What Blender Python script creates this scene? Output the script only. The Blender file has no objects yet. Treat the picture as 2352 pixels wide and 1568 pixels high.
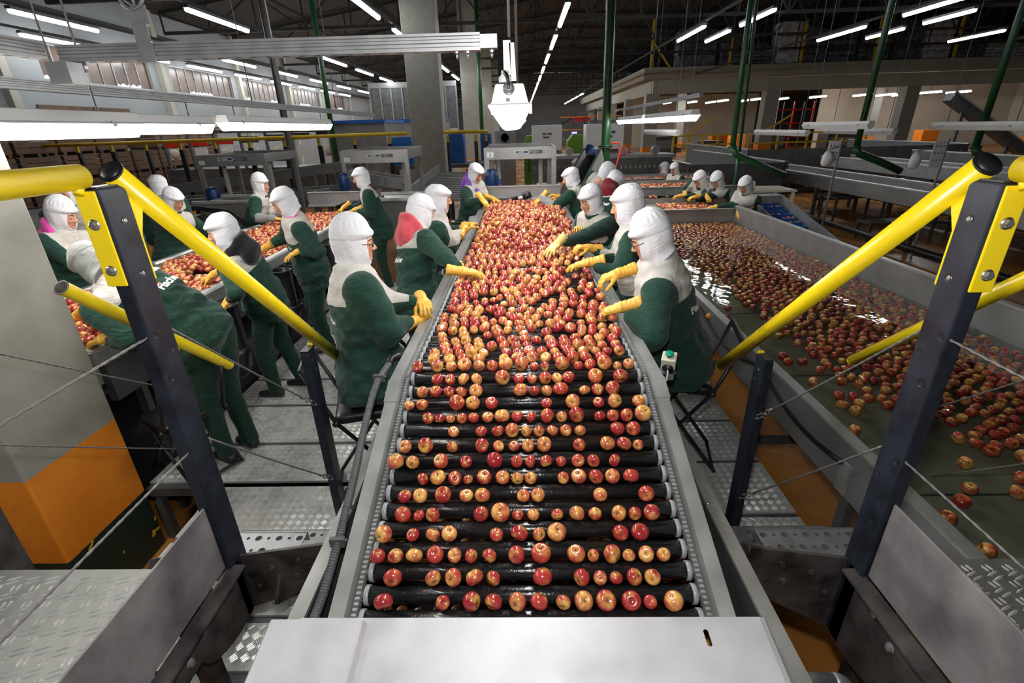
import bpy, bmesh, math, random
import numpy as np
from mathutils import Vector, Matrix
from mathutils.bvhtree import BVHTree
random.seed(7)
rng = np.random.default_rng(11)
SC = bpy.context.scene
COL = SC.collection
R = math.radians

# ------------------------------------------------------------------ camera, world, exposure
cam_d = bpy.data.cameras.new('camera')
cam_d.sensor_width = 36.0
cam_d.sensor_fit = 'HORIZONTAL'
cam_d.lens = 1115.665 / 2352 * 36.0
cam_d.clip_start = 0.05
cam_d.clip_end = 300
cam = bpy.data.objects.new('camera', cam_d)
COL.objects.link(cam)
_r = Vector((0.99949597, 0.01709859, -0.02674785))
_d = Vector((-0.01761105, -0.40238341, -0.91530183))
_f = Vector((-0.02641326, 0.91531155, -0.40187948))
_m = Matrix((_r, -_d, -_f)).transposed().to_4x4()
cam.matrix_world = Matrix.Translation((0, 0, 2.1)) @ _m
SC.camera = cam

w = bpy.data.worlds.new('world')
SC.world = w
w.use_nodes = True
w.node_tree.nodes['Background'].inputs[0].default_value = (0.85, 0.92, 1.0, 1)
w.node_tree.nodes['Background'].inputs[1].default_value = 0.12
SC.view_settings.view_transform = 'Standard'
SC.view_settings.look = 'None'
SC.view_settings.exposure = 0.0
SC.view_settings.gamma = 1.0
SC.view_settings.use_curve_mapping = False
SC.cycles.use_denoising = True
SC.cycles.max_bounces = 7
SC.cycles.diffuse_bounces = 3
SC.cycles.glossy_bounces = 3
SC.cycles.transparent_max_bounces = 12
SC.cycles.sample_clamp_indirect = 4.0
SC.cycles.caustics_reflective = False
SC.cycles.caustics_refractive = False

# the camera's own flash, just above the lens (its shadows lie on the column and the walkways)
fl_d = bpy.data.lights.new('camera_flash', 'POINT')
fl_d.energy = 95.0
fl_d.color = (1.0, 0.98, 0.96)
fl_d.shadow_soft_size = 0.035
fl_o = bpy.data.objects.new('camera_flash', fl_d)
fl_o.location = (0.0, 0.10, 2.27)
COL.objects.link(fl_o)

# light levels of the lamps (radiance of their diffusers)
E_LAMP = 34.0     # hanging lamps over the sorting conveyor
E_SIDE = 27.0     # lamps over the other lines
E_TUBE = 36.0     # fluorescent tubes under the roof


# ------------------------------------------------------------------ materials
def nt(name):
    m = bpy.data.materials.new(name)
    m.use_nodes = True
    t = m.node_tree
    b = t.nodes['Principled BSDF']
    return m, t, b


def N(t, typ, **kw):
    n = t.nodes.new(typ)
    for k, v in kw.items():
        if k in n.inputs:
            n.inputs[k].default_value = v
        else:
            setattr(n, k, v)
    return n


def L(t, a, b):
    t.links.new(a, b)


def c4(c):
    return (c[0], c[1], c[2], 1)


def mix(t, fac, a, b):
    n = t.nodes.new('ShaderNodeMix')
    n.data_type = 'RGBA'
    for i, v in ((0, fac), (6, a), (7, b)):
        if hasattr(v, 'is_linked'):
            L(t, v, n.inputs[i])
        elif i == 0:
            n.inputs[0].default_value = v
        else:
            n.inputs[i].default_value = c4(v)
    return n.outputs[2]


def math_n(t, op, a, b=None, c=None):
    n = t.nodes.new('ShaderNodeMath')
    n.operation = op
    for i, v in enumerate((a, b, c)):
        if v is None:
            continue
        if hasattr(v, 'is_linked'):
            L(t, v, n.inputs[i])
        else:
            n.inputs[i].default_value = v
    return n.outputs[0]


def ramp(t, fac, stops):
    n = t.nodes.new('ShaderNodeValToRGB')
    e = n.color_ramp.elements
    while len(e) < len(stops):
        e.new(0.5)
    for k, (p, c) in enumerate(stops):
        e[k].position = p
        e[k].color = c4(c)
    L(t, fac, n.inputs[0])
    return n.outputs[0]


def coords(t, kind='Object'):
    return t.nodes.new('ShaderNodeTexCoord').outputs[kind]


def noise(t, scale, detail=3, vec=None, rough=0.55):
    n = N(t, 'ShaderNodeTexNoise', Scale=scale, Detail=detail, Roughness=rough)
    L(t, vec if vec is not None else coords(t), n.inputs['Vector'])
    return n.outputs[0]


def bump(t, b, h, strength=0.3, dist=0.002):
    n = N(t, 'ShaderNodeBump', Strength=strength, Distance=dist)
    L(t, h, n.inputs['Height'])
    L(t, n.outputs[0], b.inputs['Normal'])


def plain(name, col, rough=0.5, metal=0.0, var=0.12, scale=6.0, bstr=0.0, bscale=150.0, spec=0.5, coat=0.0):
    """a painted / metal / plastic surface: base colour with broken-up tone and roughness"""
    m, t, b = nt(name)
    v = noise(t, scale, 4)
    lo = tuple(c * (1 - var) for c in col)
    hi = tuple(min(1, c * (1 + var)) for c in col)
    L(t, ramp(t, v, [(0.3, lo), (0.7, hi)]), b.inputs['Base Color'])
    rr = math_n(t, 'MULTIPLY_ADD', v, 0.25, rough - 0.12)
    L(t, rr, b.inputs['Roughness'])
    b.inputs['Metallic'].default_value = metal
    b.inputs['Specular IOR Level'].default_value = spec
    if coat:
        b.inputs['Coat Weight'].default_value = coat
        b.inputs['Coat Roughness'].default_value = 0.12
    if bstr:
        bump(t, b, noise(t, bscale, 2), bstr, 0.001)
    return m


def emis(name, col, s):
    m, t, b = nt(name)
    b.inputs['Base Color'].default_value = c4((0.8, 0.8, 0.8))
    b.inputs['Emission Color'].default_value = c4(col)
    b.inputs['Emission Strength'].default_value = s
    return m


M = {}
M['plate'] = plain('brushed_plate_steel', (0.72, 0.72, 0.76), 0.46, 0.55, 0.06, 9)
M['rail'] = plain('rail_steel', (0.50, 0.51, 0.50), 0.42, 0.7, 0.12, 8)
M['steel'] = plain('stainless_sheet', (0.32, 0.32, 0.315), 0.42, 0.6, 0.14, 4)
M['steel_dark'] = plain('dull_dark_steel', (0.13, 0.135, 0.14), 0.5, 0.6, 0.25, 4)
M['galv'] = plain('galvanised_strut', (0.29, 0.295, 0.30), 0.45, 0.6, 0.14, 20)
M['gusset'] = plain('mottled_raw_steel', (0.225, 0.205, 0.21), 0.55, 0.3, 0.42, 6)
M['blackpost'] = plain('blue_black_paint', (0.017, 0.021, 0.033), 0.42, 0.2, 0.45, 14, 0.15, 220)
M['rust'] = plain('grimy_black_steel', (0.07, 0.063, 0.062), 0.55, 0.4, 0.75, 9)
M['yellow'] = plain('yellow_paint', (0.97, 0.72, 0.010), 0.3, 0.0, 0.03, 5, coat=0.3)
M['yellow_dull'] = plain('worn_yellow_paint', (0.62, 0.42, 0.02), 0.5, 0.0, 0.15, 5)
M['black'] = plain('black_rubber', (0.012, 0.012, 0.013), 0.4, 0.0, 0.3, 12)
M['chute'] = plain('black_chute_plastic', (0.014, 0.014, 0.015), 0.33, 0.0, 0.3, 6)
M['bolt'] = plain('zinc_bolt', (0.55, 0.55, 0.55), 0.3, 0.9, 0.1, 40)
M['cable'] = plain('wire_rope', (0.20, 0.185, 0.185), 0.5, 0.5, 0.2, 200)
M['conduit'] = plain('grey_conduit', (0.09, 0.09, 0.095), 0.5, 0.0, 0.2, 30)
M['ring'] = plain('grey_nylon', (0.30, 0.31, 0.33), 0.3, 0.0, 0.1, 20)
M['white'] = plain('white_enamel', (0.74, 0.75, 0.75), 0.45, 0.0, 0.04, 3)
M['wallwhite'] = plain('painted_wall', (0.26, 0.275, 0.29), 0.8, 0.0, 0.07, 0.6)
M['cream'] = plain('cream_wall', (0.62, 0.57, 0.48), 0.8, 0.0, 0.07, 0.6)
M['beam'] = plain('concrete_beam', (0.42, 0.41, 0.35), 0.8, 0.0, 0.1, 1.2)
M['roof'] = plain('dark_roof_sheet', (0.030, 0.028, 0.026), 0.8, 0.0, 0.3, 0.8)
M['truss'] = plain('truss_steel', (0.028, 0.029, 0.028), 0.7, 0.2, 0.3, 2)
M['green_pipe'] = plain('green_pipe_paint', (0.012, 0.075, 0.025), 0.35, 0.0, 0.15, 4)
M['green_mach'] = plain('lime_machine_paint', (0.13, 0.30, 0.02), 0.45, 0.0, 0.12, 2)
M['blue'] = plain('blue_plastic', (0.012, 0.11, 0.40), 0.45, 0.0, 0.15, 3)
M['motor'] = plain('blue_motor_paint', (0.012, 0.04, 0.14), 0.4, 0.1, 0.2, 8)
M['orange'] = plain('orange_paint', (0.82, 0.25, 0.015), 0.6, 0.0, 0.1, 3)
M['red'] = plain('red_plastic', (0.6, 0.03, 0.015), 0.35, 0.0, 0.05, 5)
M['emerald'] = plain('green_button', (0.0, 0.28, 0.16), 0.35, 0.0, 0.05, 5)
M['amber'] = plain('yellow_box_plastic', (0.85, 0.42, 0.01), 0.4, 0.0, 0.05, 5)
M['beige'] = plain('beige_box_plastic', (0.66, 0.63, 0.52), 0.4, 0.0, 0.05, 5)
M['wood'] = plain('brown_board', (0.10, 0.055, 0.03), 0.7, 0.0, 0.4, 5)
M['card'] = plain('cardboard', (0.22, 0.14, 0.07), 0.8, 0.0, 0.25, 3)
M['wrap'] = plain('shrink_wrap', (0.12, 0.125, 0.135), 0.22, 0.0, 0.7, 3, 0.8, 14)
M['wrapw'] = plain('pale_shrink_wrap', (0.5, 0.5, 0.52), 0.25, 0.0, 0.5, 3, 0.8, 14)
M['pane'] = plain('dirty_brown_pane', (0.075, 0.035, 0.02), 0.3, 0.0, 0.5, 1.2)
M['daylight'] = emis('daylight_gap', (0.9, 0.96, 1.0), 3.0)
M['lamp'] = emis('lamp_diffuser', (1.0, 0.99, 0.97), E_LAMP)
M['lampside'] = emis('side_lamp_diffuser', (1.0, 0.99, 0.95), E_SIDE)
M['tube'] = emis('fluorescent_tube', (0.97, 1.0, 1.0), E_TUBE)
M['screen'] = emis('blue_screen', (0.25, 0.2, 1.0), 2.5)
M['label_white'] = plain('label_white', (0.75, 0.76, 0.76), 0.4, 0, 0.02)
M['label_blue'] = plain('label_blue', (0.03, 0.045, 0.14), 0.4, 0, 0.02)
M['label_green'] = plain('label_green', (0.18, 0.42, 0.06), 0.4, 0, 0.02)
M['label_grey'] = plain('label_grey', (0.07, 0.085, 0.095), 0.4, 0, 0.02)
M['print'] = plain('white_print', (0.8, 0.8, 0.8), 0.6, 0, 0.02)
M['print_orange'] = plain('orange_print', (0.9, 0.16, 0.02), 0.6, 0, 0.02)
M['print_grey'] = plain('grey_print', (0.35, 0.36, 0.37), 0.6, 0, 0.02)


def fabric(name, col, var=0.2, rough=0.9, sheen=0.3, sc=26, fsc=7.0, fst=0.55):
    m, t, b = nt(name)
    v = noise(t, sc, 4)
    lo = tuple(c * (1 - var) for c in col)
    hi = tuple(min(1, c * (1 + var)) for c in col)
    L(t, ramp(t, v, [(0.3, lo), (0.7, hi)]), b.inputs['Base Color'])
    b.inputs['Roughness'].default_value = rough
    b.inputs['Specular IOR Level'].default_value = 0.2
    b.inputs['Sheen Weight'].default_value = sheen
    # soft folds plus weave
    o = coords(t)
    mp = N(t, 'ShaderNodeMapping')
    mp.inputs['Scale'].default_value = (1.0, 1.0, 2.4)
    L(t, o, mp.inputs[0])
    big = N(t, 'ShaderNodeTexNoise', Scale=fsc, Detail=2.0, Roughness=0.5, Distortion=1.4)
    L(t, mp.outputs[0], big.inputs['Vector'])
    ridge = math_n(t, 'ABSOLUTE', math_n(t, 'SUBTRACT', big.outputs[0], 0.5))
    h = math_n(t, 'MULTIPLY_ADD', noise(t, 420, 2, o), 0.03, ridge)
    bump(t, b, h, fst, 0.03)
    return m


M['jacket'] = fabric('green_fleece', (0.014, 0.047, 0.033), 0.22, sheen=0.12)
M['trousers'] = fabric('green_trousers', (0.012, 0.040, 0.026), 0.2, sheen=0.1)
M['yoke'] = fabric('cream_fleece', (0.50, 0.48, 0.44), 0.05, sheen=0.1)
M['hood'] = fabric('white_hood_cotton', (0.68, 0.68, 0.71), 0.03, sheen=0.05, fsc=16.0, fst=0.28)
M['grey_hood'] = fabric('grey_hood_cotton', (0.24, 0.245, 0.24), 0.06)  # darker grey than the other hoods: bent worker's hood and the oversleeves
M['glove'] = plain('yellow_rubber_glove', (0.80, 0.44, 0.06), 0.45, 0, 0.08, 18, 0.1, 90)
M['glove_pale'] = plain('pale_rubber_glove', (0.82, 0.58, 0.18), 0.45, 0, 0.08, 18, 0.1, 90)
M['shoe'] = plain('black_shoe', (0.012, 0.012, 0.014), 0.45)
M['apron'] = plain('white_apron', (0.60, 0.63, 0.64), 0.35, 0, 0.06, 5)
M['pink'] = fabric('pink_sweatshirt', (0.72, 0.06, 0.36))
M['redsw'] = fabric('red_sweatshirt', (0.55, 0.07, 0.09))
M['purple'] = fabric('purple_sweatshirt', (0.20, 0.06, 0.42))
M['maroon'] = fabric('maroon_sweatshirt', (0.16, 0.008, 0.016))
M['blacksw'] = fabric('black_sweatshirt', (0.008, 0.008, 0.011))
M['teal'] = fabric('teal_shirt', (0.03, 0.24, 0.24))
M['lens'] = plain('black_glasses', (0.01, 0.01, 0.012), 0.25)


def skin_mat():
    m, t, b = nt('skin')
    v = noise(t, 22, 3)
    at = N(t, 'ShaderNodeAttribute', attribute_name='tone')
    base = ramp(t, v, [(0.3, (0.52, 0.27, 0.17)), (0.7, (0.64, 0.36, 0.24))])
    oi = N(t, 'ShaderNodeObjectInfo')
    dk = mix(t, math_n(t, 'MULTIPLY', oi.outputs['Random'], 0.35), base, (0.36, 0.17, 0.09))
    c = mix(t, at.outputs['Fac'], dk, (0.52, 0.16, 0.12))
    L(t, c, b.inputs['Base Color'])
    b.inputs['Roughness'].default_value = 0.5
    return m


M['skin'] = skin_mat()
M['stickerrust'] = plain('faded_red_sticker', (0.22, 0.09, 0.06), 0.7, 0, 0.3, 60)
M['brow'] = plain('dark_brow', (0.03, 0.018, 0.012), 0.7)
M['eye'] = plain('dark_eye', (0.03, 0.022, 0.02), 0.25)


def column_mat():
    """grey wall paint above, orange band, dark green plinth band; chips show old yellow paint"""
    m, t, b = nt('banded_column_paint')
    o = coords(t)
    sx = N(t, 'ShaderNodeSeparateXYZ')
    L(t, o, sx.inputs[0])
    z = sx.outputs['Z']
    n1 = noise(t, 5, 4, o)
    n2 = noise(t, 30, 3, o)
    grey = ramp(t, n1, [(0.3, (0.30, 0.29, 0.255)), (0.7, (0.37, 0.36, 0.32))])
    dots = ramp(t, n2, [(0.68, (0, 0, 0)), (0.73, (1, 1, 1))])
    org = ramp(t, n1, [(0.3, (0.78, 0.22, 0.012)), (0.7, (0.90, 0.30, 0.02))])
    orgd = mix(t, math_n(t, 'MULTIPLY', dots, 0.5), org, (0.25, 0.12, 0.03))
    grn = mix(t, 0.0, (0.008, 0.022, 0.016), (0.01, 0.03, 0.02))
    chip = ramp(t, noise(t, 7, 2, o), [(0.66, (0, 0, 0)), (0.67, (1, 1, 1))])
    grn2 = mix(t, chip, grn, (0.75, 0.55, 0.02))
    zw = math_n(t, 'MULTIPLY_ADD', n2, 0.012, z)
    a = mix(t, math_n(t, 'GREATER_THAN', zw, 0.556), orgd, grey)
    c = mix(t, math_n(t, 'GREATER_THAN', zw, 0.006), grn2, a)
    L(t, c, b.inputs['Base Color'])
    b.inputs['Roughness'].default_value = 0.6
    bump(t, b, noise(t, 90, 3, o), 0.25, 0.002)
    return m


M['column'] = column_mat()


def floor_mat():
    m, t, b = nt('orange_wet_floor')
    o = coords(t)
    n1 = noise(t, 0.9, 5, o)
    n2 = noise(t, 4, 4, o)
    c = ramp(t, n1, [(0.3, (0.40, 0.15, 0.022)), (0.55, (0.50, 0.21, 0.032)), (0.75, (0.40, 0.17, 0.05))])
    c = mix(t, math_n(t, 'MULTIPLY', n2, 0.45), c, (0.24, 0.11, 0.055))
    L(t, c, b.inputs['Base Color'])
    L(t, ramp(t, n1, [(0.35, (0.18,) * 3), (0.7, (0.5,) * 3)]), b.inputs['Roughness'])
    return m


M['floor'] = floor_mat()


M['tread'] = plain('five_bar_plate', (0.46, 0.47, 0.45), 0.42, 0.2, 0.14, 4)
M['treadbase'] = plain('tread_plate_metal', (0.19, 0.19, 0.175), 0.42, 0.4, 0.2, 6)
M['treadbar'] = plain('worn_tread_bars', (0.70, 0.70, 0.68), 0.28, 0.5, 0.1, 9)


def apple_mat():
    """red blush over yellow ground, streaks from stem to eye, pale dots, russet round the stem.
    'ap' = position inside the apple in units of its radius, 'rnd' = a number per apple"""
    m, t, b = nt('apple_skin')
    ap = N(t, 'ShaderNodeAttribute', attribute_name='ap')
    rn = N(t, 'ShaderNodeAttribute', attribute_name='rnd')
    oi = N(t, 'ShaderNodeObjectInfo')
    rnd = math_n(t, 'FRACT', math_n(t, 'ADD', rn.outputs['Fac'], oi.outputs['Random']))
    r2 = math_n(t, 'FRACT', math_n(t, 'MULTIPLY', rnd, 7.31))
    off = N(t, 'ShaderNodeVectorMath', operation='ADD')
    cb = N(t, 'ShaderNodeCombineXYZ')
    L(t, math_n(t, 'MULTIPLY', rnd, 37.0), cb.inputs[0])
    L(t, math_n(t, 'MULTIPLY', r2, 21.0), cb.inputs[1])
    L(t, ap.outputs['Vector'], off.inputs[0])
    L(t, cb.outputs[0], off.inputs[1])
    big = noise(t, 0.9, 2, off.outputs[0])
    s = N(t, 'ShaderNodeSeparateXYZ')
    L(t, ap.outputs['Vector'], s.inputs[0])
    ang = math_n(t, 'ARCTAN2', s.outputs[1], s.outputs[0])
    cs = N(t, 'ShaderNodeCombineXYZ')
    L(t, math_n(t, 'MULTIPLY', math_n(t, 'COSINE', ang), 6.0), cs.inputs[0])
    L(t, math_n(t, 'MULTIPLY', math_n(t, 'SINE', ang), 6.0), cs.inputs[1])
    L(t, math_n(t, 'MULTIPLY_ADD', s.outputs[2], 0.6, math_n(t, 'MULTIPLY', rnd, 50.0)), cs.inputs[2])
    streak = noise(t, 1.6, 3, cs.outputs[0])
    # blush amount: one-sided, weaker round stem and eye
    polar = math_n(t, 'POWER', math_n(t, 'ABSOLUTE', s.outputs[2]), 3.0)
    bl = math_n(t, 'MULTIPLY_ADD', big, 2.1, -0.55)
    bl = math_n(t, 'ADD', bl, math_n(t, 'MULTIPLY_ADD', r2, 0.75, -0.28))
    bl = math_n(t, 'ADD', bl, math_n(t, 'MULTIPLY_ADD', streak, 0.55, -0.27))
    bl = math_n(t, 'SUBTRACT', bl, math_n(t, 'MULTIPLY', polar, 0.75))
    cl = N(t, 'ShaderNodeClamp')
    L(t, bl, cl.inputs[0])
    ground = mix(t, r2, (0.76, 0.40, 0.11), (0.66, 0.50, 0.09))
    red = mix(t, rnd, (0.48, 0.050, 0.040), (0.31, 0.016, 0.026))
    col = ramp(t, cl.outputs[0], [(0.0, (0, 0, 0)), (0.75, (1, 1, 1))])
    mid = mix(t, cl.outputs[0], ground, (0.64, 0.145, 0.075))
    c = mix(t, col, mid, red)
    vo = N(t, 'ShaderNodeTexVoronoi', Scale=13.0)
    L(t, ap.outputs['Vector'], vo.inputs['Vector'])
    dot = math_n(t, 'MULTIPLY', math_n(t, 'LESS_THAN', vo.outputs['Distance'], 0.16), 0.35)
    c = mix(t, dot, c, (0.78, 0.55, 0.28))
    rad = math_n(t, 'SQRT', math_n(t, 'ADD', math_n(t, 'POWER', s.outputs[0], 2.0), math_n(t, 'POWER', s.outputs[1], 2.0)))
    core = math_n(t, 'LESS_THAN', rad, 0.13)
    c = mix(t, math_n(t, 'MULTIPLY', core, 0.8), c, (0.13, 0.09, 0.025))
    L(t, c, b.inputs['Base Color'])
    b.inputs['Roughness'].default_value = 0.22
    b.inputs['Coat Weight'].default_value = 0.7
    b.inputs['Coat Roughness'].default_value = 0.035
    b.inputs['Subsurface Weight'].default_value = 0.0
    return m


M['apple'] = apple_mat()
M['stem'] = plain('apple_stalk', (0.10, 0.06, 0.03), 0.8)


def roller_mat():
    m, t, b = nt('wet_black_roller')
    o = coords(t)
    v = noise(t, 60, 3, o)
    L(t, ramp(t, v, [(0.3, (0.008, 0.008, 0.009)), (0.7, (0.016, 0.016, 0.017))]), b.inputs['Base Color'])
    b.inputs['Roughness'].default_value = 0.22
    b.inputs['Coat Weight'].default_value = 0.3
    bump(t, b, noise(t, 130, 3, o), 0.5, 0.0025)
    return m


M['roller'] = roller_mat()


def water_mat():
    m = bpy.data.materials.new('tank_water')
    m.use_nodes = True
    t = m.node_tree
    t.nodes.clear()
    out = N(t, 'ShaderNodeOutputMaterial')
    tr = N(t, 'ShaderNodeBsdfTransparent')
    tr.inputs[0].default_value = (0.66, 0.68, 0.60, 1)
    gl = N(t, 'ShaderNodeBsdfGlossy')
    gl.inputs['Roughness'].default_value = 0.04
    fr = N(t, 'ShaderNodeFresnel', IOR=1.33)
    ge = N(t, 'ShaderNodeNewGeometry')
    L(t, math_n(t, 'MULTIPLY_ADD', ge.outputs['Backfacing'], 1 / 1.33 - 1.33, 1.33), fr.inputs['IOR'])
    mx = N(t, 'ShaderNodeMixShader')
    bp = N(t, 'ShaderNodeBump', Strength=0.10, Distance=0.02)
    n = noise(t, 7, 2, coords(t))
    L(t, n, bp.inputs['Height'])
    L(t, bp.outputs[0], gl.inputs['Normal'])
    L(t, bp.outputs[0], fr.inputs['Normal'])
    L(t, fr.outputs[0], mx.inputs[0])
    L(t, tr.outputs[0], mx.inputs[1])
    L(t, gl.outputs[0], mx.inputs[2])
    L(t, mx.outputs[0], out.inputs[0])
    return m


M['water'] = water_mat()
M['tankfloor'] = plain('tank_floor', (0.27, 0.27, 0.235), 0.7, 0.0, 0.3, 3.5)

# ------------------------------------------------------------------ geometry helpers
WLOC = {}


def props(o, label=None, cat=None, group=None, kind=None):
    if label:
        o['label'] = label
    if cat:
        o['category'] = cat
    if group:
        o['group'] = group
    if kind:
        o['kind'] = kind
    return o


def thing(name, label, cat, loc=(0, 0, 0), group=None):
    o = bpy.data.objects.new(name, None)
    o.empty_display_size = 0.1
    o.location = loc
    COL.objects.link(o)
    WLOC[o.name] = Vector(loc)
    return props(o, label, cat, group)


def addobj(name, me, parent=None, mw=None, label=None, cat=None, group=None, kind=None):
    """link a mesh as an object; its vertices are world coordinates unless mw is given"""
    o = bpy.data.objects.new(name, me)
    COL.objects.link(o)
    mw = mw if mw is not None else Matrix.Identity(4)
    if parent is not None:
        o.parent = parent
        off = WLOC.get(parent.name, Vector((0, 0, 0)))
        if isinstance(off, Matrix):
            o.matrix_local = off.inverted() @ mw
        else:
            o.matrix_local = Matrix.Translation(-off) @ mw
    else:
        o.matrix_local = mw
    WLOC[o.name] = mw.copy()
    return props(o, label, cat, group, kind)


def basis(d, up=(0, 0, 1)):
    """columns: side, up, along"""
    d = Vector(d).normalized()
    u = Vector(up)
    s = d.cross(u)
    if s.length < 1e-4:
        s = d.cross(Vector((0, 1, 0)))
    s.normalize()
    u = s.cross(d)
    return s, u, d


class MB:
    def __init__(self):
        self.v, self.f, self.sm = [], [], []

    def _add(self, vs, fs, smooth=False):
        b = len(self.v)
        self.v += [tuple(x) for x in vs]
        self.f += [tuple(b + i for i in f) for f in fs]
        self.sm += [smooth] * len(fs)
        return self

    def box(self, lo, hi):
        x0, y0, z0 = (min(a, b) for a, b in zip(lo, hi))
        x1, y1, z1 = (max(a, b) for a, b in zip(lo, hi))
        vs = [(x, y, z) for z in (z0, z1) for y in (y0, y1) for x in (x0, x1)]
        fs = [(0, 2, 3, 1), (4, 5, 7, 6), (0, 1, 5, 4), (2, 6, 7, 3), (0, 4, 6, 2), (1, 3, 7, 5)]
        return self._add(vs, fs)

    def cbox(self, c, s):
        return self.box([c[i] - s[i] / 2 for i in range(3)], [c[i] + s[i] / 2 for i in range(3)])

    def bar(self, p, q, w, h, up=(0, 0, 1)):
        p, q = Vector(p), Vector(q)
        s, u, d = basis(q - p, up)
        vs = []
        for e in (p, q):
            for a, b in ((-1, -1), (1, -1), (1, 1), (-1, 1)):
                vs.append(e + s * (a * w / 2) + u * (b * h / 2))
        fs = [(3, 2, 1, 0), (4, 5, 6, 7), (0, 1, 5, 4), (1, 2, 6, 5), (2, 3, 7, 6), (3, 0, 4, 7)]
        return self._add(vs, fs)

    def extrude(self, poly, vec):
        """solid from a planar polygon (3-D points) pushed along vec"""
        n = len(poly)
        vec = Vector(vec)
        vs = [Vector(p) for p in poly] + [Vector(p) + vec for p in poly]
        fs = [tuple(reversed(range(n))), tuple(range(n, 2 * n))]
        for i in range(n):
            j = (i + 1) % n
            fs.append((i, j, n + j, n + i))
        return self._add(vs, fs)

    def sweep(self, pts, prof, up=(0, 0, 1), closed_prof=True):
        """profile (side, up) pairs swept along a polyline, mitred roughly"""
        pts = [Vector(p) for p in pts]
        n = len(prof)
        vs, fs = [], []
        for i, p in enumerate(pts):
            a = pts[max(i - 1, 0)]
            c = pts[min(i + 1, len(pts) - 1)]
            s, u, d = basis(c - a, up)
            for x, y in prof:
                vs.append(p + s * x + u * y)
        for i in range(len(pts) - 1):
            for k in range(n if closed_prof else n - 1):
                j = (k + 1) % n
                fs.append((i * n + k, i * n + j, (i + 1) * n + j, (i + 1) * n + k))
        if closed_prof:
            fs.append(tuple(reversed(range(n))))
            fs.append(tuple(range((len(pts) - 1) * n, len(pts) * n)))
        return self._add(vs, fs)

    def tube(self, pts, r, n=10, caps=True, r2=None):
        pts = [Vector(p) for p in pts]
        m = len(pts)
        vs, fs = [], []
        side = None
        for i, p in enumerate(pts):
            d = (pts[min(i + 1, m - 1)] - pts[max(i - 1, 0)]).normalized()
            if side is None:
                side, u, _ = basis(d)
            else:
                side = (side - d * side.dot(d)).normalized()
                u = side.cross(d)
            rr = r if r2 is None else r + (r2 - r) * i / max(1, m - 1)
            for k in range(n):
                a = 2 * math.pi * k / n
                vs.append(p + side * (math.cos(a) * rr) + u * (math.sin(a) * rr))
        for i in range(m - 1):
            for k in range(n):
                j = (k + 1) % n
                fs.append((i * n + k, i * n + j, (i + 1) * n + j, (i + 1) * n + k))
        self._add(vs, fs, True)
        if caps:
            b = len(self.v) - len(vs)
            self.f.append(tuple(b + k for k in reversed(range(n))))
            self.f.append(tuple(b + (m - 1) * n + k for k in range(n)))
            self.sm += [False, False]
        return self

    def lathe(self, prof, M4=None, n=16, smooth=True):
        """(radius, height) profile about local z, placed by a 4x4"""
        M4 = M4 if M4 is not None else Matrix.Identity(4)
        vs, fs = [], []
        m = len(prof)
        for r, z in prof:
            for k in range(n):
                a = 2 * math.pi * k / n
                vs.append(M4 @ Vector((r * math.cos(a), r * math.sin(a), z)))
        for i in range(m - 1):
            for k in range(n):
                j = (k + 1) % n
                fs.append((i * n + k, i * n + j, (i + 1) * n + j, (i + 1) * n + k))
        return self._add(vs, fs, smooth)

    def disc(self, c, d, r, n=14):
        s, u, _ = basis(d)
        c = Vector(c)
        return self._add([c + s * (math.cos(2 * math.pi * k / n) * r) + u * (math.sin(2 * math.pi * k / n) * r) for k in range(n)], [tuple(range(n))])

    def ball(self, c, rad, nu=12, nv=8, R3=None):
        rad = rad if hasattr(rad, '__len__') else (rad,) * 3
        prof = [(math.sin(math.pi * i / nv), -math.cos(math.pi * i / nv)) for i in range(nv + 1)]
        M4 = Matrix.Translation(c) @ (R3.to_4x4() if R3 is not None else Matrix.Identity(4)) @ Matrix.Diagonal((rad[0], rad[1], rad[2], 1))
        return self.lathe(prof, M4, nu)

    def hexbolt(self, c, d, r=0.012, h=0.009):
        s, u, d = basis(d)
        c = Vector(c)
        M4 = Matrix((s, u, d)).transposed().to_4x4()
        M4.translation = c
        self.lathe([(r * 1.35, 0), (r * 1.35, h * 0.25), (0, h * 0.25)], M4, 14)
        self.lathe([(r, h * 0.25), (r, h), (r * 0.75, h * 1.15), (0, h * 1.15)], M4, 6, False)
        return self

    def mesh(self, mat, name='mesh'):
        me = bpy.data.meshes.new(name)
        me.from_pydata(self.v, [], self.f)
        me.polygons.foreach_set('use_smooth', self.sm)
        mats = mat if isinstance(mat, (list, tuple)) else [mat]
        for x in mats:
            me.materials.append(x)
        me.update()
        return me

    def build(self, name, mat, parent=None, bevel=0, **kw):
        o = addobj(name, self.mesh(mat, name), parent, **kw)
        if bevel:
            b = o.modifiers.new('edge', 'BEVEL')
            b.width = bevel
            b.segments = 2
            b.limit_method = 'ANGLE'
            b.angle_limit = R(40)
        return o


def copy_tree(o, parent=None, delta=None):
    c = o.copy()
    COL.objects.link(c)
    if parent is not None:
        c.parent = parent
    elif delta is not None:
        c.location = c.location + Vector(delta)
    for ch in list(o.children):
        copy_tree(ch, c)
    return c


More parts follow.
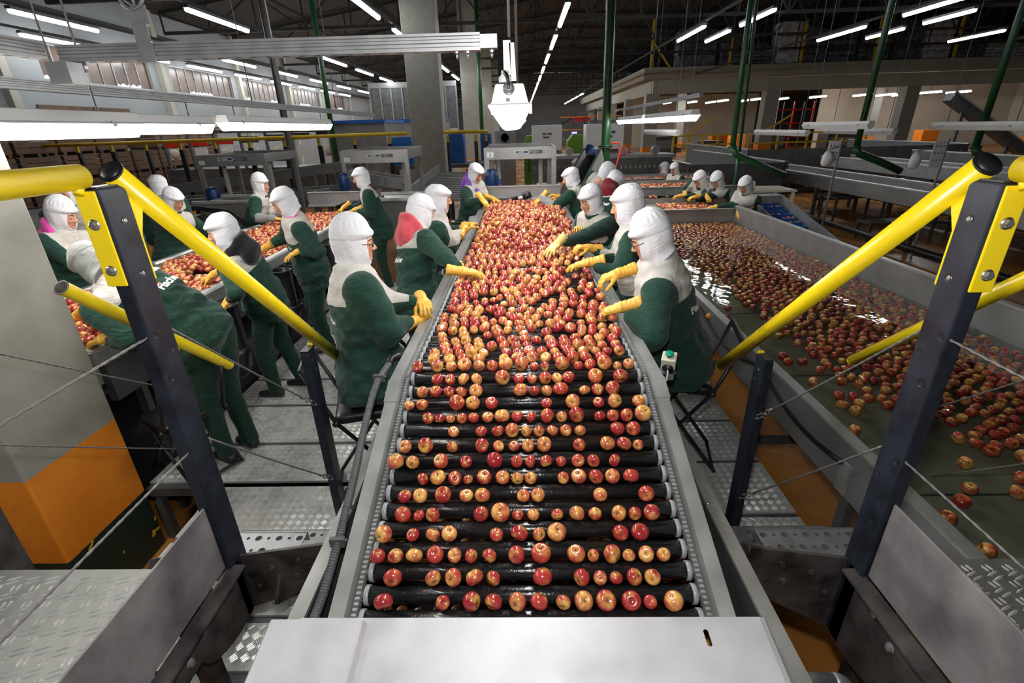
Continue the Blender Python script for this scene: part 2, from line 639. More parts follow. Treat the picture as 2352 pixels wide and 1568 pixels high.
def text_faces(body, size=1.0, bold=0.02):
    """triangulated outline of a word, origin at its left baseline, height ~ size"""
    cu = bpy.data.curves.new('word', 'FONT')
    cu.body = body
    cu.size = size
    cu.offset = bold * size
    cu.resolution_u = 3
    ob = bpy.data.objects.new('word', cu)
    COL.objects.link(ob)
    bpy.context.view_layer.update()
    dg = bpy.context.evaluated_depsgraph_get()
    me = bpy.data.meshes.new_from_object(ob.evaluated_get(dg))
    vs = [v.co.copy() for v in me.vertices]
    fs = [tuple(p.vertices) for p in me.polygons]
    bpy.data.objects.remove(ob)
    bpy.data.curves.remove(cu)
    bpy.data.meshes.remove(me)
    return vs, fs


def flat_text(name, body, mat, origin, xdir, ydir, size, parent=None, bold=0.02):
    vs, fs = text_faces(body, size, bold)
    x, y, o = Vector(xdir).normalized(), Vector(ydir).normalized(), Vector(origin)
    mb = MB()
    mb._add([o + x * v.x + y * v.y for v in vs], fs)
    return mb.build(name, mat, parent)


# ------------------------------------------------------------------ implicit surfaces (for people)
def smin(a, b, k):
    h = np.clip(0.5 + 0.5 * (b - a) / k, 0, 1)
    return b + (a - b) * h - k * h * (1 - h)


def smax(a, b, k):
    return -smin(-a, -b, k)


def s_cap(P, a, b, ra, rb):
    a = np.asarray(a, float)
    b = np.asarray(b, float)
    ba = b - a
    pa = P - a
    h = np.clip((pa @ ba) / max(ba @ ba, 1e-9), 0, 1)
    return np.linalg.norm(pa - h[:, None] * ba, axis=1) - (ra + (rb - ra) * h)


def s_ell(P, c, r, B=None):
    q = P - np.asarray(c, float)
    if B is not None:
        q = q @ B
    r = np.asarray(r, float)
    k0 = np.linalg.norm(q / r, axis=1)
    k1 = np.linalg.norm(q / (r * r), axis=1)
    return k0 * (k0 - 1) / np.maximum(k1, 1e-6)


def wob(P, f, seed):
    """smooth pseudo-random field, roughly -1..1"""
    g = np.random.default_rng(seed)
    o = np.zeros(len(P))
    for k in range(5):
        d = g.normal(size=3)
        d /= np.linalg.norm(d)
        o += np.sin(P @ d * f * g.uniform(0.6, 1.6) + g.uniform(0, 6.28))
    return o / 3.0


def surf_nets(fn, lo, hi, h):
    lo = np.asarray(lo, float)
    n = np.ceil((np.asarray(hi, float) - lo) / h).astype(int) + 1
    ax = [lo[i] + h * np.arange(n[i]) for i in range(3)]
    G = np.stack(np.meshgrid(*ax, indexing='ij'), -1).reshape(-1, 3)
    F = fn(G).reshape(n)
    S = F < 0
    acc = np.zeros(tuple(n - 1) + (3,))
    cnt = np.zeros(tuple(n - 1))
    # crossings on the 12 edges of each cell
    for ax_i in range(3):
        o1, o2 = [i for i in range(3) if i != ax_i]
        for u in (0, 1):
            for v in (0, 1):
                sl0 = [None] * 3
                sl1 = [None] * 3
                sl0[ax_i] = slice(0, n[ax_i] - 1)
                sl1[ax_i] = slice(1, n[ax_i])
                for o, w_ in ((o1, u), (o2, v)):
                    sl0[o] = sl1[o] = slice(w_, n[o] - 1 + w_)
                a, b = F[tuple(sl0)], F[tuple(sl1)]
                cr = (a < 0) != (b < 0)
                t = np.where(cr, a / np.where(cr, a - b, 1), 0)
                cnt += cr
                acc[..., ax_i] += np.where(cr, t, 0)
                acc[..., o1] += np.where(cr, u, 0)
                acc[..., o2] += np.where(cr, v, 0)
    on = cnt > 0
    idx = -np.ones(cnt.shape, int)
    idx[on] = np.arange(on.sum())
    cell = np.argwhere(on)
    V = lo + h * (cell + acc[on] / cnt[on][:, None])
    Q = []
    for ax_i in range(3):
        o1, o2 = (ax_i + 1) % 3, (ax_i + 2) % 3
        sl0 = [slice(None)] * 3
        sl1 = [slice(None)] * 3
        sl0[ax_i] = slice(0, n[ax_i] - 1)
        sl1[ax_i] = slice(1, n[ax_i])
        a, b = S[tuple(sl0)], S[tuple(sl1)]
        for flip in (False, True):
            e = np.argwhere((a & ~b) if not flip else (~a & b))
            if not len(e):
                continue
            ok = (e[:, o1] > 0) & (e[:, o2] > 0) & (e[:, o1] < n[o1] - 1) & (e[:, o2] < n[o2] - 1)
            e = e[ok]
            c = []
            for d1, d2 in ((-1, -1), (0, -1), (0, 0), (-1, 0)):
                q = e.copy()
                q[:, o1] += d1
                q[:, o2] += d2
                c.append(idx[q[:, 0], q[:, 1], q[:, 2]])
            c = np.stack(c, 1)
            Q.append(c if not flip else c[:, ::-1])
    return V, np.concatenate(Q)


def tri(Q):
    return np.concatenate([Q[:, [0, 1, 2]], Q[:, [0, 2, 3]]])


def split(V, T, s):
    """cut triangles where the scalar s is 0; returns (V+,T+),(V-,T-)"""
    out = []
    for sg in (1, -1):
        f = s * sg
        ins = f[T] > 0
        k = ins.sum(1)
        vs = [V]
        base = len(V)
        ts = [T[k == 3]]

        def cut(i, j):
            t = f[i] / (f[i] - f[j])
            return V[i] + t[:, None] * (V[j] - V[i])
        for m in range(3):
            a, b, c = T[:, m], T[:, (m + 1) % 3], T[:, (m + 2) % 3]
            one = (k == 1) & ins[:, m]
            if one.any():
                A, B, Cc = a[one], b[one], c[one]
                p, q = cut(A, B), cut(A, Cc)
                nn = len(A)
                ts.append(np.stack([A, base + np.arange(nn), base + nn + np.arange(nn)], 1))
                vs += [p, q]
                base += 2 * nn
            two = (k == 2) & ~ins[:, m]
            if two.any():
                A, B, Cc = a[two], b[two], c[two]
                p, q = cut(B, A), cut(Cc, A)
                nn = len(A)
                P_, Q_ = base + np.arange(nn), base + nn + np.arange(nn)
                ts.append(np.stack([P_, B, Cc], 1))
                ts.append(np.stack([P_, Cc, Q_], 1))
                vs += [p, q]
                base += 2 * nn
        VV, TT = np.concatenate(vs), np.concatenate(ts)
        u, inv = np.unique(TT, return_inverse=True)
        out.append((VV[u], inv.reshape(-1, 3)))
    return out


def npmesh(name, V, Fc, mat, smooth=True):
    me = bpy.data.meshes.new(name)
    me.from_pydata([tuple(v) for v in V.tolist()], [], Fc.tolist())
    me.polygons.foreach_set('use_smooth', [smooth] * len(me.polygons))
    me.materials.append(mat)
    me.update()
    return me

# ------------------------------------------------------------------ the hall
FZ = -0.45
MB().box((-15.6, -6, FZ - 0.1), (45, 82, FZ)).build('floor', M['floor'], kind='structure')


def bands(name, lo, hi):
    MB().box(lo, hi).build(name, M['column'], kind='structure', bevel=0.012)


# columns along x = -2.3 .. -3.4 (paint bands are set by height in the material)
bands('column', (-3.45, 1.89, FZ), (-2.5, 2.48, 9.5))
bands('column', (-3.2, 15.4, FZ), (-2.27, 16.1, 9.5))
bands('column', (-3.2, 29.5, FZ), (-2.3, 30.2, 9.5))
bands('column', (-3.2, 43.5, FZ), (-2.3, 44.2, 9.5))
bands('column', (-3.2, 57.5, FZ), (-2.3, 58.2, 9.5))

# left wall with a strip of windows and pilasters
XW = -15.5
wall_ys = [(-6, 6.2), (6.2, 12.2), (12.2, 18.4), (18.4, 24.6), (24.6, 30.8), (30.8, 37), (37, 43.2), (43.2, 49.4), (49.4, 82)]
MB().box((XW - 0.2, -6, FZ), (XW, 82, 3.95)).box((XW - 0.2, -6, 5.05), (XW, 82, 7.2)).build('wall_left', M['wallwhite'], kind='structure')
mbp = MB()
wins = [(10.2, 15.0), (17.7, 22.9), (24.2, 29.2), (30.4, 35.4), (36.6, 41.6), (42.8, 47.4)]
edges = [-6]
for a, b in wins:
    edges += [a, b]
edges.append(82)
for i in range(0, len(edges), 2):
    mbp.box((XW - 0.2, edges[i], 3.95), (XW, edges[i + 1], 5.05))
mbp.build('wall_left', M['wallwhite'], kind='structure')
for i, (a, b) in enumerate(wins):
    fr = MB()
    fr.box((XW - 0.12, a, 3.95), (XW - 0.02, b, 4.0)).box((XW - 0.12, a, 5.0), (XW - 0.02, b, 5.05))
    wobj = fr.build('window_%d' % (i + 1), M['galv'], kind='structure')
    n = 8 if i else 6
    for k in range(n + 1):
        y = a + (b - a) * k / n
        MB().box((XW - 0.10, y - 0.025, 4.0), (XW - 0.075, y + 0.025, 5.0)).build('mullion', M['wallwhite'], wobj)
    for k in range(n):
        y0, y1 = a + (b - a) * k / n + 0.03, a + (b - a) * (k + 1) / n - 0.03
        MB().box((XW - 0.11, y0, 4.0), (XW - 0.10, y1, 5.0)).build('pane', M['pane'], wobj)
        if k in ((2, 3, 4) if i % 2 == 0 else (0, 5, 6)):
            # daylight showing under the torn edge of the covered pane
            mb = MB()
            pts = [(XW - 0.095, y0 + (y1 - y0) * q / 6, 4.0) for q in range(7)]
            top = [(XW - 0.095, y0 + (y1 - y0) * q / 6, 4.03 + 0.09 * abs(math.sin(q * 0.9 + k)) ** 2) for q in range(7)]
            mb._add(pts + top, [(q, q + 1, 8 + q, 7 + q) for q in range(6)])
            mb.build('torn_gap', M['daylight'], wobj)
for y in (8.3, 16.2, 23.5, 29.8, 36.0, 42.2, 48.4, 54.6):
    MB().box((XW, y - 0.14, FZ), (XW + 0.22, y + 0.14, 7.0)).build('pilaster', M['beam'], kind='structure')
MB().box((XW, -6, 2.55), (XW + 0.12, 80, 3.0)).build('trim_1', M['beam'], kind='structure')
MB().box((XW, -6, 6.0), (XW + 0.1, 80, 6.12)).build('trim_2', M['truss'], kind='structure')
MB().box((XW, 17.0, 2.1), (XW + 0.06, 21.0, 3.2)).box((XW, 19.2, 2.1), (XW + 0.1, 19.4, 3.2)).build('wall_vent', M['wood'], kind='structure')
# far wall, right wall
MB().box((-15.5, 80, FZ), (45, 80.3, 9)).build('wall_far', M['wallwhite'], kind='structure')
MB().box((44.8, -6, FZ), (45, 80, 9)).build('wall_right', M['cream'], kind='structure')
# roof: two slopes on trusses
MB().extrude([(-15.7, -6, 6.9), (3, -6, 9.6), (45, -6, 8.2), (45, -6, 8.4), (3, -6, 9.8), (-15.7, -6, 7.1)], (0, 88, 0)).build('ceiling', M['roof'], kind='structure')


def roof_z(x):
    return 6.9 + (x + 15.7) * 2.7 / 18.7 if x < 3 else 9.6 - (x - 3) * 1.4 / 42


def truss(y):
    """lattice girder across the hall: two chords and zigzag web members"""
    root = MB()
    xs = list(range(-15, 45, 2))
    for a, b in zip(xs[:-1], xs[1:]):
        root.bar((a, y, roof_z(a) - 0.12), (b, y, roof_z(b) - 0.12), 0.12, 0.14)
        root.bar((a, y, 6.15), (b, y, 6.15), 0.12, 0.12)
    o = root.build('roof_truss', M['truss'], kind='structure')
    webs = MB()
    for i, (a, b) in enumerate(zip(xs[:-1], xs[1:])):
        zt, zb = roof_z(a) - 0.12, 6.15
        webs.bar((a, y, zb), (a, y, zt), 0.06, 0.06)
        if i % 2:
            webs.bar((a, y, zb), (b, y, roof_z(b) - 0.12), 0.06, 0.06)
        else:
            webs.bar((a, y, zt), (b, y, zb), 0.06, 0.06)
    webs.build('truss_web', M['truss'], o, kind='stuff')


for k in range(13):
    truss(7 + 5.6 * k)
pur = MB()
for x in range(-14, 44, 3):
    pur.box((x - 0.04, -4, roof_z(x) - 0.06), (x + 0.04, 80, roof_z(x) + 0.0))
pur.build('trim_3', M['truss'], kind='structure')
for i, x in enumerate((-14.6, -12.2, -8.2, -3.9, 1.27, 6.1, 12.0)):
    MB().bar((x, 2, 5.16), (x, 78, 5.16), 0.06, 0.07).build('trim_%d' % (i + 4), M['truss'], kind='structure')

# ------------------------------------------------------------------ fluorescent fittings under the roof
TUBES = []
for x, y0, st, n, lab in (
        (-14.6, 16.35, 3.9, 8, 'lowest row along the window wall'),
        (-12.2, 13.6, 4.55, 9, 'row beside the window wall'),
        (-8.2, 14.1, 4.5, 10, 'row over the left machines'),
        (-3.9, 12.9, 4.7, 12, 'row left of the grey columns'),
        (1.27, 15.0, 4.75, 13, 'row running down the middle of the hall'),
        (6.1, 18.9, 4.7, 1, 'row right of the middle'),
        (6.1, 53.0, 4.7, 5, 'far row seen along the mezzanine front'),
        (7.3, 16.6, 3.3, 2, 'short pair at right of the thin green pipe'),
        (12.0, 15.2, 4.8, 2, 'row in front of the mezzanine'),
        (13.8, 17.7, 3.0, 2, 'close second row before the mezzanine'),
        (18.4, 18.3, 3.6, 2, 'row at far right over the benches')):
    for k in range(n):
        TUBES.append((x, y0 + st * k, lab, k, st))
ORD = ['first', 'second', 'third', 'fourth', 'fifth', 'sixth', 'seventh', 'eighth', 'ninth', 'tenth', 'eleventh', 'twelfth',
       'thirteenth', 'fourteenth', 'fifteenth', 'sixteenth', 'seventeenth', 'eighteenth', 'nineteenth', 'twentieth']
tube_me = None
for x, y, lab, k, st in TUBES:
    t = thing('ceiling_light', 'fluorescent ceiling light, %s nearest in the %s' % (ORD[k], lab), 'ceiling light', (x, y, 5.0), 'fluorescent ceiling lights under the roof')
    ln = min(3.0, st - 0.9)
    if st == 4.55 or x == -14.6:
        ln = 2.7
    MB().box((x - 0.07, y, 5.03), (x + 0.07, y + ln, 5.1)).build('housing', M['steel_dark'], t)
    MB().tube([(x, y + 0.04, 5.0), (x, y + ln - 0.04, 5.0)], 0.062, 8).build('tube', M['tube'], t)
    MB().box((x - 0.01, y + 0.4, 5.1), (x + 0.01, y + 0.42, 5.16)).box((x - 0.01, y + ln - 0.42, 5.1), (x + 0.01, y + ln - 0.4, 5.16)).build('hanger', M['truss'], t)

# ------------------------------------------------------------------ mezzanine on the right
MX, MY = 8.5, 38.0
MB().box((MX, MY, 4.9), (44.8, MY + 0.5, 5.62)).box((MX, MY + 0.5, 4.9), (MX + 0.5, 78, 5.62)).build('beam_mezzanine', M['beam'], kind='structure')
MB().box((MX + 0.5, MY + 0.5, 5.1), (44.8, 78, 5.4)).build('floor_mezzanine', M['beam'], kind='structure')
MB().box((MX + 0.9, MY + 0.9, 4.05), (44.8, MY + 1.5, 4.9)).box((MX + 0.9, MY + 1.5, 4.05), (MX + 1.5, 78, 4.9)).build('beam_lower', M['beam'], kind='structure')
for x in (8.9, 17.3, 27.0, 36.5):
    bands('column', (x, 38.6, FZ), (x + 0.95, 39.4, 4.06))
for y in (46, 54, 62, 70):
    bands('column', (8.9, y, FZ), (9.6, y + 0.8, 4.06))
for x, y in ((14.5, 50), (23.0, 50), (31.0, 48)):
    bands('column', (x, y, FZ), (x + 0.7, y + 0.7, 4.9))
MB().box((12, 62, FZ), (27, 62.2, 5)).build('wall_back', M['cream'], kind='structure')
MB().box((27.5, 50, FZ), (44.8, 50.2, 4.9)).build('wall_bright', M['cream'], kind='structure')
for i, (x, y) in enumerate(((13, 47), (15.2, 47), (17.5, 46), (17.5, 49), (20, 45), (20, 48), (22.5, 46), (24.5, 44), (27.5, 43), (30, 44), (32, 42), (32, 45), (35, 43))):
    t = thing('ceiling_light', 'fluorescent light under the mezzanine, %s from the left' % ORD[i], 'ceiling light', (x, y, 3.8), 'lights under the mezzanine')
    MB().tube([(x, y, 3.78), (x, y + 2.4, 3.78)], 0.06, 8).build('tube', M['tube'], t)
    MB().box((x - 0.08, y, 3.83), (x + 0.08, y + 2.4, 3.9)).build('housing', M['white'], t)
    MB().box((x - 0.01, y + 1.1, 3.9), (x + 0.01, y + 1.12, 5.1)).build('hanger', M['truss'], t)

# ------------------------------------------------------------------ raised walkways of tread plate
def five_bar(x0, x1, y0, y1, c=0.036):
    """raised five-bar relief: square cells set diagonally, bars turning by 90 degrees from cell to cell"""
    vs, fs = [], []
    q = c / math.sqrt(2)
    n = int((x1 - x0) / q) + 2
    m = int((y1 - y0) / q) + 2
    for i in range(n):
        for j in range(m):
            if (i + j) % 2:
                continue
            cx, cy = x0 + i * q, y0 + j * q
            d = (0.7071, 0.7071) if (i % 2 == 0) else (0.7071, -0.7071)
            e = (-d[1], d[0])
            for k in range(4):
                o = (k - 1.5) * c * 0.24
                px, py = cx + e[0] * o, cy + e[1] * o
                hl, hw = c * 0.42, c * 0.075
                ax, ay, bx, by = px - d[0] * hl, py - d[1] * hl, px + d[0] * hl, py + d[1] * hl
                if min(ax, bx) < x0 or max(ax, bx) > x1 or min(ay, by) < y0 or max(ay, by) > y1:
                    continue
                b = len(vs)
                vs += [(ax - e[0] * hw, ay - e[1] * hw, 0.0002), (ax + e[0] * hw, ay + e[1] * hw, 0.0002), (bx + e[0] * hw, by + e[1] * hw, 0.0002), (bx - e[0] * hw, by - e[1] * hw, 0.0002),
                       (ax + d[0] * 0.004, ay + d[1] * 0.004, 0.0022), (bx - d[0] * 0.004, by - d[1] * 0.004, 0.0022)]
                fs += [(b, b + 4, b + 1), (b + 1, b + 4, b + 5, b + 2), (b + 2, b + 5, b + 3), (b + 3, b + 5, b + 4, b)]
    mb = MB()
    mb.v, mb.f, mb.sm = vs, fs, [False] * len(fs)
    return mb


def walkway(name, label, x0, x1, cuts):
    t = thing(name, label, 'walkway', ((x0 + x1) / 2, cuts[0], 0))
    for a, b in zip(cuts[:-1], cuts[1:]):
        MB().box((x0, a + 0.02, -0.012), (x1, b - 0.02, 0)).build('plate', M['tread'], t)
        if a < 4.6 and x0 > -3:
            five_bar(x0 + 0.01, x1 - 0.01, a + 0.025, b - 0.025).build('tread_pattern', M['treadbar'], t, kind='stuff')
    for y in cuts:
        MB().box((x0, y - 0.03, -0.075), (x1, y + 0.03, -0.014)).build('cross_beam', M['steel_dark'], t)
    for x in (x0 + 0.03, x1 - 0.03):
        MB().box((x - 0.025, cuts[0], -0.12), (x + 0.025, cuts[-1], -0.076)).build('side_beam', M['steel_dark'], t)
    for x in (x0 + 0.05, x1 - 0.05):
        for y in cuts[::3]:
            MB().cbox((x, y, (FZ - 0.12) / 2), (0.05, 0.05, -FZ - 0.12)).build('leg', M['steel_dark'], t)
    return t


walkway('walkway', 'narrower near stretch of tread plate walkway by the banded column', -2.03, -0.76, [1.3, 1.56, 2.05, 2.515])
walkway('walkway', 'tread plate walkway left of the roller conveyor', -2.52, -0.66, [2.53, 2.97, 3.52, 3.99, 4.55, 5.1, 5.6, 6.1, 6.6, 7.1])
walkway('walkway', 'tread plate walkway between the roller conveyor and the water tank', 0.66, 1.57, [1.98, 2.21, 2.71, 3.21, 3.7, 4.2, 4.7, 5.2, 5.7, 6.2, 6.7])

# near catwalks on either side (bottom corners of the view)
def lozenges(x0, x1, y0, y1, z):
    """raised tear-drop bars: long slanted pairs alternating with short upright pairs"""
    mb = MB()
    px, py = 0.066, 0.031
    nx, ny = int((x1 - x0) / px), int((y1 - y0) / py)
    for i in range(nx):
        for j in range(ny):
            cx, cy = x0 + (i + 0.5) * px, y0 + (j + 0.5) * py
            long = j % 2 == 0
            cx += 0.03 * (j % 4 > 1)
            for o in (-0.009, 0.009):
                if long:
                    d = Vector((0.92, 0.38, 0)).normalized()
                    n = Vector((-d.y, d.x, 0))
                    c = Vector((cx, cy, z)) + n * o
                    ln, wd = 0.027, 0.0045
                else:
                    d = Vector((-0.25, 0.97, 0)).normalized()
                    n = Vector((-d.y, d.x, 0))
                    c = Vector((cx, cy, z)) + n * o
                    ln, wd = 0.014, 0.0055
                R3 = Matrix((d, n, Vector((0, 0, 1)))).transposed()
                vs = [c + d * ln, c + d * ln * 0.45 + n * wd, c - d * ln * 0.45 + n * wd, c - d * ln, c - d * ln * 0.45 - n * wd, c + d * ln * 0.45 - n * wd]
                tp = [c + Vector((0, 0, 0.0035)) + d * (ln * q) for q in (0.5, -0.5)]
                mb._add(vs + tp, [(0, 1, 6), (1, 2, 7, 6), (2, 3, 7), (3, 4, 7), (4, 5, 6, 7), (5, 0, 6)], False)
    return mb


for s, lab in ((-1, 'left'), (1, 'right')):
    ye = 1.215 if s < 0 else 1.24
    zc = 0.72
    t = thing('catwalk', 'near tread plate catwalk %s' % ('beside the big banded column' if s < 0 else 'above the near end of the water tank'), 'walkway', (s * 1.5, ye, zc))
    xa, xb = sorted((s * 1.13, s * 2.3))
    MB().box((xa, -0.5, zc - 0.012), (xb, ye, zc)).build('plate', M['treadbase'], t)
    lozenges(xa, xb, 0.35, ye - 0.01, zc).build('tread_pattern', M['treadbar'], t, kind='stuff')
    MB().box((xa, ye - 0.05, zc - 0.12), (xb, ye, zc - 0.014)).build('edge_beam', M['rust'], t)
    for x in (s * 1.2, s * 2.2):
        MB().cbox((x, ye - 0.06, (zc - 0.12 + FZ) / 2), (0.06, 0.06, zc - 0.12 - FZ)).build('leg', M['rust'], t)
        MB().cbox((x, -0.3, (zc - 0.012 + FZ) / 2), (0.06, 0.06, zc - 0.012 - FZ)).build('leg', M['rust'], t)
    # toe board, the channel below it and the cross beam towards the conveyor
    x = s * 1.12
    top, bot = (0.927, 0.647) if s < 0 else (1.02, 0.72)
    ytoe = 1.285 if s < 0 else 1.175
    MB().box((x - 0.004, -0.4, bot), (x + 0.004, ytoe, top)).build('toe_board', M['gusset'], t, bevel=0.002)
    yb = 1.33 if s < 0 else 1.235
    zt = bot - 0.012
    mb = MB()
    # channel web with a rounded gusset running into the post foot
    pts = [(x, -0.4, zt), (x, yb, zt), (x, yb, 0.37)]
    for k in range(9):
        a = k / 8 * math.pi / 2
        pts.append((x, yb - 0.06 - 0.22 * math.sin(a), 0.37 + 0.12 * (1 - math.cos(a))))
    pts.append((x, -0.4, 0.49))
    mb.extrude(pts, (-0.02 * s, 0, 0))
    mb.build('stringer', M['rust'], t)
    MB().bar((x - 0.035 * s, -0.4, zt - 0.006), (x - 0.035 * s, yb - 0.02, zt - 0.006), 0.05, 0.01).build('stringer_flange', M['rust'], t)
    yc = yb + 0.015
    xi = s * 0.76
    MB().extrude([(x, yc, zt + 0.0), (xi, yc, zt + 0.06), (xi, yc, zt - 0.13), (x, yc, 0.36)], (0, 0.012, 0)).build('cross_plate', M['rust'], t)
    for q, (bx, bz) in enumerate(((0.88, -0.02), (0.99, -0.06), (0.9, -0.10), (1.06, -0.16))):
        MB().hexbolt((s * bx, yc, zt + bz), (0, -1, 0), 0.011, 0.009).build('bolt', M['rust'], t)
    for by, bz in ((1.08, -0.05), (1.0, -0.09)):
        MB().hexbolt((x - 0.022 * s, by, zt + bz), (-s, 0, 0), 0.012, 0.009).build('bolt', M['gusset'], t)
    # perforated stair treads going down to the walkway
    st = thing('stair', 'perforated metal steps to the walkway on the %s' % ('column side' if s < 0 else 'tank side'), 'stair', (s * 1.5, 1.6, 0))
    xs0, xs1 = sorted((s * 0.98, s * 1.48))
    for yy, zz in ((1.68, 0.235), (1.42, 0.48)):
        nx, ny = 11, 3
        wx, wy = (xs1 - xs0) / nx, 0.2 / ny
        mb = MB()
        for i in range(nx):
            for j in range(ny):
                cx, cy = xs0 + (i + 0.5) * wx, yy + (j + 0.5) * wy
                r = 0.015 if (i + j) % 2 == 0 else 0.008
                sq = [(cx - wx / 2, cy - wy / 2), (cx, cy - wy / 2), (cx + wx / 2, cy - wy / 2), (cx + wx / 2, cy), (cx + wx / 2, cy + wy / 2), (cx, cy + wy / 2), (cx - wx / 2, cy + wy / 2), (cx - wx / 2, cy)]
                ri = [(cx + r * math.cos(R(225 + 45 * k)), cy + r * math.sin(R(225 + 45 * k))) for k in range(8)]
                vs = [(a, b, zz) for a, b in sq] + [(a, b, zz + 0.0006) for a, b in ri] + [(a, b, zz - 0.02) for a, b in ri]
                fs = [(k, (k + 1) % 8, 8 + (k + 1) % 8, 8 + k) for k in range(8)] + [(8 + k, 8 + (k + 1) % 8, 16 + (k + 1) % 8, 16 + k) for k in range(8)]
                mb._add(vs, fs)
        o = mb.build('step', M['galv'], st)
        MB().box((xs0, yy + 0.2, zz - 0.045), (xs1, yy + 0.204, zz + 0.002)).box((xs0, yy - 0.004, zz - 0.045), (xs1, yy, zz + 0.002)).build('nosing', M['galv'], o)
    for x in (xs0 - 0.012, xs1 + 0.012):
        MB().bar((x, 1.33, 0.52), (x, 1.98, -0.02), 0.012, 0.16).build('stringer', M['rust'], st)
    MB().box((xs0 - 0.012, 1.93, -0.02), (xs1 + 0.012, 2.0, 0.0)).build('landing_strip', M['steel_dark'], st)


# ------------------------------------------------------------------ yellow handrails on black posts
def turnbuckle(p, q, par):
    """eye, clamp and open body at the end q of a rope coming from p"""
    p, q = Vector(p), Vector(q)
    d = (p - q).normalized()
    s, u, _ = basis(d)
    o = MB().tube([q, q + d * 0.03], 0.004, 8).tube([q + d * 0.085, q + d * 0.12], 0.004, 8).build('turnbuckle', M['cable'], par)
    for e in (-1, 1):
        MB().tube([q + d * 0.028 + u * 0.009 * e, q + d * 0.088 + u * 0.009 * e], 0.0035, 6).build('turnbuckle_bar', M['cable'], o)
    ring = [q + d * (0.137 + 0.018 * math.cos(a * math.pi / 6)) + u * (0.011 * math.sin(a * math.pi / 6)) for a in range(13)]
    MB().tube(ring, 0.0035, 6, False).build('eye', M['cable'], o)
    for e in (0.17, 0.187):
        MB().tube([q + d * e - s * 0.011, q + d * e + s * 0.011], 0.006, 7).build('clamp', M['cable'], o)


def rope(name, p, q, par, sag=0.004):
    p, q = Vector(p), Vector(q)
    pts = [p.lerp(q, k / 8) - Vector((0, 0, sag * math.sin(math.pi * k / 8))) for k in range(9)]
    # two twisted strands
    n = max(24, int((q - p).length / 0.012))
    s, u, d = basis(q - p)
    mb = MB()
    mb.tube(pts, 0.0032, 6)
    for ph in (0, math.pi):
        mb.tube([p.lerp(q, k / n) - Vector((0, 0, sag * math.sin(math.pi * k / n))) + s * (0.0022 * math.cos(ph + k * 1.1)) + u * (0.0022 * math.sin(ph + k * 1.1)) for k in range(n + 1)], 0.0022, 5)
    return mb.build(name, M['cable'], par)


def holed_post(x0, x1, y0, y1, z0, z1, par, s, holes):
    """square tube post; dark holes are real recessed rings on the inner face"""
    o = MB().box((x0, y0, z0), (x1, y1, z1)).build('post', M['blackpost'], par, bevel=0.006)
    xi = x1 if s < 0 else x0
    for y, z, r in holes:
        MB().lathe([(r * 1.25, 0.0006), (r, 0.0008), (r * 0.9, -0.004), (0, -0.004)], Matrix.Translation((xi, y, z)) @ Matrix.Rotation(R(-90 * s), 4, 'Y') @ Matrix.Rotation(R(180), 4, 'X') if False else Matrix.Translation((xi - 0.0003 * s, y, z)) @ Matrix.Rotation(R(-90 * s), 4, 'Y'), 12).build('bolt_hole', M['black'], o)
    return o


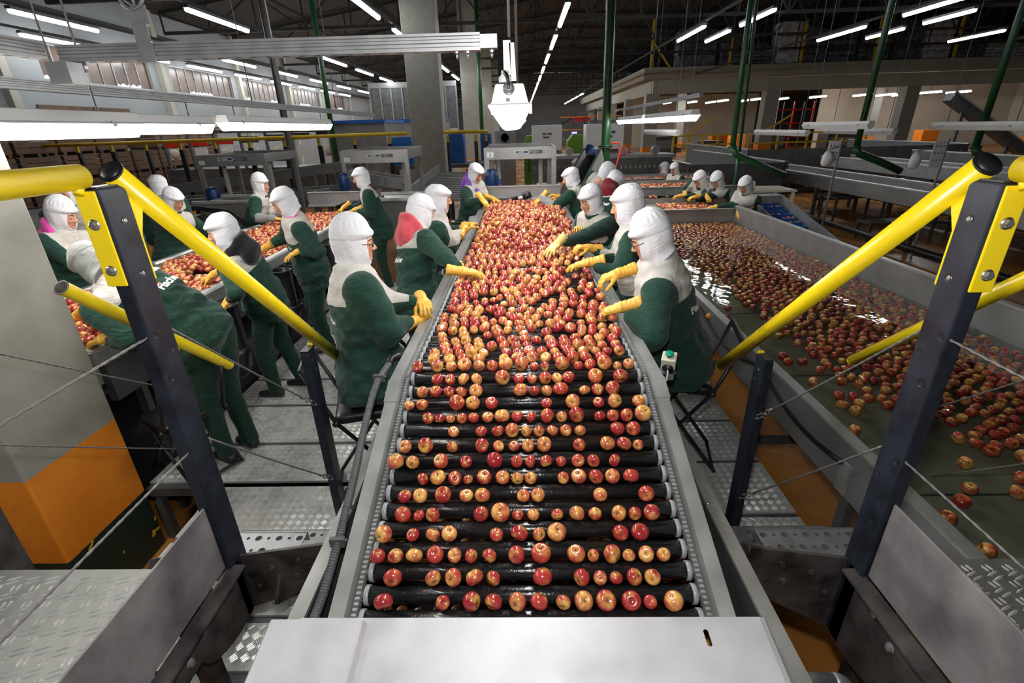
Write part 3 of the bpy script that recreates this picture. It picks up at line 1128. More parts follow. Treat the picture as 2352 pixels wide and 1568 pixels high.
for s in (-1, 1):
    side = 'left' if s < 0 else 'right'
    near = 'column' if s < 0 else 'water tank'
    yp0, yp1 = (1.29, 1.39) if s < 0 else (1.18, 1.272)
    xa, xb = (-1.147, -1.1) if s < 0 else (1.1, 1.147)
    t = thing('handrail', 'near yellow handrail on tall black post, %s of the conveyor' % side, 'handrail', (s * 1.12, yp0, 0.35))
    ztop = 1.985 if s < 0 else 1.955
    holes = [(yp0 + 0.055, ztop - 0.09, 0.009), (yp0 + 0.058, ztop - 0.24, 0.009), (yp0 + 0.07, 1.50, 0.008), (yp0 + 0.03, 1.42, 0.011), (yp0 + 0.02, 1.565, 0.009),
             (yp0 + 0.07, 1.08, 0.008), (yp0 + 0.03, 1.0, 0.011), (yp0 + 0.03, 0.92, 0.011), (yp0 + 0.02, 1.16, 0.009), (yp0 + 0.07, 0.5, 0.012), (yp0 + 0.07, 0.4, 0.012)]
    holed_post(xa, xb, yp0, yp1, 0.37, ztop, t, s, holes)
    MB().box((xa + 0.003, yp0 + 0.003, ztop), (xb - 0.003, yp1 - 0.003, ztop + 0.004)).build('post_cap', M['black'], t)
    for dz in (0.09, 0.24):
        MB().hexbolt((s * 1.1, yp0 + 0.055, ztop - dz), (-s, 0, 0), 0.006, 0.004).build('bolt', M['bolt'], t)
    if s < 0:
        MB().box((-1.142, yp0 - 0.0012, 1.775), (-1.118, yp0, 1.812)).build('old_sticker', M['stickerrust'], t)
    # rail towards the camera, its flag bracket on the near face of the post
    zr = 2.015 if s < 0 else 1.985
    xr = s * 1.135
    MB().tube([(xr, -0.6, zr), (xr, yp0 + 0.005, zr)], 0.031, 24).build('top_rail', M['yellow'], t)
    MB().ball((xr, yp0 + 0.006, zr), (0.031, 0.006, 0.031), 20, 8).build('rail_end', M['black'], t)
    bx0, bx1 = (-1.16, -1.104) if s < 0 else (1.104, 1.16)
    br = MB().box((bx0, yp0 - 0.008, ztop - 0.26), (bx1, yp0 - 0.001, ztop - 0.005)).build('bracket', M['yellow'], t, bevel=0.003)
    MB().tube([(xr, yp0 - 0.02, ztop - 0.012), (xr, yp0 - 0.008, zr - 0.02)], 0.012, 12).build('weld_neck', M['yellow'], br)
    for dz in (0.09, 0.215):
        MB().hexbolt((s * 1.132, yp0 - 0.008, ztop - dz), (0, -1, 0), 0.011, 0.009).build('bolt', M['bolt'], br)
    # sloping rail down the steps
    a = Vector((s * 1.115, yp1 - 0.015, ztop + 0.035))
    b = Vector((s * 1.095, 2.66, 0.80)) if s < 0 else Vector((s * 1.105, 2.47, 0.845))
    MB().tube([a, b], 0.031, 24).build('sloped_rail', M['yellow'], t)
    d = (b - a).normalized()
    MB().tube([a - d * 0.004, a + d * 0.0], 0.033, 22).build('rail_plug', M['black'], t)
    MB().lathe([(0.026, 0), (0.024, 0.005), (0, 0.006)], Matrix.Translation(a - d * 0.004) @ (-d).to_track_quat('Z', 'Y').to_matrix().to_4x4(), 20).build('rail_plug', M['black'], t)
    MB().ball(b, 0.0312, 20, 10).build('rail_tip', M['yellow'], t)
    br2 = MB().box((s * 1.103, yp1 + 0.0005, ztop - 0.27), (s * 1.143, yp1 + 0.007, ztop - 0.07)).build('bracket', M['yellow'], t, bevel=0.002)
    pz = a + d * ((yp1 + 0.03 - a.y) / d.y)
    MB().extrude([(s * 1.118, yp1 + 0.004, ztop - 0.17), (s * 1.118, yp1 + 0.06, pz.z - 0.045), (s * 1.118, yp1 + 0.01, ztop - 0.0)], (0.006, 0, 0)).build('gusset', M['yellow'], br2)
    MB().ball((s * 1.12, yp1 + 0.045, pz.z - 0.03), 0.013, 10, 8).build('weld', M['yellow'], br2)
    # lower post on the walkway
    yl = 2.215 if s < 0 else 2.03
    lp = MB().box((xa, yl, 0.0), (xb, yl + 0.085, 1.075 if s < 0 else 1.085)).build('lower_post', M['blackpost'], t, bevel=0.005)
    MB().box((xa + 0.003, yl + 0.003, 1.075), (xb - 0.003, yl + 0.082, 1.09)).build('post_cap', M['black'], lp)
    for q, z in enumerate((1.03, 0.97, 0.72, 0.62, 0.3, 0.2)):
        xi = s * 1.1
        MB().lathe([(0.0075, 0.0006), (0.006, 0.0008), (0.005, -0.003), (0, -0.003)], Matrix.Translation((xi - 0.0003 * s, yl + 0.03 + 0.02 * (q % 2), z)) @ Matrix.Rotation(R(-90 * s), 4, 'Y'), 10).build('bolt_hole', M['bolt'] if q < 2 else M['black'], lp)
    MB().box((xa + 0.01, yl + 0.084, 0.95), (xb - 0.01, yl + 0.09, 1.10)).build('bracket', M['yellow'], lp)
    # wire ropes: level ones to the near post, sloping ones down the steps
    xc = s * 1.108
    for z1, z2 in ((1.565, 0.775), (1.155, 0.285)):
        z1 = z1 + (0.02 if s > 0 and z1 < 1.3 else 0)
        rope('wire_rope', (xc, yp0 + 0.02, z1), (xc, -0.5, z1 - 0.02), t)
        pa, pb = (xc, yp1, z1 - 0.01), (xc, yl - 0.001, z2)
        dd = (Vector(pa) - Vector(pb)).normalized()
        rope('wire_rope', pa, Vector(pb) + dd * 0.155, t)
        turnbuckle(pa, pb, t)
    # outer handrail of the same steps
    t2 = thing('handrail', 'yellow sloping tube handrail beyond the %s steps, %s' % (side, 'ending open beside the big column' if s < 0 else 'over the floating apples'), 'handrail', (s * 1.95, 2.2, 0.0))
    a = Vector((-1.95, 1.935, 1.535)) if s < 0 else Vector((1.95, 1.55, 1.80))
    b = Vector((-1.95, 2.83, 0.725)) if s < 0 else Vector((1.95, 2.635, 0.78))
    MB().tube([a, b], 0.031, 22, s > 0).build('sloped_rail', M['yellow'], t2)
    d = (b - a).normalized()
    if s < 0:
        MB().lathe([(0.031, 0), (0.033, 0.002), (0.027, 0.003), (0.0265, -0.12), (0, -0.12)], Matrix.Translation(a) @ (-d).to_track_quat('Z', 'Y').to_matrix().to_4x4(), 20).build('rail_end', M['rust'], t2)
    else:
        MB().ball(a, 0.031, 16, 8).build('rail_end', M['yellow'], t2)
    MB().ball(b, 0.0312, 18, 10).build('rail_tip', M['yellow'], t2)
    yq = 2.36 if s < 0 else 2.15
    pq = a + d * ((yq - a.y) / d.y)
    MB().box((s * 1.945, yq, FZ + 0.45 if s < 0 else FZ), (s * 1.99, yq + 0.08, pq.z - 0.055)).build('lower_post', M['blackpost'], t2, bevel=0.005)
    MB().box((s * 1.952, yq + 0.08, pq.z - 0.33), (s * 1.985, yq + 0.088, pq.z - 0.06)).build('bracket', M['yellow'], t2)
    MB().extrude([(s * 1.955, yq + 0.084, pq.z - 0.16), (s * 1.955, yq + 0.12, pq.z - 0.12), (s * 1.955, yq + 0.084, pq.z - 0.05)], (0.006, 0, 0)).build('gusset', M['yellow'], t2)
    for z1, z2 in (((1.62, 0.80), (1.2, 0.4)) if s < 0 else ((1.42, 0.70), (0.98, 0.28))):
        ya = 1.3 if s < 0 else 1.45
        pa, pb = (s * 1.95, ya, z1), (s * 1.95, yq - 0.001, z2)
        dd = (Vector(pa) - Vector(pb)).normalized()
        rope('wire_rope', pa, Vector(pb) + dd * 0.155, t2)
        turnbuckle(pa, pb, t2)
    MB().box((s * 1.94, -0.2 if s < 0 else 1.36, 0.72), (s * 1.99, -0.12 if s < 0 else 1.44, 1.9)).build('upper_post', M['blackpost'], t2)
    if s < 0:
        for z1 in (1.62, 1.2):
            rope('wire_rope', (-1.95, 1.3, z1), (-1.95, -0.12, z1 + 0.03), t2)
    else:
        MB().box((1.93, 1.30, 0.60), (2.0, 1.44, 0.72)).build('post_foot', M['rust'], t2)
# dark post stub at the left edge, in front of the column foot
MB().box((-2.27, 1.42, FZ), (-2.17, 1.52, 1.6)).box((-2.29, 1.40, FZ), (-2.15, 1.54, FZ + 0.02)).build('upright', M['rust'])
props(bpy.data.objects['upright'], 'dark steel upright in front of the orange column base', 'post')

# apples of the nearest rows of rollers: (distance across the belt, radius)
ROWS = [
    [(-0.427, 0.0289), (-0.254, 0.0219), (-0.169, 0.0285), (-0.104, 0.0264), (-0.034, 0.0274), (0.029, 0.0273), (0.099, 0.0224), (0.157, 0.0282), (0.221, 0.0299), (0.294, 0.0286), (0.35, 0.0208), (0.415, 0.0291)],
    [(-0.412, 0.0285), (-0.291, 0.0251), (-0.228, 0.0271), (-0.165, 0.0278), (-0.107, 0.0226), (0.041, 0.0304), (0.159, 0.0256), (0.214, 0.0213), (0.262, 0.0212), (0.315, 0.0251), (0.37, 0.0249)],
    [(-0.474, 0.0244), (-0.418, 0.0245), (-0.358, 0.0268), (-0.292, 0.028), (-0.232, 0.0234), (-0.181, 0.0217), (-0.122, 0.0228), (-0.037, 0.0276), (0.039, 0.0319), (0.148, 0.0283), (0.202, 0.0203), (0.258, 0.0287), (0.312, 0.0208), (0.364, 0.0251), (0.418, 0.0218)],
    [(-0.468, 0.0293), (-0.374, 0.0224), (-0.31, 0.0239), (-0.255, 0.0267), (-0.103, 0.023), (-0.028, 0.0289), (0.034, 0.0221), (0.092, 0.0311), (0.296, 0.0262), (0.357, 0.0296)],
    [(-0.418, 0.0276), (-0.366, 0.02), (-0.318, 0.0244), (-0.157, 0.0265), (-0.091, 0.0326), (-0.034, 0.0203), (0.018, 0.0217), (0.098, 0.0212), (0.163, 0.0269), (0.223, 0.0233), (0.302, 0.0254), (0.354, 0.023), (0.409, 0.027)],
    [(-0.424, 0.0242), (-0.37, 0.0263), (-0.29, 0.0298), (-0.211, 0.025), (-0.155, 0.0283), (-0.014, 0.0233), (0.036, 0.0257), (0.248, 0.0254), (0.404, 0.028)],
    [(-0.371, 0.0232), (-0.316, 0.0291), (-0.257, 0.0254), (-0.211, 0.0188), (-0.152, 0.0286), (-0.087, 0.026), (-0.035, 0.023), (0.013, 0.0225), (0.127, 0.0223), (0.181, 0.0283), (0.242, 0.0271), (0.3, 0.0275), (0.364, 0.0294)],
    [(-0.48, 0.0313), (-0.418, 0.0256), (-0.313, 0.0289), (-0.223, 0.0237), (-0.118, 0.0301), (-0.037, 0.0233), (0.012, 0.0233), (0.069, 0.0247), (0.124, 0.021), (0.185, 0.0246), (0.241, 0.024), (0.317, 0.0249)],
    [(-0.457, 0.0256), (-0.379, 0.0303), (-0.28, 0.0231), (-0.168, 0.0273), (-0.106, 0.0224), (-0.048, 0.0219), (0.005, 0.025), (0.065, 0.0293), (0.197, 0.0249), (0.301, 0.0301), (0.362, 0.0288), (0.416, 0.0213)],
    [(-0.282, 0.023), (-0.174, 0.0231), (-0.111, 0.0248), (-0.055, 0.0288), (0.0, 0.0226), (0.048, 0.0225), (0.1, 0.0248), (0.151, 0.0235), (0.206, 0.0234), (0.348, 0.029), (0.409, 0.0288)],
    [(-0.389, 0.0237), (-0.343, 0.0219), (-0.301, 0.0197), (-0.255, 0.022), (-0.209, 0.0226), (-0.152, 0.0244), (-0.095, 0.0305), (-0.036, 0.0256), (0.02, 0.0232), (0.082, 0.029), (0.141, 0.023), (0.199, 0.0322), (0.289, 0.0234), (0.341, 0.0251), (0.394, 0.0269), (0.457, 0.0333)],
    [(-0.477, 0.0219), (-0.424, 0.0252), (-0.281, 0.0333), (-0.215, 0.0298), (-0.14, 0.0281), (0.084, 0.0239), (0.19, 0.0311), (0.294, 0.0241), (0.357, 0.0308), (0.454, 0.0279)],
    [(-0.432, 0.0262), (-0.376, 0.0269), (-0.321, 0.0252), (-0.269, 0.0246), (-0.207, 0.0291), (-0.022, 0.0307), (0.036, 0.0239), (0.088, 0.0245), (0.145, 0.0331), (0.244, 0.0238), (0.297, 0.026), (0.359, 0.0316)],
    [(-0.377, 0.027), (-0.322, 0.0252), (-0.265, 0.0278), (-0.208, 0.0272), (-0.099, 0.0333), (-0.028, 0.0247), (0.027, 0.0233), (0.084, 0.0283), (0.134, 0.0251), (0.183, 0.0282), (0.296, 0.0328), (0.401, 0.0328)],
    [(-0.475, 0.0276), (-0.389, 0.03), (-0.327, 0.0268), (-0.267, 0.0328), (-0.204, 0.0283), (-0.145, 0.027), (-0.085, 0.0328), (-0.016, 0.0328), (0.039, 0.0216), (0.087, 0.0216), (0.162, 0.0326), (0.233, 0.0228), (0.284, 0.0266), (0.347, 0.0337), (0.403, 0.0199), (0.452, 0.0256)],
]

# ------------------------------------------------------------------ roller sorting conveyor
PITCH = 0.0685
_t = Vector((0, 0.828, 0.277)).normalized()
_n = Vector((0, -_t.z, _t.y))


def path(a, lift=0.0):
    """point on the roller path at arc length a (0 = lowest visible roller), raised by lift"""
    if a < 0.873:
        return Vector((0, 1.042, 0.815)) + _t * a + _n * lift
    return Vector((0, 1.87 + a - 0.873, 1.104 + lift))


CONV = thing('roller_conveyor', 'long steel sorting conveyor of wet black rollers running away down the middle', 'conveyor', (0, 2.5, 0))
RR = 0.0262
rol_mb = MB().tube([(-0.49, 0, 0), (0.49, 0, 0)], RR, 14)
rol_me = rol_mb.mesh(M['roller'], 'roller')
cap_me = MB().lathe([(RR, -0.008), (RR + 0.0035, -0.007), (RR + 0.0035, 0.006), (RR - 0.004, 0.008), (0.012, 0.008), (0.011, 0.018), (0, 0.018)], Matrix.Rotation(R(90), 4, 'Y'), 16).mesh(M['ring'], 'end_cap')
NROL = 88
for k in range(-1, NROL):
    p = path(-0.008 + PITCH * k)
    tilt = 0.0
    o = addobj('roller', rol_me, CONV, Matrix.Translation(p))
    if k < 40:
        addobj('end_cap', cap_me, o, Matrix.Translation(p + Vector((0.49, 0, 0))))
        addobj('end_cap', cap_me, o, Matrix.Translation(p + Vector((-0.49, 0, 0))) @ Matrix.Rotation(R(180), 4, 'Z'))
# drive chain beside the roller ends: small links, too many to count
mb = MB()
for s in (-1, 1):
    for k in range(-3, 400):
        p = path(-0.06 + 0.0155 * k, 0.004)
        mb.cbox(p + Vector((s * 0.514, 0, 0)), (0.014, 0.009, 0.034))
mb.build('chain', M['rail'], CONV, kind='stuff')
# side rails: folded sheet with a bevelled inner edge, a sleeve joint at the bend
prof = [(0.535, -0.10), (0.535, -0.045), (0.553, -0.012), (0.60, -0.012), (0.60, -0.12), (0.594, -0.12)]
for s in (-1, 1):
    for nm, a0, a1, g in (('rail', -0.12, 0.80, 0.0), ('rail_sleeve', 0.775, 0.885, 0.004), ('rail', 0.875, 6.15, 0.002)):
        pts = [path(a0), path(a1)]
        vs, fs = [], []
        mb = MB()
        pp = [(x + (g if x > 0.58 else -g), z + (g if z > -0.05 else 0)) for x, z in prof]
        n = len(pp)
        for p in pts:
            nn = _n if a1 < 0.86 else Vector((0, 0, 1))
            for x, z in pp:
                vs.append(p + Vector((s * x, 0, 0)) + (nn if nm == 'rail' and a1 < 0.86 else Vector((0, 0, 1))) * z)
        for j in range(n):
            q = (j + 1) % n
            fs.append((j, q, n + q, n + j) if s > 0 else (q, j, n + j, n + q))
        fs += [tuple(range(n)), tuple(range(n, 2 * n))]
        mb._add(vs, fs)
        mb.build(nm, M['rail'], CONV)
    # side skirt and legs
    MB().box((s * 0.585, 1.9, 0.72), (s * 0.598, 7.0, 1.0)).build('side_skirt', M['steel_dark'], CONV)
    for y in (2.05, 3.3, 4.6, 5.9, 6.9):
        MB().box((s * 0.54, y, 0.0), (s * 0.59, y + 0.05, 0.9)).build('leg', M['steel'], CONV)
    MB().box((s * 0.61, 1.84, 0.99), (s * 0.613, 1.9, 1.06)).hexbolt((s * 0.613, 1.87, 1.03), (s, 0, 0), 0.006, 0.006).build('joint_clip', M['rail'], CONV)
    for q in (0.2, 0.55):
        MB().ball(path(q) + Vector((s * 0.602, 0, -0.03)), 0.006, 8, 6).build('screw', M['bolt'], CONV)
# bed under the rollers
MB().box((-0.53, 1.9, 0.88), (0.53, 7.0, 0.90)).build('bed_sheet', M['steel'], CONV)
for k in range(3):
    MB().box((-0.53, 1.02 + 0.3 * k, 0.63), (0.53, 1.05 + 0.3 * k, 0.65)).build('bed_bar', M['steel'], CONV)
# lower hopper with its own side plates, open on top beside the rails
hop = thing('hopper_frame', 'steel side frame of the lower apple hopper under the sloping rollers', 'hopper', (0, 1.3, 0))
for s in (-1, 1):
    MB().box((s * 0.70, 0.55, 0.30), (s * 0.712, 1.88, 0.715)).build('side_plate', M['steel_dark'], hop)
    MB().box((s * 0.70, 0.55, 0.716), (s * 0.75, 1.5, 0.728)).build('top_flange', M['rail'], hop)
    MB().extrude([(s * 0.70, 1.50, 0.718), (s * 0.748, 1.50, 0.718), (s * 0.735, 1.98, 0.745), (s * 0.70, 1.98, 0.745)], (0, 0, 0.013)).build('top_flange', M['rail'], hop)
    MB().ball((s * 0.705, 1.5, 0.733), 0.008, 8, 6).build('screw', M['bolt'], hop)
    for y in (0.7, 1.75):
        MB().box((s * 0.66, y, FZ), (s * 0.70, y + 0.05, 0.4)).build('leg', M['steel_dark'], hop)
MB().box((-0.70, 0.55, 0.55), (0.70, 1.95, 0.57)).build('belt', M['black'], hop)
MB().box((-0.70, 1.95, 0.30), (0.70, 1.962, 0.70)).build('end_plate', M['steel_dark'], hop)
# corrugated conduit between the left rail and the side frame
pts = []
for k in range(15):
    y = 2.1 - 1.2 * k / 14
    pts.append((-0.655 - 0.012 * math.sin(k * 0.5), y, path(max(0, (y - 1.042) / 0.948)).z - 0.03 - 0.05 * (k > 9) * (k - 9) / 5))
cd = thing('conduit', 'grey corrugated cable conduit beside the left conveyor rail', 'conduit', (-0.655, 1.5, 0.9))
mb = MB()
nseg = 150
P_ = [Vector(p) for p in pts]
cum = []
for k in range(nseg + 1):
    u = k / nseg * (len(P_) - 1)
    i = min(int(u), len(P_) - 2)
    cum.append(P_[i].lerp(P_[i + 1], u - i))
for k in range(nseg):
    d = (cum[k + 1] - cum[k])
    Mt = Matrix.Translation(cum[k]) @ d.to_track_quat('Z', 'Y').to_matrix().to_4x4()
    ln = d.length
    mb.lathe([(0.0125, 0), (0.0155, ln * 0.3), (0.0155, ln * 0.6), (0.0125, ln)], Mt, 8)
mb.build('hose', M['conduit'], cd)
for k in (20, 110):
    MB().cbox(cum[k] + Vector((0, 0, 0.004)), (0.05, 0.016, 0.034)).ball(cum[k] + Vector((0.028, 0, 0.012)), 0.007, 8, 6).build('clip', M['conduit'], cd)
MB().tube([cum[0] + Vector((0, -0.01, 0)), cum[0] + Vector((0.0, 0.04, 0.01)), cum[0] + Vector((0.045, 0.05, 0.012))], 0.019, 10).build('elbow', M['black'], cd)

# stainless cover over the near end, folded down at its right edge, lid on the left with a raised fold
CV = thing('cover_plate', 'large bright stainless cover plate over the near end of the conveyor', 'cover', (0, 0.7, 0.7))
cz = lambda y: 0.832 + (y - 0.945) * 0.16
ya, yb = 0.945, 0.30
mb = MB()
th = 0.004
# rows front to back, columns left to right with rounded right fold; slot cut out near the right end
xs = [-0.655, 0.44, 0.474, 0.488, 0.522, 0.64]
ys = [yb, 0.868, 0.913, ya]
vs, fs = [], []
sl = -0.06
for y in ys:
    for i, x in enumerate(xs):
        vs.append((x, y, cz(y)))
nx = len(xs)
for j in range(3):
    for i in range(nx - 1):
        if j == 1 and i == 2:
            continue
        fs.append((j * nx + i, j * nx + i + 1, (j + 1) * nx + i + 1, (j + 1) * nx + i))
b0 = len(vs)
# right fold
fold = [(0.64, 0), (0.655, -0.004), (0.664, -0.014), (0.667, -0.03), (0.667, -0.20)]
for y in ys:
    for fx, fz in fold:
        vs.append((fx, y, cz(y) + fz))
for j in range(3):
    for i in range(4):
        fs.append((b0 + j * 5 + i, b0 + j * 5 + i + 1, b0 + (j + 1) * 5 + i + 1, b0 + (j + 1) * 5 + i))
# turned-down far edge
e0 = len(vs)
for x in (-0.655, 0.64):
    vs.append((x, ya + 0.004, cz(ya) - 0.03))
fs.append((3 * nx, 3 * nx + nx - 1, e0 + 1, e0))
mb._add(vs, fs)
o = mb.build('cover', M['plate'], CV)
so = o.modifiers.new('sheet', 'SOLIDIFY')
so.thickness = 0.004
so.offset = -1
# the slot outline: rounded ends standing inside the opening
sm = MB()
for cy, a0 in ((0.913, 0), (0.868, 180)):
    c = (0.481, cy)
    ring = [(c[0] + 0.007 * math.cos(R(a0 + 22.5 * k)), c[1] + (0.007 * math.sin(R(a0 + 22.5 * k))) * 0.9 - (0.007 if a0 == 0 else -0.007)) for k in range(9)]
    cor = [(c[0] - 0.0071, cy + (0.0 if a0 == 0 else 0.0)), (c[0] + 0.0071, cy)]
    poly = [(0.4881, cy), *[(x, y) for x, y in ring], (0.4739, cy)] if a0 == 0 else [(0.4739, cy), *[(x, y) for x, y in ring], (0.4881, cy)]
    sm._add([(x, y, cz(y) - 0.0004) for x, y in poly] , [tuple(range(len(poly)))])
sm.build('slot_end', M['plate'], CV)
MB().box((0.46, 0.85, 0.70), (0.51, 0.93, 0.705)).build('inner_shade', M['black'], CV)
lid = MB()
ly = 0.928
prof = [(-0.735, -0.16), (-0.735, 0.012), (-0.728, 0.02), (-0.474, 0.02), (-0.468, 0.016), (-0.458, 0.001)]
vs, fs = [], []
for y in (yb, ly):
    for x, z in prof:
        vs.append((x, y, cz(y) + z))
n = len(prof)
for i in range(n - 1):
    fs.append((i, i + 1, n + i + 1, n + i))
vs.append((-0.735, ly, cz(ly) - 0.0))
fs.append((n, n + 1, n + 2, n + 3, n + 4, n + 5))
lid._add(vs, fs)
o = lid.build('lid', M['plate'], CV)
so = o.modifiers.new('sheet', 'SOLIDIFY')
so.thickness = 0.003
so.offset = -1
MB().box((-0.70, 0.3, 0.35), (-0.69, 0.9, 0.7)).box((0.69, 0.3, 0.35), (0.70, 0.9, 0.6)).build('side_support', M['steel_dark'], CV)
MB().bar((0.685, 0.30, 0.66), (0.685, 0.9, 0.75), 0.02, 0.05).build('side_lip', M['rail'], CV)

# steel pipe with an elbow at the lower right
pp = thing('pipe', 'short steel pipe with an elbow beside the right end of the cover plate', 'pipe', (0.8, 0.93, 0.55))
MB().tube([(0.70, 0.925, 0.60), (0.90, 0.935, 0.565)], 0.021, 16).build('straight', M['galv'], pp)
el = [(0.90 + 0.045 * math.sin(a * 0.26), 0.935, 0.565 - 0.045 * (1 - math.cos(a * 0.26))) for a in range(7)]
MB().tube(el, 0.024, 16).build('elbow', M['galv'], pp)
MB().tube([el[-1], (0.945, 0.935, 0.1)], 0.021, 16).build('riser', M['galv'], pp)


# ------------------------------------------------------------------ push-button boxes on brackets
def button_box(label, x, y, z, s, body, btn, big, xr=0.60):
    t = thing('push_button_box', label, 'switch', (x, y, z - 0.1))
    MB().box((s * xr, y - 0.035, z - 0.055), (x + s * 0.03, y + 0.02, z - 0.05)).box((x - 0.02, y - 0.035, z - 0.09), (x + 0.02, y - 0.03, z - 0.05)).build('bracket', M['galv'], t)
    Rm = Matrix.Translation((x, y, z)) @ Matrix.Rotation(R(-22 * s), 4, 'Z') @ Matrix.Rotation(R(18), 4, 'X')
    mb = MB().cbox((0, 0, 0), (0.068, 0.068, 0.058))
    mb.v = [tuple(Rm @ Vector(v)) for v in mb.v]
    o = mb.build('box', body, t, bevel=0.004)
    Rb = Rm @ Matrix.Translation((0, 0, 0.029))
    MB().lathe([(0.013, 0), (0.013, 0.013), (0, 0.013)], Rb, 14).build('collar', M['black'] if big else btn, t)
    MB().lathe([(0.016, 0.011), (0.021, 0.014), (0.021, 0.019), (0.014, 0.023), (0, 0.0235)] if big else [(0.014, 0.010), (0.016, 0.013), (0.016, 0.03), (0.012, 0.033), (0, 0.034)], Rb, 18).build('button', btn, t)
    Rg = Rm @ Matrix.Translation((0.0, -0.034, -0.022)) @ Matrix.Rotation(R(90), 4, 'X')
    MB().lathe([(0.027, 0), (0.027, 0.004), (0.012, 0.006), (0.012, 0.012), (0, 0.012)], Rg, 16).build('gland', M['black'], t)
    q = Rg @ Vector((0, 0, 0.012))
    MB().tube([q, q + Vector((0.0, -0.012, -0.01)), q + Vector((-0.004, -0.014, -0.05)), q + Vector((-0.03 * s, -0.01, -0.085))], 0.0035, 8).build('wire', M['white'], t)
    return t


button_box('beige push-button box with a green button on the right rail', 0.70, 2.14, 1.045, 1, M['beige'], M['emerald'], True)
button_box('yellow emergency-stop box with a red button beside the worker in red hood', -0.68, 3.93, 1.10, -1, M['amber'], M['red'], False)
button_box('yellow emergency-stop box with a red button half hidden on the right rail', 0.665, 4.3, 1.10, 1, M['amber'], M['red'], False)

# ------------------------------------------------------------------ water tank with floating apples
TX0, TX1, TY0, TY1, WZ = 1.60, 3.46, 1.27, 8.15, 0.60
TK = thing('water_tank', 'long shallow steel flume full of greenish water right of the walkway', 'tank', (2.5, 4.5, FZ))
MB().box((TX0, TY0, WZ - 0.10), (TX1, TY1, WZ - 0.09)).build('tank_bottom', M['tankfloor'], TK)
for y in (1.78, 2.95, 4.15, 5.35, 6.6):
    MB().box((TX0, y, WZ - 0.0895), (TX1, y + 0.012, WZ - 0.087)).build('bottom_seam', M['steel_dark'], TK)
MB().box((TX0 - 0.012, TY0, 0.36), (TX0, TY1, WZ + 0.06)).build('side_panel', M['steel'], TK)
MB().box((TX0 - 0.05, TY0 - 0.06, WZ + 0.06), (TX0 + 0.012, TY1 + 0.02, WZ + 0.075)).build('rim', M['rail'], TK)
MB().box((TX1, TY0, 0.36), (TX1 + 0.012, TY1, WZ + 0.24)).build('side_panel', M['steel'], TK)
MB().box((TX1, TY0 - 0.06, WZ + 0.24), (TX1 + 0.06, TY1 + 0.02, WZ + 0.255)).build('rim', M['rail'], TK)
MB().box((TX0, TY0 - 0.012, 0.36), (TX1, TY0, WZ + 0.06)).build('end_panel', M['steel_dark'], TK)
MB().box((TX0 - 0.02, TY0 - 0.09, WZ + 0.05), (TX1, TY0 - 0.012, WZ + 0.062)).build('end_flange', M['steel_dark'], TK)
MB().box((TX0, TY1, 0.36), (TX1, TY1 + 0.012, WZ + 0.09)).build('end_panel', M['steel'], TK)
wm = MB()
nx_, ny_ = 18, 60
for j in range(ny_ + 1):
    for i in range(nx_ + 1):
        x, y = TX0 + (TX1 - TX0) * i / nx_, TY0 + (TY1 - TY0) * j / ny_
        wm.v.append((x, y, WZ + 0.0008 * math.sin(x * 9 + y * 4) + 0.0006 * math.sin(y * 11)))
for j in range(ny_):
    for i in range(nx_):
        a = j * (nx_ + 1) + i
        wm.f.append((a, a + 1, a + nx_ + 2, a + nx_ + 1))
        wm.sm.append(True)
wm.build('water', M['water'], TK)
for y in (1.95, 2.95, 4.2, 5.6, 7.0):
    MB().box((TX0 + 0.02, y, FZ), (TX0 + 0.07, y + 0.06, 0.37)).box((TX1 - 0.07, y, FZ), (TX1 - 0.02, y + 0.06, 0.37)).build('leg', M['steel_dark'], TK)
    MB().extrude([(TX0 - 0.014, y - 0.01, 0.37), (TX0 - 0.014, y + 0.07, 0.37), (TX0 - 0.014, y + 0.06, 0.54), (TX0 - 0.014, y, 0.54)], (-0.012, 0, 0)).build('gusset', M['rail'], TK)
    MB().box((TX0 + 0.07, y + 0.01, -0.05), (TX1 - 0.07, y + 0.05, 0.0)).build('cross_bar', M['steel_dark'], TK)
    MB().box((TX0 - 0.02, y + 0.005, -0.09), (TX0 + 0.02, y + 0.055, -0.04)).build('foot_bar', M['steel_dark'], TK)
# sagging hose along the tank side
mb = MB()
pts = []
for k in range(49):
    y = 2.0 + 5.0 * k / 48
    pts.append((TX0 - 0.03, y, 0.60 - 0.11 * abs(math.sin((y - 1.75) * math.pi / 1.2))))
mb.tube(pts, 0.012, 8)
h = mb.build('hose', M['black'])
props(h, 'black hose sagging along the side of the water tank', 'hose')

# cross channels at the far end of the tank, with apples being sorted
def channel(name, label, x0, x1, y0, y1, z, hh=0.16, mat='steel'):
    t = thing(name, label, 'trough', ((x0 + x1) / 2, y0, FZ))
    MB().box((x0, y0, z - hh), (x1, y0 + 0.02, z)).build('front_panel', M[mat], t)
    MB().box((x0, y0 - 0.03, z), (x1, y0 + 0.03, z + 0.012)).build('front_rim', M['rail'], t)
    MB().box((x0, y1 - 0.02, z - hh), (x1, y1, z + 0.03)).build('back_panel', M[mat], t)
    MB().box((x0, y0 + 0.02, z - 0.09), (x1, y1 - 0.02, z - 0.075)).build('bed', M['tankfloor'], t)
    for x in (x0 + 0.1, (x0 + x1) / 2, x1 - 0.1):
        MB().box((x - 0.03, y0 + 0.02, FZ), (x + 0.03, y0 + 0.08, z - hh)).build('leg', M['steel_dark'], t)
    return t


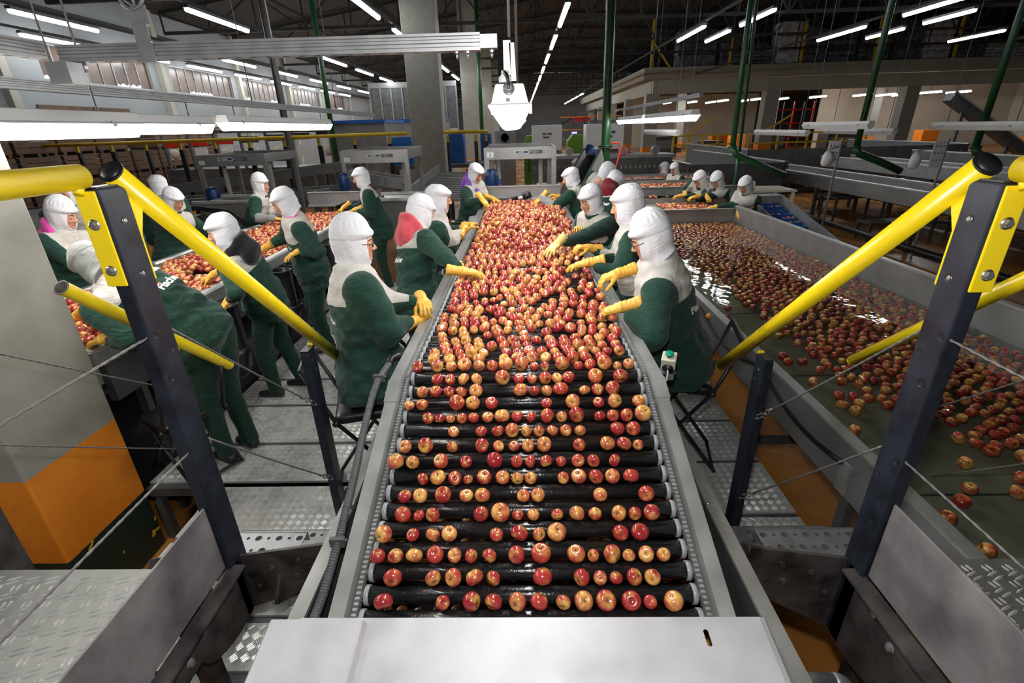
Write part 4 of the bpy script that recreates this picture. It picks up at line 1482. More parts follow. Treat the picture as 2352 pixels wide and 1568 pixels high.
channel('apple_trough', 'cross trough just beyond the far end of the water tank', 1.15, 3.5, 8.18, 9.4, 0.80)
channel('apple_trough', 'second cross trough behind it with apples on its flat rim', 1.4, 4.3, 10.2, 11.3, 0.93)
channel('apple_trough', 'third cross trough under the green pipe', 1.6, 4.8, 12.2, 13.2, 0.90)

# ------------------------------------------------------------------ left sorting table
LT = thing('sorting_table', 'left sorting table heaped with apples beyond the banded column', 'conveyor', (-3.1, 5.0, 0))
MB().box((-3.68, 2.55, 0.87), (-2.62, 7.75, 0.885)).build('bed', M['black'], LT)
for x0, x1 in ((-2.62, -2.53), (-3.74, -3.66)):
    mb = MB()
    mb.extrude([(x0, 2.55, 0.86), (x0, 2.55, 0.95), (x0 + 0.015, 2.55, 0.965), (x1 - 0.015, 2.55, 0.965), (x1, 2.55, 0.95), (x1, 2.55, 0.86)], (0, 5.2, 0))
    mb.build('rail', M['rail'], LT)
    MB().box((x0 + 0.02, 2.6, 0.6), (x1 - 0.02, 7.7, 0.86)).build('side_skirt', M['steel_dark'], LT)
    for y in (2.8, 4.45, 6.1, 7.5):
        MB().box((x0 + 0.01, y, FZ), (x0 + 0.06, y + 0.05, 0.62)).build('leg', M['steel_dark'], LT)
        MB().bar((x0 + 0.04, y + 0.02, 0.0), (x0 + 0.04, y + 0.5, 0.30), 0.03, 0.04).build('brace', M['galv'], LT)
MB().box((-3.70, 2.50, 0.75), (-2.55, 2.55, 0.955)).build('end_plate', M['steel'], LT)
MB().box((-3.9, 2.6, -0.25), (-2.75, 7.0, -0.15)).build('lower_belt', M['black'], LT)


def chute(name, label, x, y, z, r, ln):
    """open-topped black pipe for rejects: straight collar, joint band and an elbow below"""
    t = thing('reject_chute', label, 'chute', (x, y, z - ln))
    R_in = r * 0.93
    MB().lathe([(r, -ln * 0.62), (r, -0.012), (r * 1.05, -0.01), (r * 1.05, 0.0), (R_in, 0.0), (R_in, -ln * 0.6)], Matrix.Translation((x, y, z)), 20).build('collar', M['chute'], t)
    pts = [(x, y, z - ln * 0.6), (x, y, z - ln * 0.72), (x - 0.015, y + 0.01, z - ln * 0.85), (x - 0.07, y + 0.05, z - ln * 0.97), (x - 0.16, y + 0.1, z - ln * 1.05)]
    MB().tube(pts, r * 1.06, 18).build('elbow', M['chute'], t)
    MB().lathe([(r * 1.07, -0.006), (r * 1.09, 0), (r * 1.07, 0.006)], Matrix.Translation((x, y, z - ln * 0.61)), 18).build('joint_band', M['conduit'], t)
    MB().ball((x + r * 0.6, y - r * 0.85, z - ln * 0.6), 0.007, 8, 6).build('screw', M['bolt'], t)
    MB().bar((x, y, z - 0.2), (x - 0.2, y, z - 0.2), 0.02, 0.03).build('bracket', M['galv'], t)


for i, (x, y) in enumerate(((-2.42, 3.33), (-2.42, 3.66), (-2.44, 4.72), (-2.42, 4.98), (-2.42, 5.95), (-2.42, 6.2))):
    chute('reject_chute', 'open black reject pipe beside the left table, %s from the near end' % ORD[i], x, y, 0.86, 0.098, 0.62)
for i, (x, y) in enumerate(((-0.72, 5.05), (-0.70, 5.3))):
    chute('reject_chute', 'open black reject pipe at the conveyor behind the %s worker' % ('second' if i == 0 else 'white-hooded second'), x, y, 1.2, 0.075, 0.6)
button_box('yellow emergency-stop box with a red button on the left table rail', -2.49, 4.35, 1.01, 1, M['amber'], M['red'], False, -2.6)


# ------------------------------------------------------------------ infeed stands with maker's labels
def label_strip(x, y, z, w, par):
    """maker's label: dark blue pill with green end and white word, and a dark grey plate with rows of print"""
    h = w * 0.20
    o = MB().box((x, y - 0.003, z), (x + w, y, z + h)).build('label', M['label_white'], par)
    MB().box((x + h * 0.7, y - 0.006, z + h * 0.14), (x + w - h * 0.2, y - 0.003, z + h * 0.86)).build('label_field', M['label_blue'], o)
    MB().lathe([(h * 0.40, 0), (h * 0.40, 0.004), (0, 0.004)], Matrix.Translation((x + h * 0.62, y - 0.003, z + h * 0.5)) @ Matrix.Rotation(R(90), 4, 'X'), 14).build('label_disc', M['label_green'], o)
    flat_text('lettering', 'GREEFA', M['print'], (x + h * 1.35, y - 0.0075, z + h * 0.28), (1, 0, 0), (0, 0, 1), h * 0.62, o, 0.03)
    x2 = x + w * 1.05
    o2 = MB().box((x2, y - 0.003, z - h * 0.15), (x2 + w * 0.95, y, z + h * 1.05)).build('label', M['label_grey'], par)
    for q in range(4):
        MB().box((x2 + w * 0.25, y - 0.005, z + h * (0.02 + 0.24 * q)), (x2 + w * (0.5 + 0.1 * (q % 3)), y - 0.003, z + h * (0.12 + 0.24 * q))).build('print_line', M['print_grey'], o2)
    MB().box((x2 + w * 0.05, y - 0.005, z + h * 0.3), (x2 + w * 0.18, y - 0.003, z + h * 0.85)).build('print_block', M['print_grey'], o2)


def infeed(label, x0, x1, y, zt, zb, num, tag_x, lab_x, lw, depth=1.3):
    t = thing('infeed_stand', label, 'machine', ((x0 + x1) / 2, y, FZ))
    MB().box((x0, y, zb), (x1, y + 0.03, zt)).build('front_panel', M['steel'], t)
    for x in (x0, x1 - 0.03):
        MB().box((x, y + 0.03, zb + 0.05), (x + 0.03, y + depth, zt)).build('side_panel', M['steel'], t)
    MB().box((x0, y + depth, zb), (x1, y + depth + 0.03, zt + 0.02)).build('back_panel', M['steel'], t)
    MB().box((x0 + 0.03, y + 0.03, zb + 0.1), (x1 - 0.03, y + depth, zb + 0.115)).build('bed', M['steel_dark'], t)
    for x, yy, w_, m in ((x0, y + 0.02, 0.07, 'steel'), (x1 - 0.07, y + 0.02, 0.07, 'steel'), (x0 + 0.16, y + 0.5, 0.05, 'beam'), (x1 - 0.24, y + 0.5, 0.06, 'beam'), (x0, y + depth - 0.07, 0.07, 'steel'), (x1 - 0.07, y + depth - 0.07, 0.07, 'steel')):
        MB().box((x, yy, FZ), (x + w_, yy + 0.06, zb + 0.05)).build('leg', M[m], t)
    MB().box((x0 + 0.16, y + 0.5, 0.98), (x1 - 0.18, y + 0.54, 1.03)).build('cross_bar', M['beam'], t)
    MB().box((x0 + 0.05, y + 0.3, 0.66), (x1 - 0.05, y + depth, 0.72)).build('lower_bed', M['steel_dark'], t)
    MB().box((tag_x, y - 0.004, zb + 0.03), (tag_x + 0.1, y, zb + 0.1)).build('number_plate', M['label_white'], t)
    flat_text('number', num, M['label_grey'], (tag_x + 0.035, y - 0.006, zb + 0.045), (1, 0, 0), (0, 0, 1), 0.055, t)
    label_strip(lab_x, y, (zt + zb) / 2 - lw * 0.03, lw, t)
    return t


infeed('middle infeed stand with label and plate 3 behind the conveyor end', -0.54, 0.50, 7.45, 1.85, 1.69, '3', -0.50, -0.10, 0.20)
infeed('infeed stand with label and plate 2 left of the grey column', -3.2, -2.0, 9.1, 1.81, 1.60, '2', -3.14, -2.72, 0.23)
infeed('infeed stand with label and plate 1, leftmost of three', -5.75, -4.5, 9.0, 1.81, 1.62, '1', -5.68, -5.33, 0.26)


def motor(label, x, y, z, tilt=0.0, ln=0.26, r=0.085):
    t = thing('motor', label, 'motor', (x, y, z))
    Mt = Matrix.Translation((x, y, z)) @ Matrix.Rotation(R(tilt), 4, 'Y')
    MB().lathe([(0, 0), (r * 0.8, 0), (r, 0.02), (r, ln), (r * 0.85, ln + 0.03), (r * 0.6, ln + 0.045), (0, ln + 0.045)], Mt, 18).build('casing', M['motor'], t)
    for k in range(10):
        a = 2 * math.pi * k / 10
        q = MB().cbox((0, 0, 0), (0.006, 0.02, ln * 0.7))
        Mk = Mt @ Matrix.Rotation(a, 4, 'Z') @ Matrix.Translation((0, r + 0.005, ln * 0.5))
        q.v = [tuple(Mk @ Vector(v)) for v in q.v]
        q.build('cooling_fin', M['motor'], t)
    q = MB().cbox((0, 0, 0), (0.05, 0.05, 0.07))
    Mk = Mt @ Matrix.Translation((r + 0.02, -0.02, ln * 0.5))
    q.v = [tuple(Mk @ Vector(v)) for v in q.v]
    q.build('terminal_box', M['motor'], t)
    MB().tube([Mt @ Vector((0, 0, 0)), Mt @ Vector((0, 0, -0.22))], 0.05, 10).build('gearbox', M['steel_dark'], t)
    q = Mt @ Vector((0, 0, -0.2))
    MB().bar(q, q + Vector((0, 0.55, 0)), 0.06, 0.04).bar((q.x, q.y, q.z), (q.x, q.y, FZ), 0.05, 0.05).build('mount', M['steel_dark'], t)


motor('upright blue motor beside the left leg of the middle stand', -0.43, 7.3, 1.27)
motor('upright blue motor beside the stand with plate 2', -3.15, 8.95, 1.15)
motor('upright blue motor beside the leftmost stand', -5.45, 8.8, 0.95, 0, 0.3, 0.11)
motor('tilted blue motor on the sloping elevator right of the middle stand', 1.07, 8.9, 1.50, 25, 0.28, 0.1)


# end troughs and their rinse hoses
def end_trough(label, x0, x1, y, zt, zb):
    t = thing('end_trough', label, 'trough', ((x0 + x1) / 2, y, zb))
    MB().box((x0, y, zb), (x1, y + 0.012, zt)).build('front_panel', M['steel'], t)
    MB().box((x0, y - 0.02, zt), (x1, y + 0.05, zt + 0.012)).build('top_rim', M['rail'], t)
    for x in (x0, x1 - 0.012):
        MB().box((x, y + 0.012, zb), (x + 0.012, y + 0.4, zt)).build('side_panel', M['steel'], t)
    MB().box((x0, y + 0.012, zb), (x1, y + 0.4, zb + 0.01)).build('bottom', M['steel'], t)
    MB().box((x0, y - 0.05, zb - 0.03), (x1, y, zb - 0.0)).build('lower_rim', M['rail'], t)
    for x in (x0 + 0.03, x1 - 0.08):
        MB().box((x, y + 0.1, 0.0 if x > -1 else FZ), (x + 0.05, y + 0.15, zb)).build('leg', M['steel_dark'], t)
    return t


end_trough('bright steel end trough behind the far end of the roller conveyor', -0.53, 0.53, 7.02, 1.36, 1.21)
end_trough('bright steel end trough behind the far end of the left table', -3.5, -2.4, 8.15, 1.22, 1.04)
br = thing('brush_strip', 'row of pale bristles across the far end of the conveyor', 'brush', (0, 6.95, 1.12))
MB().box((-0.52, 6.95, 1.175), (0.52, 6.98, 1.2)).build('holder', M['rail'], br)
mb = MB()
for k in range(120):
    x = -0.51 + 1.02 * k / 119
    mb.bar((x, 6.955, 1.176), (x + random.uniform(-0.006, 0.006), 6.93, 1.11), 0.004, 0.003)
mb.build('bristles', M['beige'], br, kind='stuff')
for lab, pts in (('black rinse hose with a brass valve lying along the middle end trough', [(-0.58, 6.9, 1.14), (-0.45, 6.9, 1.19), (-0.2, 6.9, 1.19), (-0.06, 6.9, 1.215)]),
                 ('black rinse hose with a valve beyond the left table', [(-3.0, 8.0, 1.0), (-2.8, 8.0, 1.07), (-2.6, 8.0, 1.07)])):
    h = thing('rinse_hose', lab, 'hose', pts[0])
    MB().tube(pts, 0.032, 12).build('hose', M['black'], h)
    e = Vector(pts[-1])
    MB().tube([e, e + Vector((0.07, 0, 0.012))], 0.022, 10).build('valve', M['beige'], h)
    MB().tube([e + Vector((0.07, 0, 0.012)), e + Vector((0.18, 0, 0.05))], 0.038, 12).build('nozzle', M['black'], h)
    MB().bar(e + Vector((0.03, 0, 0.03)), e + Vector((0.06, 0, 0.07)), 0.012, 0.006).bar(e + Vector((0.06, 0, 0.07)), e + Vector((0.17, 0, 0.10)), 0.012, 0.006).build('lever', M['motor'], h)
for lab, pts in (('thick black hose arching beside the grey hopper at the left line', [(-5.2, 7.2, 1.12), (-4.7, 7.1, 1.17), (-4.1, 6.9, 1.12), (-3.75, 6.7, 0.95), (-3.7, 6.6, 0.7)]),
                 ('thick black hose hanging behind the man at the left table', [(-2.1, 8.0, 1.1), (-1.75, 7.9, 1.07), (-1.5, 7.7, 0.95), (-1.4, 7.5, 0.7)])):
    h = MB().tube(pts, 0.035, 12).build('hose', M['black'])
    props(h, lab, 'hose')
for lab, cx, cy in (('grey sheet-metal hopper beyond the workers at the left table', -4.55, 8.1), ('grey sheet-metal hopper between the left table and the grey column', -1.75, 7.9)):
    t = thing('sheet_hopper', lab, 'hopper', (cx, cy, 0))
    MB()._add([(cx - 0.55, cy - 0.4, 1.15), (cx + 0.55, cy - 0.4, 1.15), (cx + 0.3, cy - 0.2, 0.65), (cx - 0.3, cy - 0.2, 0.65)], [(0, 1, 2, 3)])._add([(cx + 0.55, cy - 0.4, 1.15), (cx + 0.55, cy + 0.4, 1.15), (cx + 0.3, cy + 0.2, 0.65), (cx + 0.3, cy - 0.2, 0.65)], [(0, 1, 2, 3)])._add([(cx - 0.55, cy + 0.4, 1.15), (cx - 0.55, cy - 0.4, 1.15), (cx - 0.3, cy - 0.2, 0.65), (cx - 0.3, cy + 0.2, 0.65)], [(0, 1, 2, 3)])._add([(cx + 0.55, cy + 0.4, 1.15), (cx - 0.55, cy + 0.4, 1.15), (cx - 0.3, cy + 0.2, 0.65), (cx + 0.3, cy + 0.2, 0.65)], [(0, 1, 2, 3)]).build('funnel', M['steel'], t)
    MB().box((cx - 0.58, cy - 0.43, 1.15), (cx + 0.58, cy - 0.38, 1.19)).box((cx - 0.58, cy + 0.38, 1.15), (cx + 0.58, cy + 0.43, 1.19)).build('rim', M['rail'], t)
    MB().box((cx - 0.3, cy - 0.2, 0.45), (cx + 0.3, cy + 0.2, 0.65)).build('outlet', M['steel_dark'], t)
    for q in (-0.5, 0.5):
        MB().box((cx + q - 0.03, cy - 0.35, FZ), (cx + q + 0.03, cy - 0.3, 1.15)).build('leg', M['steel_dark'], t)
# flume running up the third line at the left
t = thing('flume', 'steel flume with apples on the third line at the left', 'trough', (-5.0, 6.5, FZ))
for x in (-6.45, -5.25):
    MB().box((x - 0.02, 3.0, 0.6), (x + 0.02, 8.6, 0.95)).build('side_panel', M['steel'], t)
    for y in (3.2, 5.6, 8.2):
        MB().box((x - 0.03, y, FZ), (x + 0.03, y + 0.06, 0.6)).build('leg', M['steel_dark'], t)
MB().box((-6.43, 3.0, 0.72), (-5.27, 8.6, 0.74)).build('bed', M['tankfloor'], t)

# ------------------------------------------------------------------ hanging lamps over the lines
def hung_lamp(label, x, y0, y1, z, w, lit, hang=2.6, hooks=True):
    """tray housing, rim with clips and a lower diffuser, seen end-on or from the side"""
    t = thing('hanging_lamp', label, 'lamp', (x, y0, z), 'hanging lamps over the sorting lines')
    h = w * 0.95
    def slab(prof, name, mat):
        mb = MB()
        mb.extrude([(x + a * w, y0 + (0.012 if name == 'diffuser' else 0), z + b * h) for a, b in prof], (0, y1 - y0 - (0.024 if name == 'diffuser' else 0), 0))
        return mb.build(name, M[mat], t, bevel=0.004 if w > 0.1 and name == 'housing' else 0)
    slab([(-0.5, 0.57), (0.5, 0.57), (0.42, 0.60), (0.32, 0.98), (0.28, 1.0), (-0.28, 1.0), (-0.32, 0.98), (-0.42, 0.60)], 'housing', 'white')
    slab([(-0.5, 0.52), (0.5, 0.52), (0.5, 0.565), (-0.5, 0.565)], 'rim', 'white')
    slab([(-0.49, 0.515), (-0.40, 0.36), (-0.36, 0.30), (-0.18, 0.03), (-0.12, 0.0), (0.12, 0.0), (0.18, 0.03), (0.36, 0.30), (0.40, 0.36), (0.49, 0.515)], 'diffuser', lit)
    for yy in (y0 + 0.25, y1 - 0.25):
        for s in (-1, 1):
            MB().cbox((x + s * 0.505 * w, yy, z + 0.53 * h), (0.008, 0.03, 0.03)).build('clip', M['galv'], t)
        if hooks:
            MB().tube([(x, yy, z + h), (x, yy, hang)], 0.006, 6).build('hanger', M['galv'], t)
    return t


ML = hung_lamp('bright weatherproof lamp hanging end-on over the near conveyor', -0.03, 1.50, 4.1, 2.095, 0.123, 'lamp', 2.30, False)
MB().lathe([(0.012, 0), (0.016, 0.004), (0.016, 0.01), (0.008, 0.016), (0, 0.016)], Matrix.Translation((-0.032, 1.4995, 2.2)) @ Matrix.Rotation(R(90), 4, 'X'), 14).build('cable_gland', M['galv'], ML)
MB().box((-0.04, 1.497, 2.168), (-0.03, 1.4995, 2.176)).build('latch', M['conduit'], ML)
MB().tube([(-0.032, 1.484, 2.2), (-0.032, 1.47, 2.215), (-0.036, 1.475, 2.232), (-0.042, 1.495, 2.24)], 0.0045, 8).build('lamp_cable', M['black'], ML)
MB().lathe([(0.016, 0), (0.018, 0.004), (0.018, 0.014), (0.011, 0.02), (0.011, 0.03), (0, 0.03)], Matrix.Translation((-0.042, 1.53, 2.216)), 14).build('swivel', M['white'], ML)
MB().bar((-0.035, 1.53, 2.235), (-0.035, 1.53, 2.318), 0.02, 0.004, (0, 1, 0)).bar((-0.018, 1.53, 2.22), (-0.022, 1.53, 2.312), 0.014, 0.004, (0, 1, 0)).build('hanger_plate', M['galv'], ML)
hung_lamp('lamp hidden in line behind the near one over the conveyor', -0.03, 4.3, 6.9, 2.095, 0.123, 'lamp', 9.37)
hung_lamp('wide white lamp over the left table, cut by the left edge of the view', -2.45, 0.75, 3.32, 2.11, 0.15, 'lampside', 8.8)
hung_lamp('long white lamp over the left table beside the cut one', -2.9, 2.2, 4.88, 2.13, 0.15, 'lampside', 2.385)
hung_lamp('white lamp with a yellow stain over the far half of the left table', -2.9, 5.13, 7.95, 2.15, 0.15, 'lampside', 2.385)
hung_lamp('lit lamp with clips hanging over the far end of the water tank', 2.28, 7.05, 9.65, 2.12, 0.15, 'lampside', 2.40)
hung_lamp('lit lamp behind it in the same row over the water tank', 2.28, 9.85, 12.4, 2.12, 0.15, 'lampside', 2.40)
for i, (x, y0, y1, z) in enumerate(((5.6, 8.6, 10.6, 1.93), (6.9, 7.3, 9.0, 1.88), (5.9, 11.0, 13.4, 1.78), (7.4, 10.6, 13.0, 1.77), (3.4, 11.5, 14.5, 1.85))):
    hung_lamp('unlit white lamp over the right-hand flumes, %s' % ('upper, near the white board', 'upper, furthest right', 'lower, by the thin green pipe', 'lower, beside the second green pipe', 'lower, under the lit lamps')[i], x, y0, y1, z, 0.13, 'white', roof_z(x) - 0.01)


def strut(name, label, p, q, w=0.041, slots=True, cat='strut'):
    """perforated steel channel with three ribs along its face and slots below"""
    t = thing(name, label, cat, p)
    p, q = Vector(p), Vector(q)
    s, u, d = basis(q - p)
    mb = MB()
    prof = [(-w / 2, -w / 2), (w / 2, -w / 2), (w / 2, -w * 0.3), (w * 0.42, -w * 0.25), (w * 0.42, -w * 0.08), (w / 2, -w * 0.03), (w / 2, w * 0.12), (w * 0.42, w * 0.17), (w * 0.42, w * 0.3), (w / 2, w * 0.35), (w / 2, w / 2), (-w / 2, w / 2), (-w / 2, w * 0.35), (-w * 0.42, w * 0.3), (-w * 0.42, w * 0.17), (-w / 2, w * 0.12), (-w / 2, -w * 0.03), (-w * 0.42, -w * 0.08), (-w * 0.42, -w * 0.25), (-w / 2, -w * 0.3)]
    mb.sweep([p, q], prof)
    mb.build('channel', M['galv'], t)
    if slots:
        n = int((q - p).length / 0.045)
        sm = MB()
        for k in range(n):
            c = p + d * (0.03 + 0.045 * k) - u * (w / 2 + 0.0004)
            sm.bar(c - d * 0.007, c + d * 0.007, 0.008, 0.0008)
        sm.build('slot_row', M['black'], t, kind='stuff')
    return t


ARM = strut('lamp_arm', 'long galvanised channel arm carrying the near conveyor lamp', (-1.255, 1.52, 2.318), (-0.105, 1.52, 2.314))
MB().box((-0.125, 1.502, 2.298), (-0.06, 1.538, 2.33)).build('end_sleeve', M['galv'], ARM)
for x in (-0.17, -0.14, -0.075):
    MB().hexbolt((x, 1.52, 2.296), (0, 0, -1), 0.006, 0.006).tube([(x, 1.52, 2.292), (x, 1.52, 2.276)], 0.003, 8).build('bolt', M['bolt'], ARM)
MB().box((-1.275, 1.47, 2.243), (-1.215, 1.53, 2.296)).build('corner_box', M['galv'], ARM)
for x in (-1.19, -1.22):
    MB().tube([(x, 1.5, 2.298), (x, 1.5, 2.27)], 0.005, 8).build('bolt', M['bolt'], ARM)
strut('strut', 'short galvanised channel running to the corner box at top left', (-1.262, 0.7, 2.318), (-1.262, 1.45, 2.318))
strut('strut', 'long galvanised channel hung above the left table lamps', (-2.9, 1.6, 2.41), (-2.9, 10.5, 2.41), 0.06, False)
strut('strut', 'galvanised channel above the lit lamps over the water tank', (2.28, 6.9, 2.42), (2.28, 13.0, 2.42), 0.05, False)
for y in (3.4, 5.8, 8.4):
    o = MB().tube([(-2.9, y, 2.43), (-2.9, y, roof_z(-2.9) - 0.01)], 0.006, 6).build('hanger_rod', M['galv'])
    props(o, 'thin rod hanging the %s part of the long channel over the left table' % {3.4: 'near', 5.8: 'middle', 8.4: 'far'}[y], 'rod')
for x, y in ((2.28, 7.3), (2.28, 9.2), (-0.028, 1.53)):
    o = MB().tube([(x, y, 2.44 if x > 0 else 2.325), (x, y, roof_z(x) - 0.01)], 0.004, 6).build('hanger_wire', M['galv'])
    props(o, 'thin wire rising from the %s' % ('lamp over the near conveyor' if y < 2 else 'near end of the lit lamps' if y < 8 else 'joint of the lit lamps'), 'wire')
# hook plate with a coil of grey cable on the arm
HK = thing('hook_plate', 'bent steel plate with a coil of grey cable on the lamp arm', 'bracket', (-1.0, 1.50, 2.30))
MB().box((-1.025, 1.494, 2.29), (-0.985, 1.4975, 2.375)).box((-1.025, 1.494, 2.3755), (-0.985, 1.52, 2.379)).box((-1.03, 1.5175, 2.38), (-0.99, 1.52, 2.425)).build('plate', M['galv'], HK)
coil = []
for k in range(70):
    a = k * 0.31
    coil.append((-1.02 + 0.032 * math.cos(a) + 0.006 * math.sin(a * 0.37), 1.515 + 0.004 * math.sin(k * 0.5), 2.455 + 0.036 * math.sin(a) + 0.006 * math.cos(a * 0.23)))
MB().tube(coil, 0.0026, 6).build('coil', M['galv'], HK)
MB().tube([(-1.015, 1.515, 2.42), (-1.018, 1.515, 2.47), (-1.03, 1.515, 2.9), (-1.03, 1.515, roof_z(-1.03) - 0.01)], 0.0028, 6).build('cable', M['galv'], HK)

# ------------------------------------------------------------------ distant machinery
# yellow rail fence across the left
F = thing('rail_fence', 'long yellow-topped rail on black posts crossing the hall at left', 'fence', (-8, 15, FZ))
MB().tube([(-15.2, 15, 1.985), (-3.25, 15, 2.045)], 0.05, 10).build('top_rail', M['yellow_dull'], F)
MB().tube([(-2.2, 15, 2.05), (-0.95, 15, 2.03)], 0.05, 10).build('top_rail', M['yellow_dull'], F)
for k in range(13):
    x = -15.0 + 1.02 * k if k < 12 else -2.1
    big = k % 2
    MB().box((x - 0.04 - 0.02 * big, 15.0, FZ), (x + 0.04 + 0.02 * big, 15.08, 1.78)).build('post', M['blackpost'], F)
    MB().box((x - 0.035, 14.99, 1.78), (x + 0.035, 15.05, 1.95)).build('bracket', M['yellow_dull'], F)
for x in (-1.3, -1.0):
    MB().box((x - 0.05, 15.0, FZ), (x + 0.05, 15.08, 1.78)).build('post', M['blackpost'], F)
    MB().box((x - 0.035, 14.99, 1.78), (x + 0.035, 15.05, 1.95)).build('bracket', M['yellow_dull'], F)


# grey bins with blue liners, blue bins
def bin_(name, label, x0, x1, y0, y1, z0, z1, body, rim=None, group=None):
    t = thing(name, label, 'bin', ((x0 + x1) / 2, y0, z0), group)
    th = 0.04
    MB().box((x0, y0, z0), (x1, y0 + th, z1)).box((x0, y1 - th, z0), (x1, y1, z1)).box((x0, y0 + th, z0), (x0 + th, y1 - th, z1)).box((x1 - th, y0 + th, z0), (x1, y1 - th, z1)).box((x0 + th, y0 + th, z0), (x1 - th, y1 - th, z0 + 0.05)).build('body', M[body], t)
    n = max(2, int((x1 - x0) / 0.5))
    for k in range(n + 1):
        x = x0 + (x1 - x0) * k / n
        MB().box((x - 0.02, y0 - 0.02, z0), (x + 0.02, y0, z1 - 0.1)).build('rib', M[body], t)
    if rim:
        MB().box((x0 - 0.05, y0 - 0.06, z1 - 0.05), (x1 + 0.05, y0 + 0.05, z1 + 0.05)).box((x0 - 0.05, y1 - 0.05, z1 - 0.05), (x1 + 0.05, y1 + 0.06, z1 + 0.05)).box((x0 - 0.05, y0 + 0.05, z1 - 0.05), (x0 + 0.05, y1 - 0.05, z1 + 0.05)).box((x1 - 0.05, y0 + 0.05, z1 - 0.05), (x1 + 0.05, y1 - 0.05, z1 + 0.05)).build('liner_rim', M[rim], t)
    return t


bin_('silo_tank', 'tall grey tank with a blue liner edge behind the yellow rail', -6.3, -4.45, 17.2, 20.0, FZ, 2.42, 'steel', 'blue')
bin_('silo_tank', 'second grey tank with a blue liner edge, half behind the column', -5.0, -3.2, 21.5, 24, FZ, 2.5, 'steel', 'blue')
bin_('blue_bin', 'blue plastic bin just right of the grey column', -2.35, -1.9, 17, 17.8, 1.1, 1.98, 'blue', None, 'blue bins behind the yellow rail')
bin_('blue_bin', 'narrow blue bin further right at the end of the yellow rail', -1.3, -1.0, 17, 17.8, 1.15, 1.95, 'blue', None, 'blue bins behind the yellow rail')
bin_('blue_bin', 'blue plastic bin left of the grey column under the rail', -4.1, -3.5, 16.6, 17.2, 1.1, 1.92, 'blue', None, 'blue bins behind the yellow rail')
MB().box((-4.2, 16.2, 1.0), (-0.9, 18.2, 1.1)).build('bin_deck', M['steel_dark'])
props(bpy.data.objects['bin_deck'], 'dark steel deck carrying the blue bins', 'deck')
for x in (-4.0, -1.1):
    for y in (16.4, 18.0):
        o = MB().box((x - 0.06, y - 0.06, FZ), (x + 0.06, y + 0.06, 1.0)).build('deck_leg', M['steel_dark'], bpy.data.objects['bin_deck'])

# stacked wooden bins along the window wall
for c in range(12):
    for r_ in range(4):
        y0, z0 = 7.0 + 1.42 * c, FZ + 0.72 * r_
        if r_ == 3 and c in (3, 8):
            continue
        x1 = XW + 1.6
        t = thing('wooden_bin', 'dark wooden fruit bin along the window wall, stack %s, %s' % (ORD[c], ('bottom', 'second up', 'third up', 'top')[r_]), 'bin', (x1 - 0.6, y0 + 0.65, z0), 'stacked wooden fruit bins')
        MB().box((x1 - 1.2, y0, z0 + 0.08), (x1 - 0.02, y0 + 1.3, z0 + 0.1)).build('bottom', M['wood'], t)
        for q in range(4):
            MB().box((x1 - 0.02, y0, z0 + 0.1 + 0.155 * q), (x1, y0 + 1.3, z0 + 0.24 + 0.155 * q)).build('slat', M['wood'], t)
            MB().box((x1 - 1.2, y0, z0 + 0.1 + 0.155 * q), (x1 - 0.02, y0 + 0.02, z0 + 0.24 + 0.155 * q)).build('slat', M['wood'], t)
        for q in (0.1, 0.65, 1.2):
            MB().box((x1 - 1.15, y0 + q - 0.05, z0), (x1 + 0.01, y0 + q + 0.05, z0 + 0.08)).build('runner', M['wood'], t)


# dark sloping conveyors on the left
def slope_conv(label, p, q, w, mat='steel_dark', rollers=True):
    t = thing('belt_conveyor', label, 'conveyor', p)
    p, q = Vector(p), Vector(q)
    s, u, d = basis(q - p)
    for e in (-1, 1):
        MB().bar(p + s * (e * w / 2), q + s * (e * w / 2), 0.04, 0.22).build('side_rail', M[mat], t)
    MB().bar(p - u * 0.02, q - u * 0.02, w - 0.06, 0.02).build('belt', M['black'], t)
    for f in (0.15, 0.85):
        c = p.lerp(q, f)
        for e in (-1, 1):
            a = c + s * (e * w / 2) - u * 0.1
            MB().bar(a, (a.x, a.y, FZ), 0.06, 0.06).build('leg', M[mat], t)
    return t


slope_conv('dark steel conveyor sloping up behind the leftmost stand', (-10.5, 12.6, 0.75), (-4.3, 13.2, 1.35), 0.8, 'steel')
slope_conv('lower dark conveyor passing behind the workers at far left', (-11.5, 10.9, 0.6), (-4.2, 11.3, 0.9), 0.8, 'steel')
slope_conv('long grey conveyor at the far left edge', (-8.2, 3.5, 1.0), (-7.2, 9.5, 1.0), 0.7, 'steel')
slope_conv('dark conveyor with a steel hood behind the second stand', (-3.95, 11.6, 1.25), (-2.75, 11.8, 1.0), 0.8, 'steel')
slope_conv('slatted elevator rising to the right of the middle stand', (0.72, 7.9, 1.0), (1.2, 8.7, 1.66), 0.3, 'steel')
# slatted grey ramp by the column
t = thing('slatted_ramp', 'grey slatted ramp running back beside the grey column', 'ramp', (-1.7, 12, 0.8))
for k in range(16):
    y = 9.8 + 0.28 * k
    MB().box((-2.25, y, 0.82 + 0.012 * k), (-1.0, y + 0.2, 0.86 + 0.012 * k)).build('slat', M['galv'], t)
for x in (-2.28, -0.98):
    MB().bar((x, 9.8, 0.9), (x, 14.3, 1.1), 0.04, 0.3).build('side_rail', M['galv'], t)
    for y in (10, 14):
        MB().box((x - 0.03, y, FZ), (x + 0.03, y + 0.06, 0.8)).build('leg', M['steel_dark'], t)
